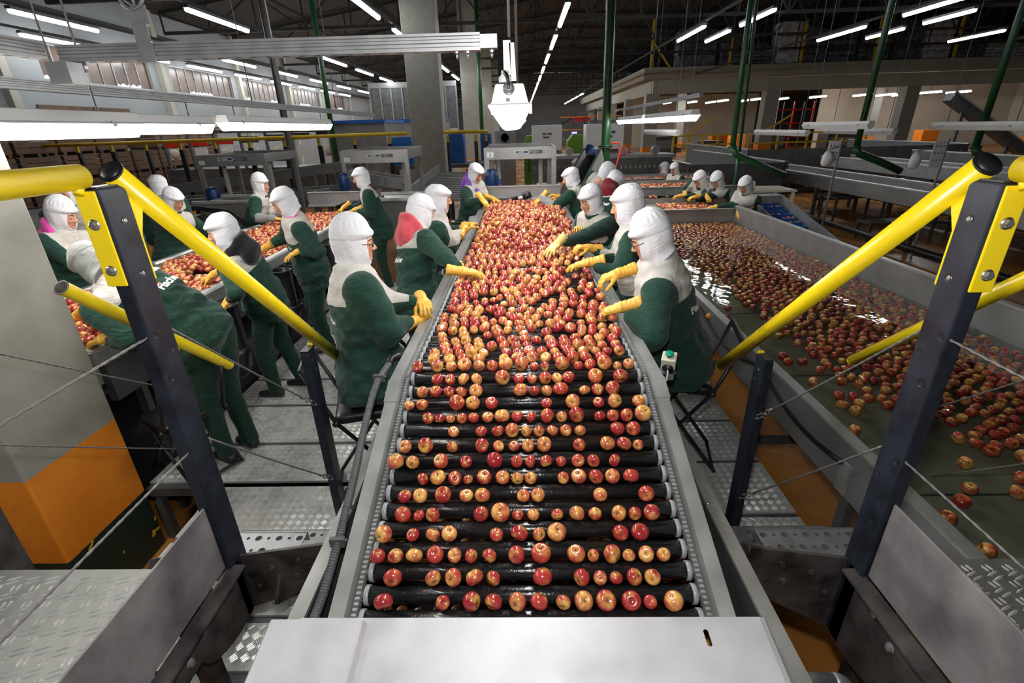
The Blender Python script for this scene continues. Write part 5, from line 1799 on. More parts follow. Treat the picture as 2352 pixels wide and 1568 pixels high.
# red and white machine behind the rail
t = thing('grading_machine', 'dark grading machine with red and white parts behind the yellow rail', 'machine', (-9, 19, 0))
MB().box((-13.3, 19, FZ), (-6.7, 20.4, 1.0)).build('base', M['steel_dark'], t)
for q in range(7):
    x = -13.1 + 0.95 * q
    MB().box((x, 18.9, 1.0), (x + 0.08, 19.0, 2.2)).build('upright', M['steel_dark'], t)
    MB().box((x + 0.15, 18.95, 1.35), (x + 0.6, 19.0, 1.75)).build('panel', M['white'], t)
    if q % 2 == 0:
        MB().lathe([(0.17, 0), (0.17, 0.06), (0.06, 0.08), (0, 0.08)], Matrix.Translation((x + 0.38, 18.95, 1.55)) @ Matrix.Rotation(R(90), 4, 'X'), 14).build('reel', M['beige'], t)
    MB().box((x, 18.92, 1.78 + 0.03 * q), (x + 0.7, 18.98, 2.0 + 0.03 * q)).build('cover', M['red'] if q < 3 else M['rust'], t)
MB().bar((-13.3, 18.9, 2.3), (-6.7, 18.9, 2.2), 0.08, 0.1).build('top_beam', M['rust'], t)
# poles
for i, (px, py, a, b, r, mat, lab) in enumerate((
        ((-4.9, 11.0), None, FZ, roof_z(-4.9) - 0.02, 0.07, 'galv', 'grey-green steel pole in front of the window wall'),
        ((-6.1, 17.0), None, FZ, roof_z(-6.1) - 0.02, 0.08, 'green_pipe', 'dark green pole behind the blue-lined tanks'),
        ((-1.85, 25.0), None, FZ, roof_z(-1.85) - 0.02, 0.09, 'green_pipe', 'dark green pole between the two middle columns'))):
    o = MB().tube([(px[0], px[1], a), (px[0], px[1], b)], r, 10).build('pole', M[mat])
    props(o, lab, 'pole')
# glazed cabin at the back left
t = thing('cabin', 'glazed office cabin on the far left behind the blue-lined tanks', 'cabin', (-7, 34, FZ))
MB().box((-9.5, 34, FZ), (-4.0, 34.1, 2.2)).build('lower_wall', M['beam'], t)
MB().box((-9.5, 34, 4.6), (-4.0, 34.1, 4.9)).build('header', M['galv'], t)
for q in range(9):
    MB().box((-9.5 + q * 0.68, 33.98, 2.2), (-9.42 + q * 0.68, 34.06, 4.6)).build('mullion', M['galv'], t)
MB().box((-9.5, 34.05, 2.2), (-4.0, 34.07, 4.6)).build('pane', M['steel_dark'], t)


# white cabinets and lime green machines in the middle distance
def cabinet(label, x0, x1, y, z0, z1, word_x):
    t = thing('machine_cabinet', label, 'cabinet', ((x0 + x1) / 2, y, FZ))
    MB().box((x0, y, z0), (x1, y + 0.9, z1)).build('body', M['white'], t, bevel=0.01)
    MB().box((x0 + 0.15, y + 0.2, z1), (x1 - 0.15, y + 0.26, z1 + 0.12)).build('top_rail', M['steel_dark'], t)
    for x in (x0 + 0.1, x1 - 0.16):
        MB().box((x, y + 0.2, FZ), (x + 0.06, y + 0.7, z0)).build('leg', M['steel_dark'], t)
    MB().box((x0, y + 0.1, z0 - 0.35), (x1, y + 0.8, z0 - 0.05)).build('base', M['steel'], t)
    w_ = (x1 - x0) * 0.32
    z = z0 + (z1 - z0) * 0.62
    o = MB().box((word_x, y - 0.004, z), (word_x + w_, y, z + w_ * 0.2)).build('label', M['label_blue'], t)
    MB().box((word_x, y - 0.007, z), (word_x + w_ * 0.16, y - 0.004, z + w_ * 0.2)).build('label_end', M['label_green'], o)
    flat_text('lettering', 'GREEFA', M['print'], (word_x + w_ * 0.26, y - 0.008, z + w_ * 0.05), (1, 0, 0), (0, 0, 1), w_ * 0.14, o, 0.03)
    MB().box((word_x + w_ * 0.1, y - 0.004, z - w_ * 0.32), (word_x + w_ * 0.75, y, z - w_ * 0.15)).build('label', M['label_grey'], t)


cabinet('white machine cabinet with a blue label directly right of the near lamp', 0.42, 1.54, 20, 1.27, 2.17, 0.79)
cabinet('white machine cabinet behind the thick green pipe', 2.45, 3.85, 20, 1.26, 2.16, 3.1)
for lab, x0, x1 in (('lime green machine standing between the two white cabinets', 1.86, 2.46), ('lime green machine half hidden by the left white cabinet', 0.1, 0.42)):
    t = thing('green_machine', lab, 'machine', ((x0 + x1) / 2, 21, FZ))
    MB().extrude([(x0, 21, FZ), (x1, 21, FZ), (x1, 21, 1.8), (x0 + (x1 - x0) * 0.35, 21, 1.8), (x0, 21, 1.55)], (0, 0.9, 0)).build('casing', M['green_mach'], t)
    MB().box((x0 + 0.05, 20.96, 0.5), (x0 + (x1 - x0) * 0.5, 21, 1.45)).build('door', M['green_mach'], t)
    MB().box((x0 + (x1 - x0) * 0.3, 20.95, 1.25), (x0 + (x1 - x0) * 0.34, 20.97, 1.4)).build('handle', M['black'], t)
o = thing('display', 'x', 'display', (2.1, 20.95, 1.8))
MB().box((2.0, 20.93, 1.83), (2.2, 20.95, 1.90)).build('screen', M['screen'], o)
MB().box((1.98, 20.95, 1.81), (2.22, 21.0, 1.92)).box((2.08, 20.98, 1.70), (2.12, 21.02, 1.81)).build('housing', M['steel_dark'], o)
props(o, 'small glowing blue display above the lime green machine', 'display')
t = thing('grey_machine', 'pale grey machine with a round dark opening left of the white cabinet', 'machine', (-0.6, 21, FZ))
MB().box((-1.05, 21, FZ), (-0.25, 21.8, 2.0)).build('casing', M['steel'], t)
MB().lathe([(0.2, 0), (0.2, 0.05), (0.16, 0.06), (0.15, 0.0), (0, 0)], Matrix.Translation((-0.65, 21.0, 1.75)) @ Matrix.Rotation(R(90), 4, 'X'), 16).build('opening', M['steel_dark'], t)
MB().box((-0.95, 20.98, 1.1), (-0.4, 21.0, 1.22)).build('slot', M['black'], t)
# gallery with rails and red parts right of it
t = thing('gallery', 'raised gallery with orange rails and red machinery beyond the cabinets', 'gallery', (3.2, 30, FZ))
MB().box((2.2, 30, 1.3), (5.6, 31.5, 1.4)).build('deck', M['steel_dark'], t)
for q in range(6):
    MB().box((2.25 + q * 0.65, 30, FZ), (2.31 + q * 0.65, 30.06, 2.6)).build('post', M['rust'], t)
for z in (1.9, 2.55):
    MB().box((2.2, 29.99, z), (5.6, 30.03, z + 0.05)).build('rail', M['orange'], t)
MB().bar((2.3, 30.4, 2.2), (3.2, 30.4, 2.75), 0.12, 0.12).build('boom', M['rust'], t)
MB().box((3.0, 30.2, 2.35), (3.9, 30.6, 2.6)).build('red_head', M['red'], t)
MB().bar((3.2, 30.4, 2.75), (4.6, 30.4, 2.9), 0.1, 0.1).build('boom', M['steel_dark'], t)
# dark elevators under the cabinets
for lab, x0, x1, y in (('long dark machine with holes under the left white cabinet', 0.3, 1.75, 15), ('long dark machine under the thick green pipe', 2.3, 4.2, 14.5)):
    t = thing('washing_machine_unit', lab, 'machine', ((x0 + x1) / 2, y, FZ))
    MB().box((x0, y, 0.6), (x1, y + 1.0, 1.25)).build('casing', M['steel_dark'], t)
    MB().box((x0 - 0.05, y - 0.05, 1.25), (x1 + 0.05, y + 1.0, 1.33)).build('top', M['steel'], t)
    for q in range(14):
        x = x0 + 0.08 + (x1 - x0 - 0.16) * q / 13
        MB().box((x - 0.02, y - 0.004, 0.98), (x + 0.02, y, 1.06)).build('slot', M['beam'], t)
    for q in (0.3, 0.75):
        x = x0 + (x1 - x0) * q
        MB().lathe([(0.11, 0), (0.11, 0.2), (0, 0.2)], Matrix.Translation((x, y + 0.2, 1.44)) @ Matrix.Rotation(R(90), 4, 'X'), 14, False).build('drum', M['steel'], t)
    for x in (x0 + 0.05, x1 - 0.1):
        MB().bar((x, y + 0.1, 0.6), (x + (0.1 if x > x0 + 0.5 else -0.1), y + 0.1, FZ), 0.07, 0.07).build('leg', M['steel'], t)

# ------------------------------------------------------------------ green pipes
gp = thing('green_pipe', 'thick dark green pipe with a flange in the middle right', 'pipe', (2.03, 12.6, 0.5))
MB().tube([(2.08, 12.6, 0.3), (2.02, 12.6, 1.6), (1.99, 12.6, 4.6), (1.98, 12.6, 9.2)], 0.105, 16).build('riser', M['green_pipe'], gp)
MB().lathe([(0.105, 0), (0.17, 0), (0.17, 0.03), (0.105, 0.03)], Matrix.Translation((2.015, 12.6, 1.60)), 18).build('flange', M['rust'], gp)
MB().lathe([(0.105, 0), (0.17, 0), (0.17, 0.03), (0.105, 0.03)], Matrix.Translation((2.015, 12.6, 1.64)), 18).build('flange', M['green_pipe'], gp)
MB().tube([(2.12, 12.5, 1.7), (2.32, 12.5, 1.72), (2.36, 12.5, 1.6), (2.3, 12.4, 1.35), (2.12, 12.3, 0.8)], 0.018, 8).build('branch_pipe', M['red'], gp)
MB().lathe([(0.09, -0.015), (0.11, 0), (0.09, 0.015)], Matrix.Translation((2.42, 12.5, 1.52)) @ Matrix.Rotation(R(60), 4, 'X'), 16).build('hand_wheel', M['red'], gp)
for lab, pts, r in (('second green pipe with an elbow at its foot, right of the lit lamps', [(4.33, 11, 9.0), (4.36, 11, 4.0), (4.41, 11, 1.62), (4.5, 11, 1.47), (5.05, 11.0, 1.23), (5.6, 11, 1.02)], 0.055),
                    ('third green pipe with an elbow at its foot, left of the white board', [(7.0, 11, 9.0), (6.99, 11, 4.1), (6.97, 11, 1.55), (7.05, 11, 1.42), (7.5, 11, 1.26), (8.0, 11, 1.05)], 0.06),
                    ('last green pipe with an elbow at its foot, by the right handrail', [(8.6, 10, 9.0), (8.575, 10, 3.75), (8.55, 10, 1.54), (8.62, 10, 1.42), (9.0, 10, 1.27)], 0.06),
                    ('thin green pipe just right of the second green pipe', [(4.50, 11.2, 9.0), (4.55, 11.2, 4.1), (4.64, 11.2, 1.9), (4.66, 11.2, 0.2)], 0.03)):
    t = thing('green_pipe', lab, 'pipe', pts[-1])
    MB().tube(pts[:3], r, 12).build('riser', M['green_pipe'], t)
    MB().tube(pts[2:], r * 1.25, 12).build('elbow', M['green_pipe'], t)
    MB().lathe([(r, -0.02), (r * 1.7, -0.02), (r * 1.7, 0.02), (r, 0.02)], Matrix.Translation(pts[2]), 14).build('collar', M['green_pipe'], t)


# ------------------------------------------------------------------ flumes, tanks and benches on the right
def flume(label, x0, x1, y0, y1, z, hh, legs=4, mat='steel'):
    t = thing('flume', label, 'trough', ((x0 + x1) / 2, (y0 + y1) / 2, FZ))
    for x in (x0, x1):
        MB().box((x - 0.015, y0, z - hh), (x + 0.015, y1, z)).build('side_panel', M[mat], t)
        MB().box((x - 0.05, y0, z), (x + 0.05, y1, z + 0.03)).build('rim', M['rail'], t)
    MB().box((x0 + 0.015, y0, z - hh), (x1 - 0.015, y1, z - hh + 0.02)).build('bed', M['steel_dark'], t)
    MB().box((x0, y0, z - hh), (x1, y0 + 0.02, z)).build('end_panel', M[mat], t)
    for k in range(legs):
        y = y0 + 0.2 + (y1 - y0 - 0.4) * k / (legs - 1)
        for x in (x0, x1):
            MB().box((x - 0.04, y, FZ), (x + 0.04, y + 0.06, z - hh)).build('leg', M['steel_dark'], t)
        MB().box((x0, y + 0.01, 0.1), (x1, y + 0.05, 0.16)).build('cross_bar', M['steel_dark'], t)
    return t


flume('long grey steel flume on tall legs running back on the right', 7.9, 9.0, 6.2, 17.5, 0.72, 0.3)
flume('second long grey flume behind the first on the right', 10.6, 11.6, 7.0, 18.5, 0.9, 0.3)
flume('lower grey flume under the first one on the right', 9.3, 10.2, 6.5, 16, 0.25, 0.15, 4)
flume('dark wide tank at the foot of the green pipes', 4.6, 7.2, 14.2, 22, 1.05, 0.9, 3, 'steel_dark')
flume('dark wide tank further back on the right', 8.2, 16, 19, 26, 1.15, 1.1, 4, 'steel_dark')
flume('dark tank at the right edge under the sloping duct', 12.6, 18, 12.5, 17, 1.1, 0.9, 3, 'steel_dark')
for i, (x, y, w_, d_, h_) in enumerate(((8.6, 13.2, 1.3, 0.7, 0.28), (8.1, 11.2, 0.9, 0.5, -0.02), (9.6, 12.0, 1.0, 0.5, 0.0), (9.8, 10.4, 1.2, 0.5, 0.0))):
    t = thing('bench', 'dark metal %s under the long flume, %s' % (('table' if h_ > 0.1 else 'bench'), ('furthest back', 'nearest the black floor pipe', 'in the middle', 'furthest right')[i]), 'bench', (x, y, FZ))
    MB().box((x - w_ / 2, y - d_ / 2, h_ - 0.04), (x + w_ / 2, y + d_ / 2, h_)).build('top', M['steel_dark'], t)
    for a in (-1, 1):
        for b in (-1, 1):
            MB().box((x + a * (w_ / 2 - 0.04) - 0.025, y + b * (d_ / 2 - 0.04) - 0.025, FZ), (x + a * (w_ / 2 - 0.04) + 0.025, y + b * (d_ / 2 - 0.04) + 0.025, h_ - 0.04)).build('leg', M['steel_dark'], t)
for i, (x, y0, y1, z) in enumerate(((7.55, 5.5, 15.5, -0.26), (10.9, 5.5, 13, -0.2))):
    t = thing('floor_pipe', 'long black pipe on low stands over the orange floor, %s' % ('nearer one' if i == 0 else 'further one'), 'pipe', (x, y0, FZ))
    MB().tube([(x, y0, z), (x, y1, z)], 0.065, 12).build('pipe', M['black'], t)
    for k in range(5):
        y = y0 + 0.8 + 2.1 * k
        if y < y1:
            MB().lathe([(0.065, -0.05), (0.085, -0.05), (0.085, 0.05), (0.065, 0.05)], Matrix.Translation((x, y, z)) @ Matrix.Rotation(R(90), 4, 'X'), 12).build('coupling', M['black'], t)
            MB().box((x - 0.012, y - 0.012, FZ + 0.008), (x + 0.012, y + 0.012, z - 0.06)).box((x - 0.07, y - 0.05, FZ), (x + 0.07, y + 0.05, FZ + 0.008)).build('stand', M['steel_dark'], t)
# blue-flighted elevator carrying apples down to the tank
EL = thing('apple_elevator', 'sloping elevator with blue flights carrying apples beside the tank wall', 'conveyor', (4.6, 8, FZ))
ea, eb = Vector((4.32, 9.0, 0.75)), Vector((4.26, 6.2, 0.16))
d = (eb - ea).normalized()
MB().bar(ea + Vector((0, 0, -0.05)), eb + Vector((0, 0, -0.05)), 0.5, 0.02).build('belt', M['blue'], EL)
for k in range(16):
    c = ea.lerp(eb, (k + 0.5) / 16)
    MB().cbox(c + Vector((0, 0, 0.0)), (0.46, 0.02, 0.07)).build('flight', M['blue'], EL)
for s in (-1, 1):
    MB().bar(ea + Vector((s * 0.29, 0, 0.03)), eb + Vector((s * 0.29, 0, 0.03)), 0.03, 0.2).build('side_rail', M['steel'], EL)
    MB().box((4.29 + s * 0.29 - 0.03, 7.5, FZ), (4.29 + s * 0.29 + 0.03, 7.56, 0.42)).build('leg', M['steel_dark'], EL)
MB().box((3.9, 9.0, 0.62), (4.65, 9.3, 0.88)).build('head_box', M['steel'], EL)
# small cream table, notice boards, white sacks
t = thing('side_table', 'small cream table behind the lone worker at the far end of the tank', 'table', (4.9, 10.6, FZ))
MB().box((4.5, 10.2, 0.78), (5.5, 11.0, 0.82)).build('top', M['beige'], t)
for x in (4.55, 5.45):
    for y in (10.25, 10.95):
        MB().box((x - 0.025, y - 0.025, FZ), (x + 0.025, y + 0.025, 0.78)).build('leg', M['white'], t)
o = MB().cbox((4.65, 10.5, 0.90), (0.2, 0.2, 0.16)).build('white_tub', M['beige'], bevel=0.02)
props(o, 'cream tub standing on the small cream table', 'tub')
for i, (x, y, z) in enumerate(((5.92, 10.0, 1.48), (7.5, 9.5, 1.45))):
    t = thing('notice_board', 'white notice board of pictured apples, %s' % ('left of the third green pipe' if i == 0 else 'near the right handrail'), 'board', (x, y, FZ))
    MB().box((x - 0.11, y, z - 0.22), (x + 0.11, y + 0.01, z + 0.24)).build('sheet', M['white'], t)
    for r_ in range(3):
        for c in range(3):
            MB().lathe([(0.02, 0), (0.02, 0.004), (0, 0.004)], Matrix.Translation((x - 0.065 + 0.065 * c, y, z + 0.15 - 0.12 * r_)) @ Matrix.Rotation(R(90), 4, 'X'), 8).build('picture', M['print_grey'], t)
    MB().bar((x + 0.13, y + 0.02, z + 0.28), (x + 0.10, y + 0.02, FZ), 0.03, 0.03).build('post', M['galv'], t)
for i, (x, y, z) in enumerate(((5.82, 9.98, 1.41), (7.2, 9.6, 1.36))):
    t = thing('white_sack', 'rounded white bag hanging under the %s notice board' % ('left' if i == 0 else 'right'), 'bag', (x, y, z))
    V, Q = surf_nets(lambda P: s_ell(P, (x, y, z), (0.10, 0.08, 0.15)) + 0.012 * wob(P, 18, 5 + i), (x - 0.25, y - 0.2, z - 0.27), (x + 0.25, y + 0.2, z + 0.27), 0.02)
    addobj('bag', npmesh('bag', V, Q, M['white']), t)
    MB().tube([(x, y, z + 0.17), (x + (0.2 if i == 0 else 0.4), y + 0.03, z + 0.2)], 0.012, 6).build('tie', M['galv'], t)
# sloping dark duct at the right
t = thing('duct', 'dark duct sloping down to the right under the mezzanine', 'duct', (18, 20, FZ))
da, db = Vector((15.562,20,2.72)), Vector((18.987,20,0.711))
MB().bar(da, db, 0.4, 0.30).build('duct', M['steel_dark'], t)
MB().bar(da + Vector((0, -0.23, 0.17)), db + Vector((0, -0.23, 0.17)), 0.06, 0.06).build('edge', M['steel'], t)
for f in (0.2, 0.8):
    c = da.lerp(db, f)
    MB().box((c.x - 0.05, 20, FZ), (c.x + 0.05, 20.1, c.z - 0.1)).build('leg', M['steel_dark'], t)
# red racking and yellow rails under the mezzanine
for lab, x0, n_, y, h_ in (('red steel racking under the mezzanine', 20.5, 5, 44, 3.9),):
    t = thing('racking', lab, 'rack', (x0, y, FZ))
    for q in range(n_):
        MB().box((x0 + q * 0.8, y, FZ), (x0 + q * 0.8 + 0.12, y + 0.12, FZ + h_)).build('upright', M['rust'] if q % 2 else M['red'], t)
    for z in (0.8, 1.8, 2.8):
        MB().box((x0, y + 0.02, z), (x0 + (n_ - 1) * 0.8, y + 0.08, z + 0.1)).build('beam', M['red'], t)
for lab, x0, x1, y, z in (('yellow guard rail under the mezzanine, left stretch', 9.8, 13.6, 34, 1.3), ('yellow guard rail under the mezzanine, right stretch', 14.6, 22.0, 34, 1.3)):
    t = thing('guard_rail', lab, 'rail', (x0, y, FZ))
    for zz in (z, z - 0.55):
        MB().box((x0, y, zz), (x1, y + 0.08, zz + 0.09)).build('bar', M['yellow_dull'], t)
    for q in range(5):
        x = x0 + (x1 - x0) * q / 4
        MB().box((x - 0.05, y, FZ), (x + 0.05, y + 0.1, z)).build('post', M['yellow_dull'], t)
    MB().bar((x0 + 0.6, y, z), (x0 + 2.4, y, z + 1.1), 0.09, 0.09).build('stair_rail', M['yellow_dull'], t)
for i, (x, y) in enumerate(((16.2, 45), (18.6, 47), (28.5, 46), (33, 44))):
    o = MB().box((x, y, FZ), (x + 1.3, y + 1, FZ + 1.5)).build('orange_panel', M['orange'])
    props(o, 'orange painted panel far under the mezzanine, %s from the left' % ORD[i], 'panel')
for i, (x, y, w_, h_) in enumerate(((11.0, 44, 2.0, 1.6), (14.5, 42, 1.6, 1.2), (19.3, 41, 1.2, 1.8), (24.2, 42, 2.2, 1.5))):
    t = thing('machine_block', 'dark machine far under the mezzanine, %s from the left' % ORD[i], 'machine', (x, y, FZ))
    MB().box((x, y, FZ), (x + w_, y + 1.5, FZ + h_)).build('casing', M['steel_dark'], t)
    MB().box((x + 0.2, y - 0.05, FZ + h_ * 0.4), (x + w_ - 0.2, y, FZ + h_ * 0.8)).build('panel', M['steel'], t)

# ------------------------------------------------------------------ wrapped pallets on the mezzanine
def pallet(label, x, w_, h_, mat, y=MY + 1.0, z=5.62, n=4):
    t = thing('wrapped_pallet', label, 'pallet', (x + w_ / 2, y, z), 'wrapped pallets along the mezzanine edge')
    MB().box((x, y, z - 0.02), (x + w_, y + 1.2, z + 0.12)).build('pallet', M['wood'], t)
    hh = (h_ - 0.12) / n
    for k in range(n):
        dx, dy = random.uniform(-0.03, 0.03), random.uniform(-0.04, 0.04)
        mb = MB()
        x0, x1, y0, y1, z0, z1 = x + dx, x + w_ + dx, y + dy, y + 1.15 + dy, z + 0.12 + hh * k, z + 0.12 + hh * (k + 1) - 0.02
        mb.box((x0, y0, z0), (x1, y1, z1))
        mb.build('layer', M[mat], t, bevel=0.05)
    if random.random() < 0.6:
        V, Q = surf_nets(lambda P: s_ell(P, (x + w_ / 2, y + 0.6, z + h_), (w_ * 0.5, 0.55, 0.3)) + 0.05 * wob(P, 6, int(x * 10)), (x - 0.2, y - 0.2, z + h_ - 0.5), (x + w_ + 0.2, y + 1.4, z + h_ + 0.5), 0.12)
        addobj('wrap_top', npmesh('wrap_top', V, Q, M[mat]), t)


zs = 5.62
spec = [(11.0, 2.6, 2.3, 'wrap'), (13.9, 1.7, 2.0, 'wrap'), (16.2, 1.2, 1.2, 'wrap'), (17.8, 1.5, 2.6, 'wrapw'), (19.6, 1.5, 2.1, 'wrap'), (21.3, 1.8, 1.8, 'wrap'),
        (23.4, 2.0, 1.6, 'wrap'), (25.7, 1.7, 2.3, 'wrap'), (27.8, 1.7, 2.4, 'wrapw'), (29.8, 2.0, 1.7, 'wrap'), (32.0, 1.5, 0.9, 'wrapw'), (33.8, 1.6, 1.1, 'wrapw')]
for i, (x, w_, h_, mt) in enumerate(spec):
    pallet('shrink-wrapped pallet load on the mezzanine edge, %s from the left' % ORD[i], x, w_, h_, mt, n=3 + i % 3)
for c in range(3):
    for r_ in range(5):
        x, z = 36.0 + 1.3 * c, zs + 0.46 * r_
        t = thing('carton', 'brown carton stacked far right on the mezzanine, column %s, layer %s' % (ORD[c], ORD[r_]), 'carton', (x + 0.6, MY + 1.0, z), 'brown cartons on the mezzanine')
        MB().box((x, MY + 1.0, z), (x + 1.25, MY + 2.0, z + 0.44)).build('box', M['card'], t)
        MB().box((x + 0.5, MY + 0.99, z + 0.28), (x + 0.75, MY + 1.0, z + 0.36)).build('hand_hole', M['black'], t)
for i, x in enumerate((9.0, 14.3, 19.1, 24.0, 29.3, 34.6)):
    t = thing('guard_post', 'slim yellow guard post on the mezzanine edge, %s from the left' % ORD[i], 'post', (x, MY + 0.3, zs), 'yellow guard posts on the mezzanine')
    MB().box((x - 0.07, MY + 0.25, zs), (x + 0.07, MY + 0.4, zs + (2.5 if i else 2.9))).build('post', M['yellow_dull'], t)
    MB().box((x - 0.15, MY + 0.2, zs), (x + 0.15, MY + 0.45, zs + 0.04)).build('foot', M['yellow_dull'], t)
    if i == 0:
        MB().bar((x, MY + 0.32, zs + 1.6), (x + 1.3, MY + 0.32, zs), 0.1, 0.1).build('brace', M['yellow_dull'], t)

# ------------------------------------------------------------------ people
def head_sdf(P):
    d = s_ell(P, (0, -0.008, 0.028), (0.072, 0.090, 0.088))
    d = smin(d, s_ell(P, (0, 0.022, -0.042), (0.056, 0.064, 0.072)), 0.035)
    d = smin(d, s_ell(P, (0, 0.066, -0.088), (0.024, 0.020, 0.017)), 0.025)
    for s in (-1, 1):
        d = smin(d, s_ell(P, (s * 0.040, 0.055, -0.025), (0.020, 0.020, 0.022)), 0.02)
        d = smax(d, -s_ell(P, (s * 0.031, 0.096, 0.006), (0.019, 0.017, 0.012)), 0.012)
        d = smin(d, s_ell(P, (s * 0.031, 0.074, 0.003), (0.0145, 0.0125, 0.0125)), 0.006)
    d = smin(d, s_ell(P, (0, 0.076, 0.026), (0.045, 0.014, 0.010)), 0.015)
    d = smin(d, s_cap(P, (0, 0.083, 0.012), (0, 0.104, -0.026), 0.0075, 0.0105), 0.010)
    for s in (-1, 1):
        d = smin(d, s_ell(P, (s * 0.011, 0.094, -0.030), (0.008, 0.009, 0.007)), 0.006)
    d = smin(d, s_ell(P, (0, 0.080, -0.0555), (0.021, 0.011, 0.006)), 0.006)
    d = smin(d, s_ell(P, (0, 0.078, -0.0665), (0.019, 0.011, 0.0065)), 0.006)
    d = smax(d, -s_ell(P, (0, 0.092, -0.0612), (0.022, 0.008, 0.0018)), 0.003)
    d = smin(d, s_cap(P, (0, -0.025, -0.07), (0, -0.04, -0.20), 0.050, 0.056), 0.025)
    d = smin(d, s_ell(P, (0, -0.045, -0.235), (0.085, 0.06, 0.04)), 0.04)
    return d


V_, Q_ = surf_nets(head_sdf, (-0.14, -0.14, -0.3), (0.14, 0.14, 0.14), 0.0055)
HEAD_ME = npmesh('body', V_, Q_, M['skin'])
lip = np.exp(-((V_[:, 0] / 0.022) ** 2 + ((V_[:, 2] + 0.061) / 0.010) ** 2)) * (V_[:, 1] > 0.07)
chk = 0.45 * np.exp(-(((np.abs(V_[:, 0]) - 0.042) / 0.02) ** 2 + ((V_[:, 2] + 0.028) / 0.022) ** 2)) * (V_[:, 1] > 0.03)
nos = 0.4 * np.exp(-((V_[:, 0] / 0.014) ** 2 + ((V_[:, 2] + 0.026) / 0.012) ** 2)) * (V_[:, 1] > 0.09)
a_ = HEAD_ME.attributes.new('tone', 'FLOAT', 'POINT')
a_.data.foreach_set('value', np.clip(lip + chk + nos, 0, 1).astype(np.float32))
EYE_ME = {}
for s in (-1, 1):
    mb = MB().ball((s * 0.031, 0.0795, 0.001), (0.0115, 0.0085, 0.0042), 12, 8)
    EYE_ME[s] = mb.mesh(M['eye'], 'eye')
BROW_ME = {}
for s in (-1, 1):
    BROW_ME[s] = MB().tube([(s * 0.014, 0.0915, 0.024), (s * 0.030, 0.0885, 0.029), (s * 0.047, 0.0755, 0.023)], 0.0028, 6).mesh(M['brow'], 'eyebrow')


def hood_sdf(kind):
    tall = {0: 0.0, 1: 0.022, 2: -0.012}[kind]

    def f(P):
        d = s_ell(P, (0, -0.022, 0.048 + tall * 0.5), (0.086, 0.105, 0.086 + tall))
        d = smin(d, s_ell(P, (0, -0.030, -0.010), (0.086, 0.094, 0.098)), 0.03)
        d = smin(d, s_ell(P, (0, 0.014, -0.050), (0.078, 0.084, 0.088)), 0.03)
        d = smin(d, s_ell(P, (0, -0.005, 0.058), (0.088, 0.104, 0.034)), 0.012)
        d = smin(d, s_cap(P, (0, -0.016, -0.07), (0, -0.030, -0.145), 0.072, 0.100), 0.035)
        d = smax(d, -0.140 - 0.36 * P[:, 1] - P[:, 2], 0.008)
        seam = 0.034 + 0.10 * (P[:, 1] - 0.0) * (P[:, 1] < 0) * 0.4
        d = d + 0.0020 * wob(P, 48, 3 + kind) + 0.0016 * wob(P * np.array([1, 1, 0.6]), 110, 9 + kind)
        d = d - 0.0026 / (1 + np.exp(-(P[:, 2] - seam) / 0.0016)) + 0.0014 * np.exp(-((P[:, 2] - seam + 0.004) / 0.004) ** 2)
        ang = np.arctan2(P[:, 0], P[:, 1] + 0.02)
        d = d + 0.0018 * np.sin(ang * 17) * np.exp(-((P[:, 2] - 0.115) / 0.022) ** 2)
        # opening for the face, running out to the front
        q = P - np.array([0, 0.0, -0.030])
        op = np.sqrt((q[:, 0] / 0.054) ** 2 + (np.maximum(np.abs(q[:, 2]) - 0.012, 0) / 0.054) ** 2) - 1
        op = smax(op * 0.05, 0.026 - P[:, 1], 0.01)
        return smax(d, -op, 0.006)
    return f


HOODS = []
for k in range(3):
    V_, Q_ = surf_nets(hood_sdf(k), (-0.13, -0.17, -0.24), (0.13, 0.15, 0.19), 0.0048)
    me = npmesh('hood', V_, Q_, M['hood'])
    tr = BVHTree.FromPolygons([tuple(v) for v in V_], [tuple(q) for q in Q_])
    parts = []
    for nm, z0, z1, mat in (('badge', 0.040, 0.078, 'label_white'), ('badge_strip', 0.038, 0.046, 'trousers')):
        n = 8
        grid, ok = [], True
        for j in range(4):
            for i in range(n):
                x, z = -0.034 + 0.068 * i / (n - 1), z0 + (z1 - z0) * j / 3
                hit = tr.ray_cast(Vector((x, 0.4, z)), Vector((0, -1, 0)))
                p = hit[0] if hit[0] is not None else Vector((x, 0.09, z))
                grid.append(p + Vector((0, 0.0016 if nm == 'badge' else 0.0026, 0)))
        mb = MB()
        mb._add(grid, [(j * n + i, j * n + i + 1, (j + 1) * n + i + 1, (j + 1) * n + i) for j in range(3) for i in range(n - 1)], True)
        parts.append((nm, mb.mesh(M[mat], nm)))
    # small printed word on the badge
    vs, fs = text_faces('Fischer', 0.013, 0.01)
    pv = []
    for v in vs:
        x, z = v.x - 0.024, 0.056 + v.y
        hit = tr.ray_cast(Vector((-x, 0.4, z)), Vector((0, -1, 0)))
        p = hit[0] if hit[0] is not None else Vector((-x, 0.09, z))
        pv.append(p + Vector((0, 0.003, 0)))
    mb = MB()
    mb._add(pv, fs)
    parts.append(('badge_print', mb.mesh(M['print_grey'], 'badge_print')))
    HOODS.append((me, parts))


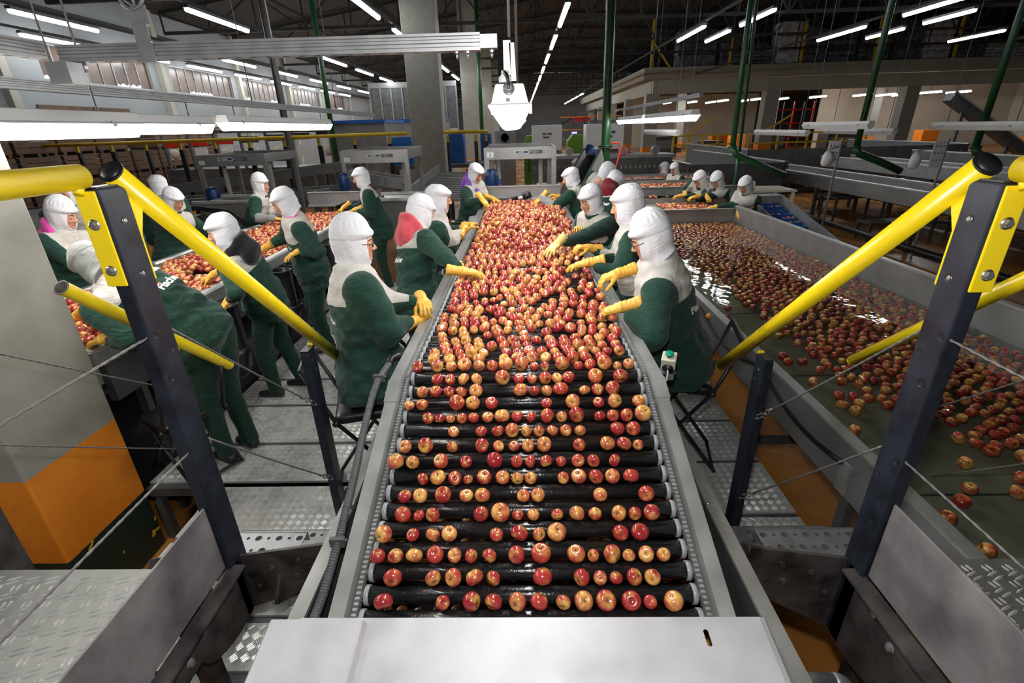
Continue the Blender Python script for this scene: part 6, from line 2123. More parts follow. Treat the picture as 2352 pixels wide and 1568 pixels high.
def hand_sdf(curl, spread, thumb):
    """left hand, palm down, fingers along +y, thumb towards +x; a rubber glove with gauntlet"""
    segs = []
    for i, (x, y, ln, rr) in enumerate(((0.029, 0.083, 0.066, 0.0100), (0.0095, 0.089, 0.074, 0.0102), (-0.0105, 0.086, 0.069, 0.0098), (-0.028, 0.077, 0.054, 0.0088))):
        ang = R((1.5 - i) * spread)
        p = np.array([x, y, 0.0])
        a = 0.0
        for j, fr in enumerate((0.44, 0.31, 0.25)):
            a += R(curl * (0.75, 1.05, 0.8)[j] + (i * 2.0))
            q = p + ln * fr * np.array([math.sin(ang) * math.cos(a), math.cos(ang) * math.cos(a), -math.sin(a)])
            segs.append((p, q, rr * (1 - 0.07 * j), rr * (1 - 0.07 * (j + 1)), i))
            p = q
    t0 = np.array([0.026, 0.022, -0.006])
    td = np.array([math.sin(R(thumb)), math.cos(R(thumb)), -0.35])
    td /= np.linalg.norm(td)
    t1 = t0 + td * 0.042
    td2 = td + np.array([-0.35, 0.35, -0.15 - curl / 120])
    td2 /= np.linalg.norm(td2)
    t2 = t1 + td2 * 0.032
    t3 = t2 + (td2 + np.array([-0.2, 0.1, -0.2])) * 0.02

    def f(P):
        q = P - np.array([0, 0.045, 0])
        b = np.abs(q) - np.array([0.029, 0.036, 0.005])
        d = np.linalg.norm(np.maximum(b, 0), axis=1) - 0.0105
        for i in range(4):
            fg = None
            for s in segs:
                if s[4] == i:
                    c = s_cap(P, s[0], s[1], s[2], s[3])
                    fg = c if fg is None else smin(fg, c, 0.003)
            d = smin(d, fg, 0.007)
        th = smin(s_cap(P, t0, t1, 0.0145, 0.0115), smin(s_cap(P, t1, t2, 0.0112, 0.0105), s_cap(P, t2, t3, 0.0105, 0.009), 0.003), 0.004)
        d = smin(d, th, 0.010)
        d = smin(d, s_cap(P, (0, 0.02, 0), (0, -0.02, 0), 0.029, 0.028), 0.014)
        d = smin(d, s_cap(P, (0, -0.01, 0), (0, -0.125, 0), 0.029, 0.040), 0.016)
        d = smax(d, -0.118 - P[:, 1], 0.004)
        return d + 0.0016 * wob(P, 130, 4) + 0.0012 * np.sin(P[:, 1] * 260) * (P[:, 1] < 0.01)
    return f


HANDS = {}
for nm, c_, sp, th in (('reach', 13, 7, 52), ('curl', 36, 4, 40), ('grip', 58, 2, 34)):
    V_, Q_ = surf_nets(hand_sdf(c_, sp, th), (-0.085, -0.16, -0.11), (0.10, 0.19, 0.055), 0.0045)
    for mt in ('glove', 'glove_pale'):
        HANDS[nm, 'L', mt] = npmesh('glove', V_, Q_, M[mt])
        HANDS[nm, 'R', mt] = npmesh('glove', V_ * np.array([-1, 1, 1]), Q_[:, ::-1], M[mt])


def frame(fwd, up):
    """right, forward, up columns"""
    f = Vector(fwd).normalized()
    u = Vector(up)
    r = f.cross(u).normalized()
    u = r.cross(f)
    return r, f, u


def ik(S, W, l1, l2, pole):
    S, W = Vector(S), Vector(W)
    d = W - S
    L_ = d.length
    k = max(1.0, L_ / (l1 + l2) * 1.001)
    l1, l2 = l1 * k, l2 * k
    d.normalize()
    a = (l1 * l1 - l2 * l2 + L_ * L_) / (2 * L_)
    h = math.sqrt(max(l1 * l1 - a * a, 0))
    p = Vector(pole)
    p = (p - d * p.dot(d)).normalized()
    return S + d * a + p * h


PSEED = [0]


def person(label, H, yaw, pelvis, pitch=12, roll=0, chest=None, hands=(None, None), handpose=('reach', 'reach'), handdir=(None, None),
           pole=None, seated=False, ground=0.0, hood=0, sweat=None, apron=False, glasses=False, back=False, front=False, glove='glove', vox=0.016,
           bulk=1.12, grey_hood=False, sleeve=None, feet=None, open_collar=None, hs=1.0):
    PSEED[0] += 1
    sd = PSEED[0] * 17
    chest = yaw if chest is None else chest
    H, Pv = Vector(H), Vector(pelvis)
    root = thing('person', label, 'person', (Pv.x, Pv.y, ground))
    # head frame
    fw = Vector((math.cos(R(yaw)) * math.cos(R(pitch)), math.sin(R(yaw)) * math.cos(R(pitch)), -math.sin(R(pitch))))
    r, f, u = frame(fw, (0, 0, 1))
    HM = Matrix((r, f, u)).transposed()
    if roll:
        HM = HM @ Matrix.Rotation(R(roll), 3, 'Y')
    HM4 = Matrix.Translation(H) @ HM.to_4x4() @ Matrix.Scale(hs, 4)
    body = addobj('body', HEAD_ME, root, HM4)
    for s in (-1, 1):
        addobj('eye', EYE_ME[s], body, HM4)
        addobj('eyebrow', BROW_ME[s], body, HM4)
    hme, parts = HOODS[hood]
    ho = addobj('hood', hme, root, HM4)
    if grey_hood:
        ho.data = hme.copy()
        ho.data.materials[0] = M['grey_hood']
    for nm, me in parts:
        addobj(nm, me, ho, HM4)
    if glasses:
        g = MB()
        for s in (-1, 1):
            cx = s * 0.031
            pts = [(cx + 0.024 * math.cos(a * math.pi / 8), 0.099 - 0.006 * abs(cx + 0.024 * math.cos(a * math.pi / 8)) / 0.055, 0.0 + 0.014 * math.sin(a * math.pi / 8)) for a in range(17)]
            g.tube(pts, 0.0022, 6, False)
            g.tube([(s * 0.055, 0.097, 0.004), (s * 0.066, 0.07, 0.005), (s * 0.075, -0.01, 0.006)], 0.0022, 6)
        g.tube([(-0.009, 0.101, 0.003), (0.009, 0.101, 0.003)], 0.002, 6)
        go = g.build('glasses', M['lens'], root, mw=HM4)
    # torso frame
    hu = HM @ Vector((0, 0, 1))
    hf = HM @ Vector((0, 1, 0))
    Nk = H - (hu * 0.55 + Vector((0, 0, 0.45))) * 0.142 - hf * 0.032
    up = (Nk - Pv)
    Lt = up.length
    up.normalize()
    cf = Vector((math.cos(R(chest)), math.sin(R(chest)), 0))
    cf = (cf - up * cf.dot(up)).normalized()
    cr = cf.cross(up).normalized()
    B = np.array([cr, cf, up]).T
    Pn = np.array(Pv)
    tt = np.array([-0.34, 0.0, 0.28, 0.55, 0.76, 0.90, 1.0, 1.06])
    ww = np.array([0.195, 0.185, 0.172, 0.176, 0.165, 0.128, 0.086, 0.070]) * bulk
    dd = np.array([0.138, 0.128, 0.118, 0.124, 0.116, 0.096, 0.074, 0.064]) * bulk
    if up.z < 0.8:
        tt = np.array([-0.12, 0.0, 0.28, 0.55, 0.76, 0.90, 1.0, 1.06])
    if seated:
        tt = np.array([-0.20, 0.0, 0.28, 0.55, 0.76, 0.90, 1.0, 1.06])
        ww[0], ww[1] = 0.205 * bulk, 0.205 * bulk
        dd[0], dd[1] = 0.165 * bulk, 0.155 * bulk
    hunch = 0.035 * min(1.5, max(0, (0.95 - up.z) * 8))

    def torso(P, grow=0.0):
        q = (P - Pn) @ B
        t = q[:, 2] / Lt
        w_ = np.interp(t, tt, ww) + grow
        d_ = np.interp(t, tt, dd) + grow
        bb = q[:, 1] + hunch * np.clip(4 * t * (1 - t), 0, 1)
        k = np.sqrt((np.abs(q[:, 0]) / w_) ** 2.3 + (np.abs(bb) / d_) ** 2.3 + 1e-9) ** (2 / 2.3)
        d = (np.sqrt(k) - 1) * np.minimum(w_, d_)
        d = smax(d, (q[:, 2] - Lt * tt[-1]), 0.02)
        return smax(d, Lt * tt[0] - q[:, 2], 0.05), q
    sh = 0.158 * bulk
    S = [Nk - up * 0.085 - cr * sh + cf * 0.012, Nk - up * 0.085 + cr * sh + cf * 0.012]
    caps = []
    hand_info = []
    for i, s in enumerate((-1, 1)):
        W = Vector(hands[i]) if hands[i] is not None else Pv + cr * (s * 0.26) + cf * 0.10 + Vector((0, 0, 0.02))
        pl = pole[i] if pole and pole[i] is not None else (cr * (s * 0.55) - up * 0.8 - cf * 0.25)
        Eb = ik(S[i], W, 0.255, 0.235, pl)
        We = Eb.lerp(W, 0.66)
        caps.append((np.array(S[i]), np.array(Eb), np.array(We)))
        hd = Vector(handdir[i]) if handdir[i] is not None else ((W - Eb).normalized() + Vector((0, 0, -0.15)))
        hd.normalize()
        hr = hd.cross(Vector((0, 0, 1))).normalized()
        hup = hr.cross(hd)
        Wm = Matrix.Translation(W) @ Matrix((hr, hd, hup)).transposed().to_4x4()
        hand_info.append((Wm, W, Eb))

    def arm(P, c):
        a = s_cap(P, c[0], c[1], 0.070 * bulk, 0.052 * bulk)
        return smin(a, s_cap(P, c[1], c[2], 0.053 * bulk, 0.040), 0.025)

    def jac(P):
        d, q = torso(P)
        for c in caps:
            d = smin(d, arm(P, c), 0.045)
        d = smin(d, s_ell(P, Pn + np.array(up) * 0.02, (0.185 * bulk, 0.15 * bulk, 0.13), B), 0.05)
        t = q[:, 2] / Lt
        fold = 0.5 + 0.5 * np.clip(1 - t, 0, 1)
        ps = P * np.array([1.0, 1.0, 2.2])
        crease = 0.5 - np.abs(wob(ps, 17, sd + 8))
        return d + (0.0060 * wob(ps, 24, sd) + 0.0036 * wob(ps, 50, sd + 1)) * fold - 0.009 * np.clip(crease, 0, 1) * fold
    pts = np.array([np.array(Pv) + np.array(up) * Lt * tt[0], np.array(Nk)] + [x for c in caps for x in c])
    lo, hi = pts.min(0) - 0.26, pts.max(0) + 0.26
    lo[2], hi[2] = pts[:, 2].min() - 0.12, pts[:, 2].max() + 0.12
    V, Q = surf_nets(jac, lo, hi, vox)
    T = tri(Q)
    dt, q = torso(V)
    da = np.minimum(*[arm(V, c) for c in caps])
    yl = Lt - (0.150 + 0.075 * np.clip(q[:, 1] / 0.1, 0, 1)) * (1 + 0.3 * (bulk - 1.1))
    field = np.minimum(np.minimum((q[:, 2] - yl), (da - dt) * 0.6 + 0.030), 0.162 * bulk - np.abs(q[:, 0]))
    (Vy, Ty), (Vg, Tg) = split(V, T, field)
    jo = addobj('jacket', npmesh('jacket', Vg, Tg, M['jacket']), root)
    if len(Ty):
        addobj('yoke', npmesh('yoke', Vy, Ty, M['yoke']), jo, label='cream yoke')
    # collar round the neck
    Cm = Matrix((cr, cf, up)).transposed().to_4x4()
    cpos = Nk - up * 0.012 + hf * 0.006
    if sweat is None:
        MB().lathe([(0.083, -0.045), (0.088, 0.0), (0.086, 0.03), (0.08, 0.034), (0.076, 0.0)], Matrix.Translation(cpos) @ Cm @ Matrix.Diagonal((1.0, 1.0, 1, 1)), 18).build('collar', M[open_collar or 'trousers'], jo)
    else:
        def swf(P):
            qq = (P - np.array(Nk)) @ B
            rr = np.sqrt(qq[:, 0] ** 2 + (qq[:, 1] - 0.0) ** 2)
            d = np.sqrt((rr - 0.094) ** 2 + ((qq[:, 2] + 0.012 + 0.70 * np.clip(qq[:, 1], -0.12, 0.12)) * 0.62) ** 2) - (0.036 - 0.020 * np.clip(qq[:, 1] / 0.07, 0, 1))
            d = smin(d, s_ell(qq, (0, -0.105, -0.055), (0.125, 0.055, 0.10)), 0.05)
            return d + 0.008 * wob(P, 40, sd + 4)
        n_ = np.array(Nk)
        Vs, Qs = surf_nets(swf, n_ - 0.28, n_ + 0.26, max(vox * 0.8, 0.012))
        addobj('sweatshirt_hood', npmesh('sweatshirt_hood', Vs, Qs, M[sweat]), root)
    # gloves
    for i, sd_ in enumerate(('L', 'R')):
        Wm, W, Eb = hand_info[i]
        gm = glove[i] if isinstance(glove, (tuple, list)) else glove
        if gm:
            addobj('glove', HANDS[handpose[i], sd_, gm], root, Wm)
        if sleeve and sleeve[i]:
            # clear plastic oversleeve
            a, b = Vector(Eb).lerp(W, 0.15), Vector(Eb).lerp(W, 0.97)
            Vs, Qs = surf_nets(lambda P: s_cap(P, a, b, 0.066, 0.044) + 0.006 * wob(P, 60, sd + 6), np.minimum(np.array(a), np.array(b)) - 0.1, np.maximum(np.array(a), np.array(b)) + 0.1, 0.011)
            addobj('oversleeve', npmesh('oversleeve', Vs, Qs, M['grey_hood']), root, label='grey plastic oversleeve')
    # legs
    hips = [Pv - cr * 0.085 * bulk - up * 0.03, Pv + cr * 0.085 * bulk - up * 0.03]
    flat = Vector((cf.x, cf.y, 0)).normalized()
    lat = Vector((cr.x, cr.y, 0)).normalized()
    lc, ank = [], []
    for i, s in enumerate((-1, 1)):
        if seated:
            kn = hips[i] + flat * 0.33 + lat * (s * 0.05) + Vector((0, 0, -0.03))
            an = Vector((kn.x - flat.x * 0.02, kn.y - flat.y * 0.02, max(ground + 0.08, kn.z - 0.40)))
        else:
            fo = feet[i] if feet else (0.0, 0.0)
            an = Vector((Pv.x, Pv.y, ground + 0.075)) + lat * (s * 0.10 + fo[0]) + flat * (fo[1])
            kn = ik(hips[i], an, (hips[i] - an).length * 0.5 + 0.004, (hips[i] - an).length * 0.5 + 0.004, flat)
        lc.append((np.array(hips[i]), np.array(kn), np.array(an)))
        ank.append(an)

    def leg(P):
        d = s_ell(P, np.array(Pv), (0.155 * bulk, 0.125 * bulk, 0.11), B)
        for c in lc:
            l_ = smin(s_cap(P, c[0], c[1], 0.092 * bulk, 0.068), s_cap(P, c[1], c[2], 0.068, 0.056), 0.02)
            d = smin(d, l_, 0.03)
        return d + 0.005 * wob(P * np.array([1, 1, 1.6]), 28, sd + 2)
    pl_ = np.array([Pn] + [x for c in lc for x in c])
    V, Q = surf_nets(leg, pl_.min(0) - 0.19, pl_.max(0) + np.array([0.19, 0.19, 0.13]), vox * 1.25)
    addobj('trousers', npmesh('trousers', V, Q, M['trousers']), root)
    for i in range(2):
        an = ank[i]
        c0, c1 = np.array(an + Vector((0, 0, -0.035)) - flat * 0.03), np.array(an + Vector((0, 0, -0.047)) + flat * 0.125)

        def shoe(P):
            d = smin(s_cap(P, c0, c1, 0.042, 0.030), s_cap(P, np.array(an), np.array(an) + np.array([0, 0, 0.03]), 0.04, 0.045), 0.03)
            return smax(d, an.z - 0.075 + 0.001 - P[:, 2], 0.006)
        V, Q = surf_nets(shoe, np.minimum(c0, c1) - 0.07, np.maximum(c0, c1) + np.array([0.07, 0.07, 0.13]), 0.013)
        addobj('shoe', npmesh('shoe', V, Q, M['shoe']), root)
    if apron:
        def apf(P):
            d, qq = torso(P, 0.012)
            t = qq[:, 2] / Lt
            d = d + 0.004 * wob(P, 30, sd + 3)
            d = smax(d, 0.02 - (qq[:, 1] + hunch * np.clip(4 * t * (1 - t), 0, 1)), 0.01)
            return smax(smax(d, qq[:, 2] - Lt * (0.34 if apron == 'waist' else 0.9), 0.01), -Lt * 0.33 - qq[:, 2], 0.01)
        V, Q = surf_nets(apf, np.minimum(Pn, np.array(Nk)) - 0.34, np.maximum(Pn, np.array(Nk)) + 0.3, vox)
        addobj('apron', npmesh('apron', V, Q, M['apron']), root)
        if apron != 'waist':
            pass
    # printed word on the cloth
    tree = BVHTree.FromPolygons([tuple(v) for v in Vg], [tuple(t_) for t_ in Tg.tolist()])

    def word(size, a0, t0, sgn, right):
        vs, fs = text_faces('Fischer', size, 0.035)
        w_ = max(v.x for v in vs)
        pv = []
        for v in vs:
            x = (v.x - w_ / 2)
            base = Pv + up * (t0 * Lt + v.y) + cr * (a0 + right * x)
            hit = tree.ray_cast(base + cf * (sgn * 0.5), cf * (-sgn))
            p = hit[0] if hit[0] is not None else base + cf * (sgn * 0.12)
            pv.append(p + cf * (sgn * 0.0045))
        # the dot of the i is orange
        ys = [v.y for v in vs]
        mb, md = MB(), MB()
        fd = [f_ for f_ in fs if all(vs[k].x > w_ * 0.13 and vs[k].x < w_ * 0.30 and vs[k].y > size * 0.56 for k in f_)]
        fr = [f_ for f_ in fs if f_ not in fd]
        mb._add(pv, fr)
        mb.build('lettering', M['print'], jo)
        # dot
        dx = -w_ / 2 + w_ * 0.205
        base = Pv + up * (t0 * Lt + size * 0.70) + cr * (a0 + right * dx)
        hit = tree.ray_cast(base + cf * (sgn * 0.5), cf * (-sgn))
        c = (hit[0] if hit[0] is not None else base) + cf * (sgn * 0.0055)
        md.disc(c, cf * sgn, size * 0.10, 12)
        md.build('lettering_dot', M['print_orange'], jo)
    if back:
        word(back[0], back[1], 0.56, -1, 1)
    if front:
        word(0.028, -0.07, 0.50, 1, -1)
    return root


# --- beside the roller conveyor
person('seated worker in glasses left of the conveyor, arms folded, grey-yoked green jacket', (-0.915, 2.62, 1.55), 14, (-0.90, 2.56, 0.80), pitch=4, chest=25, seated=True, hood=1, bulk=1.36,
       hands=((-0.60, 2.72, 1.175), (-0.62, 2.60, 1.105)), handpose=('curl', 'curl'), handdir=((0.3, -0.8, 0.0), (0.4, 0.8, 0.0)), glasses=True, back=(0.058, 0.06), vox=0.0125, sweat=None, open_collar='blacksw')
person('worker with red sweatshirt hood leaning over the left of the conveyor', (-0.77, 3.78, 1.53), 42, (-0.84, 3.58, 0.86), pitch=26, chest=35, hood=0, bulk=1.12,
       hands=((-0.56, 3.62, 1.175), (-0.41, 3.22, 1.215)), handdir=(None, (0.9, 0.1, -0.15)), handpose=('curl', 'reach'), sweat='redsw', back=(0.055, 0.0), vox=0.013, pole=(None, (-0.3, -0.9, -0.6)))
person('white-hooded worker just behind the one with the red hood', (-0.73, 4.42, 1.55), 5, (-0.86, 4.46, 0.86), pitch=10, chest=10, hood=2, bulk=1.2,
       hands=((-0.55, 4.86, 1.205), (-0.56, 4.60, 1.245)), handdir=((0.4, 0.6, 0.3), (0.2, 0.9, 0.5)), handpose=('curl', 'curl'), vox=0.014)
person('worker with purple sweatshirt hood and white apron at the far left of the conveyor', (-0.60, 6.75, 1.57), -40, (-0.76, 6.95, 0.86), pitch=30, chest=-30, hood=2, bulk=1.05,
       hands=((-0.40, 6.72, 1.245), (-0.50, 6.30, 1.285)), handdir=((0.8, -0.3, -0.3), (0.5, -0.6, -0.5)), handpose=('curl', 'curl'), sweat='purple', apron='waist', vox=0.016)
person('seated worker in glasses right of the conveyor, gloved hands over the apples', (0.70, 2.70, 1.52), 170, (0.93, 2.78, 0.78), pitch=24, chest=165, seated=True, hood=1, bulk=1.36,
       hands=((0.52, 2.48, 1.200), (0.555, 2.80, 1.295)), handdir=((-0.9, 0.15, -0.3), (-0.95, -0.15, -0.25)), handpose=('curl', 'curl'), glasses=True, back=(0.055, -0.07), vox=0.0125,
       pole=((0.5, -0.8, -0.6), None), open_collar='blacksw')
person('worker behind the seated one in glasses, face turned away, right of the conveyor', (0.73, 3.52, 1.585), 160, (0.88, 3.50, 0.86), pitch=14, chest=170, hood=0, bulk=1.2,
       hands=((0.44, 3.26, 1.245), (0.5, 3.7, 1.245)), handdir=((-0.95, 0.1, -0.2), None), handpose=('reach', 'curl'), vox=0.0135, hs=1.05)
person('young worker facing the camera and reaching across the right of the conveyor', (0.61, 4.54, 1.49), 208, (0.82, 4.69, 0.86), pitch=22, chest=215, hood=0, bulk=1.12,
       hands=((0.27, 3.86, 1.245), (0.52, 4.6, 1.195)), handdir=((-0.55, -0.8, -0.3), None), handpose=('reach', 'curl'), glove=('glove_pale', 'glove'), front=True, vox=0.013, pole=((0.2, -0.3, -0.9), None), open_collar='trousers')
person('worker in plastic oversleeve reaching far across the end of the conveyor', (0.62, 6.60, 1.50), 172, (0.86, 6.50, 0.86), pitch=22, chest=150, hood=2, bulk=1.12,
       hands=((0.24, 6.50, 1.265), (0.50, 6.9, 1.225)), handdir=((-0.7, -0.4, -0.6), None), handpose=('curl', 'curl'), sleeve=(True, False), back=(0.06, 0.0), apron='waist', vox=0.016)
person('worker bending away behind the end of the conveyor, lettering across the back', (1.12, 6.72, 1.53), 20, (0.88, 7.3, 0.86), pitch=34, chest=60, hood=0, bulk=1.12,
       hands=((1.4, 7.2, 1.145), (1.3, 6.9, 1.095)), back=(0.07, 0.0), vox=0.018, grey_hood=False)
person('worker with dark red collar bending beside the other, seen from behind', (1.15, 6.25, 1.47), 15, (0.98, 5.95, 0.86), pitch=40, chest=60, hood=2, bulk=1.12,
       hands=((1.38, 6.5, 1.095), (1.35, 6.15, 1.045)), sweat='maroon', back=(0.06, 0.0), vox=0.018)
person('far worker with red collar beyond the middle infeed stand', (1.42, 13.6, 1.19), 190, (1.45, 13.7, 0.45), pitch=10, hood=0, ground=FZ, sweat='maroon', vox=0.03)
# --- behind the far end of the water tank
person('worker at left of the far pair beyond the troughs', (3.65, 13.3, 1.07), 185, (3.72, 13.35, 0.36), pitch=8, hood=0, ground=FZ, vox=0.03, front=False)
person('worker at right of the far pair beyond the troughs, looking down', (3.45, 11.7, 1.16), 215, (3.55, 11.8, 0.42), pitch=26, hood=0, ground=FZ, vox=0.03)
person('left worker of the two sorting together behind the far end of the tank', (3.19, 9.22, 1.167), 205, (3.25, 9.85, 0.44), pitch=36, chest=225, hood=0, ground=FZ, vox=0.02, hs=1.12,
       hands=((2.85, 9.15, 0.90), (3.0, 9.3, 0.90)), handpose=('curl', 'curl'))
person('right worker of the two sorting together, wearing a white bib apron', (3.46, 9.12, 1.155), 215, (3.72, 9.85, 0.44), pitch=36, chest=235, hood=0, ground=FZ, vox=0.02, apron='bib', hs=1.14,
       hands=((3.05, 8.95, 0.90), (3.25, 8.9, 0.90)), handpose=('curl', 'curl'))
person('lone worker at the right end of the tank, dipping gloved hands in the water', (3.62, 8.30, 1.145), 212, (3.76, 8.58, 0.42), pitch=30, chest=230, hood=0, ground=FZ, vox=0.018, hs=1.1,
       hands=((3.12, 8.35, 0.79), (3.48, 8.05, 0.74)), handpose=('curl', 'curl'), front=True)
# --- at the left sorting table
person('girl with black sweatshirt hood leaning on the near reject pipe', (-2.25, 3.62, 1.45), 205, (-2.14, 3.78, 0.86), pitch=14, chest=185, hood=0, bulk=1.05, ground=0.0,
       hands=((-2.24, 3.46, 0.96), (-2.6, 3.9, 1.04)), handdir=((-0.5, -0.5, -0.6), None), handpose=('reach', 'curl'), sweat='blacksw', vox=0.013, feet=((0, 0.05), (0, -0.12)), pole=((0.4, -0.7, -0.5), None))
person('woman with pink collar sorting at the left table, hand over a reject pipe', (-2.2, 4.58, 1.53), 205, (-2.12, 4.72, 0.87), pitch=24, chest=215, hood=0, bulk=1.12,
       hands=((-2.12, 4.5, 1.09), (-2.60, 4.78, 1.06)), handdir=((-0.8, -0.5, -0.35), (-0.8, 0.1, -0.4)), handpose=('reach', 'curl'), front=True, open_collar='pink', vox=0.0135)
person('man standing at the far right of the left table, both gloves raised', (-2.2, 6.92, 1.535), 190, (-2.02, 6.95, 0.87), pitch=14, chest=200, hood=0, bulk=1.05,
       hands=((-2.30, 6.80, 1.13), (-2.55, 7.08, 1.13)), handdir=((-0.95, 0.1, -0.25), (-0.8, -0.2, -0.5)), handpose=('reach', 'curl'), front=True, vox=0.016)
person('worker bent over the near left table, lettered back towards us, behind the black post', (-2.56, 2.78, 1.42), 165, (-2.08, 2.86, 0.90), pitch=52, chest=172, hood=0, bulk=1.2,
       hands=((-2.50, 2.60, 1.02), (-2.95, 2.95, 1.04)), handdir=((-0.8, 0.1, -0.3), None), handpose=('curl', 'curl'), back=(0.066, 0.10), vox=0.013, grey_hood=True, feet=((0, 0.0), (0, -0.04)), pole=((0.8, -0.25, -0.5), None))
person('worker with pink sweatshirt hood on the near far side of the left table', (-3.88, 4.12, 1.53), 5, (-4.02, 4.05, 0.83), pitch=18, chest=-5, hood=1, bulk=1.12, ground=0.0,
       hands=((-3.55, 4.2, 1.05), (-3.52, 3.86, 1.06)), handdir=((0.8, 0.2, -0.4), (0.8, -0.1, -0.4)), handpose=('curl', 'reach'), sweat='pink', vox=0.015)
person('worker looking down beyond the left table, seen past the sloping yellow rail', (-3.83, 5.45, 1.475), -18, (-3.98, 5.4, 0.83), pitch=28, chest=-10, hood=0, bulk=1.12, ground=0.0,
       hands=((-3.5, 5.75, 1.06), (-3.45, 5.15, 1.06)), handpose=('curl', 'curl'), vox=0.016)
person('worker turned away behind the one looking down, only hood and shoulder showing', (-4.25, 5.85, 1.60), 150, (-4.25, 5.9, 0.88), pitch=5, chest=150, hood=2, ground=0.0, vox=0.02)
person('worker facing right on the far side of the left table in grey sleeve', (-3.62, 6.98, 1.475), 0, (-3.84, 6.9, 0.83), pitch=8, chest=10, hood=1, bulk=1.1, ground=0.0,
       hands=((-3.4, 7.0, 1.08), (-3.4, 6.7, 1.06)), handpose=('curl', 'curl'), glove='glove', sleeve=(True, True), vox=0.017)
person('worker with teal collar facing us at far left, half hidden by the yellow rail', (-4.55, 4.92, 1.64), -62, (-4.62, 5.05, 0.93), pitch=12, chest=-60, hood=0, ground=0.0, open_collar='teal', vox=0.018)
# slatted standing boards for the people on the far side of the left table
walkway('walkway', 'dark tread plate strip behind the left sorting table', -5.1, -3.85, [3.5, 4.6, 5.6, 6.6, 7.3])
walkway('walkway', 'tread plate strip beside the far end of the conveyor', 0.70, 1.55, [6.74, 7.2, 7.7])

# ------------------------------------------------------------------ folding work chairs
def chair(label, x, y, yaw, z=0.0, seat=0.62, backrest=True):
    """black padded seat on a crossed tube frame with a short back bar; yaw = direction the sitter faces"""
    t = thing('folding_chair', label, 'chair', (x, y, z))
    Mt = Matrix.Translation((x, y, z)) @ Matrix.Rotation(R(yaw - 90), 4, 'Z')
    P = lambda a, b, c: Mt @ Vector((a, b, c))
    V, Q = surf_nets(lambda p: np.linalg.norm(np.maximum(np.abs(p) - np.array([0.15, 0.15, 0.006]), 0), axis=1) - 0.03, (-0.21, -0.21, -0.06), (0.21, 0.21, 0.06), 0.02)
    addobj('seat', npmesh('seat', V, Q, M['black']), t, Mt @ Matrix.Translation((0, 0, seat)))
    for s in (-1, 1):
        MB().tube([P(s * 0.19, -0.30, seat + 0.34), P(s * 0.19, -0.17, seat + 0.0), P(s * 0.18, 0.24, 0.012)], 0.012, 10).build('leg', M['black'], t)
        MB().tube([P(s * 0.165, 0.16, seat - 0.02), P(s * 0.165, -0.26, 0.012)], 0.012, 10).build('leg', M['black'], t)
        MB().ball(P(s * 0.20, -0.17, seat), 0.02, 10, 8).build('pivot_knob', M['black'], t)
    MB().tube([P(-0.18, 0.235, 0.02), P(0.18, 0.235, 0.02)], 0.011, 8).tube([P(-0.165, -0.25, 0.025), P(0.165, -0.25, 0.025)], 0.011, 8).tube([P(-0.175, 0.10, 0.24), P(0.175, 0.10, 0.24)], 0.009, 8).build('cross_bar', M['black'], t)
    if backrest:
        q = MB().bar(P(-0.2, -0.30, seat + 0.33), P(0.2, -0.30, seat + 0.33), 0.018, 0.055)
        q.build('back_bar', M['black'], t, bevel=0.006)
    return t


chair('black folding chair under the seated worker left of the conveyor', -0.96, 2.54, 15, 0, 0.60)
chair('black folding chair under the seated worker right of the conveyor', 1.0, 2.80, 168, 0, 0.60)
chair('empty black folding chair behind the worker with the red hood', -1.12, 4.0, 30, 0, 0.62)
chair('black round-cornered stool behind the black post, by the banded column', -2.3, 2.74, 150, 0, 0.42, False)

FLOATERS = [(1.744, 1.402), (1.733, 1.574), (1.867, 1.670), (1.966, 1.749), (2.150, 1.721), (2.244, 1.813), (2.092, 1.926), (2.220, 2.127), (1.747, 2.210), (1.869, 2.399), (1.837, 2.467), (1.935, 2.474), (1.876, 2.567), (1.950, 2.549), (1.829, 2.579), (1.994, 2.739), (1.822, 2.745), (1.951, 2.905), (1.901, 3.025), (1.803, 3.029), (1.815, 3.120), (1.866, 3.533), (1.956, 3.476), (1.818, 4.112), (2.024, 3.891), (1.813, 4.089), (1.687, 4.119), (1.706, 3.888), (1.807, 5.085), (1.911, 5.395), (1.924, 5.451), (1.588, 3.936), (1.728, 4.117), (2.163, 1.740), (1.333, 3.950)]

# ------------------------------------------------------------------ apples
def apple_profile(n):
    pr = []
    for i in range(n + 1):
        th = math.pi * i / n
        r = 0.98 * math.sin(th) ** 0.92 * (1 + 0.07 * math.cos(th))
        z = 0.86 * math.cos(th)
        z -= 0.30 * math.exp(-(th / 0.30) ** 2) if th < 1.2 else 0
        z += 0.20 * math.exp(-((math.pi - th) / 0.26) ** 2) if th > 1.9 else 0
        pr.append((max(r, 0.0), z))
    return pr


def apple_arrays(nu, nv, lob=0.0, skew=(0, 0)):
    pr = apple_profile(nv)
    V, F_ = [], []
    for r, z in pr[1:-1]:
        for k in range(nu):
            a = 2 * math.pi * k / nu
            q = 1 + lob * math.cos(5 * a) * max(0, -z) + 0.02 * math.sin(2 * a + 1)
            V.append((r * math.cos(a) * q + skew[0] * z, r * math.sin(a) * q + skew[1] * z, z))
    top, bot = len(V), len(V) + 1
    V += [(0, 0, pr[0][1]), (0, 0, pr[-1][1])]
    m = nv - 1
    for i in range(m - 1):
        for k in range(nu):
            j = (k + 1) % nu
            F_.append((i * nu + k, (i + 1) * nu + k, (i + 1) * nu + j, i * nu + j))
    for k in range(nu):
        j = (k + 1) % nu
        F_.append((top, k, j))
        F_.append((bot, (m - 1) * nu + j, (m - 1) * nu + k))
    return np.array(V), F_


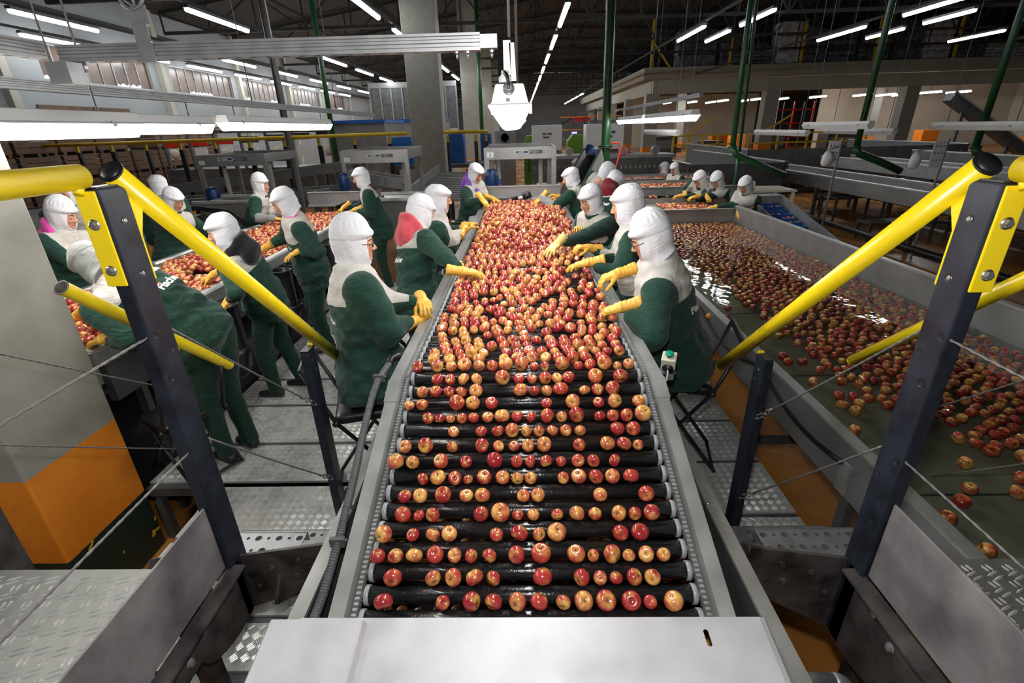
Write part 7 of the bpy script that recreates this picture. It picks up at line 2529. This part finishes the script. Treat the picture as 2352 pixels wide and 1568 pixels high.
def apple_mesh(nu, nv, lob, skew):
    V, F_ = apple_arrays(nu, nv, lob, skew)
    me = bpy.data.meshes.new('apple')
    me.from_pydata(V.tolist(), [], F_)
    me.polygons.foreach_set('use_smooth', [True] * len(F_))
    at = me.attributes.new('ap', 'FLOAT_VECTOR', 'POINT')
    at.data.foreach_set('vector', V.astype(np.float32).ravel())
    me.attributes.new('rnd', 'FLOAT', 'POINT')
    me.materials.append(M['apple'])
    return me


APM = [apple_mesh(20, 15, l_, s) for l_, s in ((0.03, (0, 0)), (0.05, (0.05, 0.02)), (0.0, (-0.04, 0.05)), (0.06, (0.08, -0.03)))]
STEM = MB().tube([(0, 0, 0.50), (0.03, 0, 0.72), (0.10, 0.02, 0.92)], 0.045, 6).mesh(M['stem'], 'stem')
A_N = [0]


def rand_rot(g, side=False):
    """random attitude; many apples on rollers lie with stem or eye towards the viewer"""
    ax = Matrix.Rotation(g.uniform(0, 2 * math.pi), 4, 'Z')
    tl = Matrix.Rotation(g.choice([0, 0.5, 1.0, 1.3, 1.7, 2.2, 2.6]) + g.normal() * 0.3, 4, 'X')
    return Matrix.Rotation(g.normal() * 0.7, 4, 'Z') @ tl @ ax


def single(label, c, r, g, group, stem=True, rot=None):
    o = addobj('apple', APM[int(g.integers(4))], None, Matrix.Translation(c) @ (rot if rot is not None else rand_rot(g)) @ Matrix.Diagonal((r, r, r * g.uniform(0.92, 1.04), 1)), label, 'apple', group)
    if stem:
        s = STEM
        st = bpy.data.objects.new('stem', s)
        COL.objects.link(st)
        st.parent = o
    return o


def heap(name, label, items, g, parent=None, nu=10, nv=8):
    """items = (centre, radius, rotation 3x3); one joined mesh with its own colour number per apple"""
    V0, F0 = apple_arrays(nu, nv, 0.03)
    n = len(V0)
    tris = []
    Vs = np.empty((len(items) * n, 3))
    ap = np.tile(V0, (len(items), 1))
    rn = np.empty(len(items) * n)
    Fs = []
    for i, (c, r, rot) in enumerate(items):
        Vs[i * n:(i + 1) * n] = (V0 * r) @ rot.T + np.array(c)
        rn[i * n:(i + 1) * n] = g.uniform()
        b = i * n
        Fs += [tuple(b + k for k in f_) for f_ in F0]
    me = bpy.data.meshes.new(name)
    me.from_pydata(Vs.tolist(), [], Fs)
    me.polygons.foreach_set('use_smooth', [True] * len(Fs))
    me.attributes.new('ap', 'FLOAT_VECTOR', 'POINT').data.foreach_set('vector', ap.astype(np.float32).ravel())
    me.attributes.new('rnd', 'FLOAT', 'POINT').data.foreach_set('value', rn.astype(np.float32))
    me.materials.append(M['apple'])
    return addobj(name, me, parent, None, label, 'apples', None, 'stuff')


def rot3(g):
    return np.array(rand_rot(g).to_3x3())


G = np.random.default_rng(5)
LIFT = lambda r: math.sqrt(max((r + RR) ** 2 - (PITCH / 2) ** 2, 1e-6))
CNT = ['first', 'second', 'third', 'fourth', 'fifth', 'sixth', 'seventh', 'eighth', 'ninth', 'tenth', 'eleventh', 'twelfth', 'thirteenth', 'fourteenth', 'fifteenth', 'sixteenth', 'seventeenth', 'eighteenth', 'nineteenth', 'twentieth']
placed = []
NEAR_ROWS = 19
for k in range(NEAR_ROWS):
    if k < len(ROWS):
        row = ROWS[k]
    else:
        row, x = [], -0.46 + G.uniform(0, 0.05)
        while x < 0.46:
            r = G.uniform(0.0235, 0.031)
            if G.uniform() < 0.86:
                row.append((round(x + r, 3), r))
            x += 2 * r + abs(G.normal()) * 0.006
    for j, (x, r) in enumerate(sorted(row)):
        p = path(-0.042 + PITCH * k, LIFT(r)) + Vector((x, 0, 0))
        single('apple on the rollers, row %s from the cover plate, %s from the left rail' % (CNT[k], CNT[j]), p, r, G, 'apples on the near rollers', k < 15)
# crowded part of the belt
items = []
k = NEAR_ROWS
while True:
    a = -0.042 + PITCH * k
    p0 = path(a)
    if p0.y > 6.86:
        break
    dens = 0.80 if p0.y < 2.9 else 0.9 if p0.y < 3.6 else 1.0
    x = -0.475 + G.uniform(0, 0.03)
    while x < 0.45:
        r = G.uniform(0.0235, 0.0315)
        gap = 0.25 < x < 0.42 and 3.2 < p0.y < 3.75
        if G.uniform() < dens * (0.35 if gap else 1):
            items.append((path(a + G.normal() * 0.008, LIFT(r) + G.uniform(0, 0.006)) + Vector((x + r, 0, 0)), r, rot3(G)))
            if p0.y > 4.0 and G.uniform() < min(0.75, 0.25 + (p0.y - 4.0) * 0.22):
                items.append((path(a + PITCH / 2 + G.normal() * 0.01, LIFT(r) + 0.036 + G.uniform(0, 0.012)) + Vector((x + 2 * r, 0, 0)), G.uniform(0.024, 0.031), rot3(G)))
        x += 2 * r + abs(G.normal()) * 0.004
    k += 1
heap('belt_apples', 'crowded red and yellow apples filling the far part of the roller conveyor', items, G)
# apples on the lower belt, seen through the gaps
items = []
for j in range(11):
    for i in range(21):
        if G.uniform() < 0.85:
            items.append(((-0.62 + 0.062 * i + G.normal() * 0.006, 0.98 + 0.075 * j + G.normal() * 0.008, 0.60), G.uniform(0.026, 0.032), rot3(G)))
heap('lower_apples', 'apples on the lower belt showing through the gaps between rollers', items, G, None, 9, 7)

# left table
items, lone = [], []
y = 2.62
while y < 7.7:
    x = -3.62 + G.uniform(0, 0.04)
    while x < -2.66:
        r = G.uniform(0.027, 0.035)
        z = 0.885 + r * 0.95
        hole = math.sin(x * 7 + y * 3.1) + math.sin(y * 5.3 - x * 2.2) < -1.35
        if not hole:
            items.append(((x + r, y + G.normal() * 0.01, z + G.uniform(0, 0.008)), r, rot3(G)))
            if G.uniform() < (0.35 if y < 3.6 else 0.75):
                items.append(((x + 2 * r + G.normal() * 0.008, y + 0.03 + G.normal() * 0.01, z + 0.038 + G.uniform(0, 0.014)), G.uniform(0.026, 0.034), rot3(G)))
        x += 2 * r + abs(G.normal()) * 0.004
    y += 0.061
# the nearest apples that can be seen between post, column and bent worker are separate
near = sorted([it for it in items if it[0][0] > -3.25 and 2.62 < it[0][1] < 3.2 and it[0][2] > 0.93], key=lambda it: it[0][1])[:18]
ids = set(id(it) for it in near)
for j, it in enumerate(near):
    single('apple heaped at the near end of the left table, number %s counting away from us' % CNT[j], it[0], it[1], G, 'near apples on the left table', False)
heap('table_apples', 'heap of red and yellow apples covering the left sorting table', [it for it in items if id(it) not in ids], G)
# third line at far left
items = [((G.uniform(-6.38, -5.32), G.uniform(3.1, 8.5), 0.77 + G.uniform(0, 0.04)), G.uniform(0.028, 0.034), rot3(G)) for _ in range(420)]
heap('flume_apples', 'apples in the steel flume on the third line at far left', items, G, None, 7, 6)

# floating apples: a broad band along the far wall of the tank, thinning towards the near side
def band_lo(y):
    """near edge (in x) of the crowded raft"""
    return np.interp(y, [1.3, 2.0, 2.6, 3.2, 4.2, 5.2, 6.2, 7.2, 8.1], [2.75, 2.3, 1.98, 2.02, 2.0, 1.98, 1.95, 1.85, 1.72])


fl = []
cell = {}


def try_float(x, y, r):
    ci, cj = int(x / 0.07), int(y / 0.07)
    for a in (-1, 0, 1):
        for b in (-1, 0, 1):
            for (u, v, q) in cell.get((ci + a, cj + b), ()):
                if (u - x) ** 2 + (v - y) ** 2 < (0.93 * (q + r)) ** 2:
                    return False
    cell.setdefault((ci, cj), []).append((x, y, r))
    fl.append((x, y, r))
    return True


# loose apples at the near side, as they lie in the picture
for x, y in FLOATERS:
    try_float(x, y, 0.033)
for _ in range(26000):
    y = G.uniform(1.32, 8.1)
    x = G.uniform(1.65, 3.42)
    lo = band_lo(y)
    e = x - lo
    if e < 0:
        continue
    d = min(1.0, 0.20 + e * 1.6) * (0.86 if y > 3 else 0.8)
    if x > 3.36 and y < 5:
        d *= 0.3
    if G.uniform() < d:
        try_float(x, y, G.uniform(0.028, 0.034))


def float_rot(g):
    return Matrix.Rotation(g.uniform(0, 6.28), 4, 'Z') @ Matrix.Rotation(g.normal() * 0.5 + g.choice([0, 0, 0.9, 3.1]), 4, 'X')


fl.sort(key=lambda t: (t[0]) ** 2 + t[1] ** 2)
loose = fl[:50]
rank = 0
for j, (x, y, r) in enumerate(loose):
    tens = ['', 'twenty-', 'thirty-', 'forty-'][0]
    nm = CNT[j] if j < 20 else ('twenty-', 'thirty-', 'forty-')[j // 10 - 2] + CNT[j % 10 - 1] if j % 10 else ('twentieth', 'thirtieth', 'fortieth')[j // 10 - 2]
    nm = {19: 'twentieth', 29: 'thirtieth', 39: 'fortieth', 49: 'fiftieth'}.get(j, nm if j < 20 else ('twenty-', 'thirty-', 'forty-')[(j - 20) // 10] + CNT[(j - 20) % 10])
    single('apple floating in the water tank, %s in order of distance' % nm, (x, y, WZ - r * 0.62), r, G, 'nearest floating apples', False, float_rot(G))
heap('floating_apples', 'raft of floating red and yellow apples in the water tank', [((x, y, WZ - r * 0.62), r, np.array(float_rot(G).to_3x3())) for x, y, r in fl[50:]], G, None, 10, 7)
# far troughs and the elevator
items = []
for x0, x1, y0, y1, z, n in ((2.45, 3.3, 8.4, 9.2, 0.74, 190), (1.9, 3.4, 9.38, 9.42, 0.85, 9), (1.6, 4.2, 10.3, 11.2, 0.88, 420), (1.9, 4.0, 10.17, 10.23, 0.965, 26), (1.8, 4.7, 12.3, 13.1, 0.85, 330)):
    for _ in range(n):
        items.append(((G.uniform(x0, x1), G.uniform(y0, y1), z + G.uniform(0, 0.02)), G.uniform(0.027, 0.033), rot3(G)))
heap('trough_apples', 'small distant apples in the cross troughs beyond the water tank', items, G, None, 7, 6)
items = []
for k in range(16):
    c = ea.lerp(eb, (k + 0.2) / 16)
    for _ in range(7 if k % 4 != 2 else 1):
        items.append(((c.x + G.uniform(-0.2, 0.2), c.y + G.normal() * 0.02, c.z + 0.0 + G.uniform(0, 0.02)), G.uniform(0.026, 0.032), rot3(G)))
heap('elevator_apples', 'apples carried on the blue flights of the sloping elevator', items, G, None, 8, 6)
items = [((G.uniform(-0.42, 0.3), G.uniform(7.8, 8.6), 0.745 + G.uniform(0, 0.02)), 0.03, rot3(G)) for _ in range(160)]
heap('stand_apples', 'apples on the low bed inside the middle infeed stand', items, G, None, 7, 6)
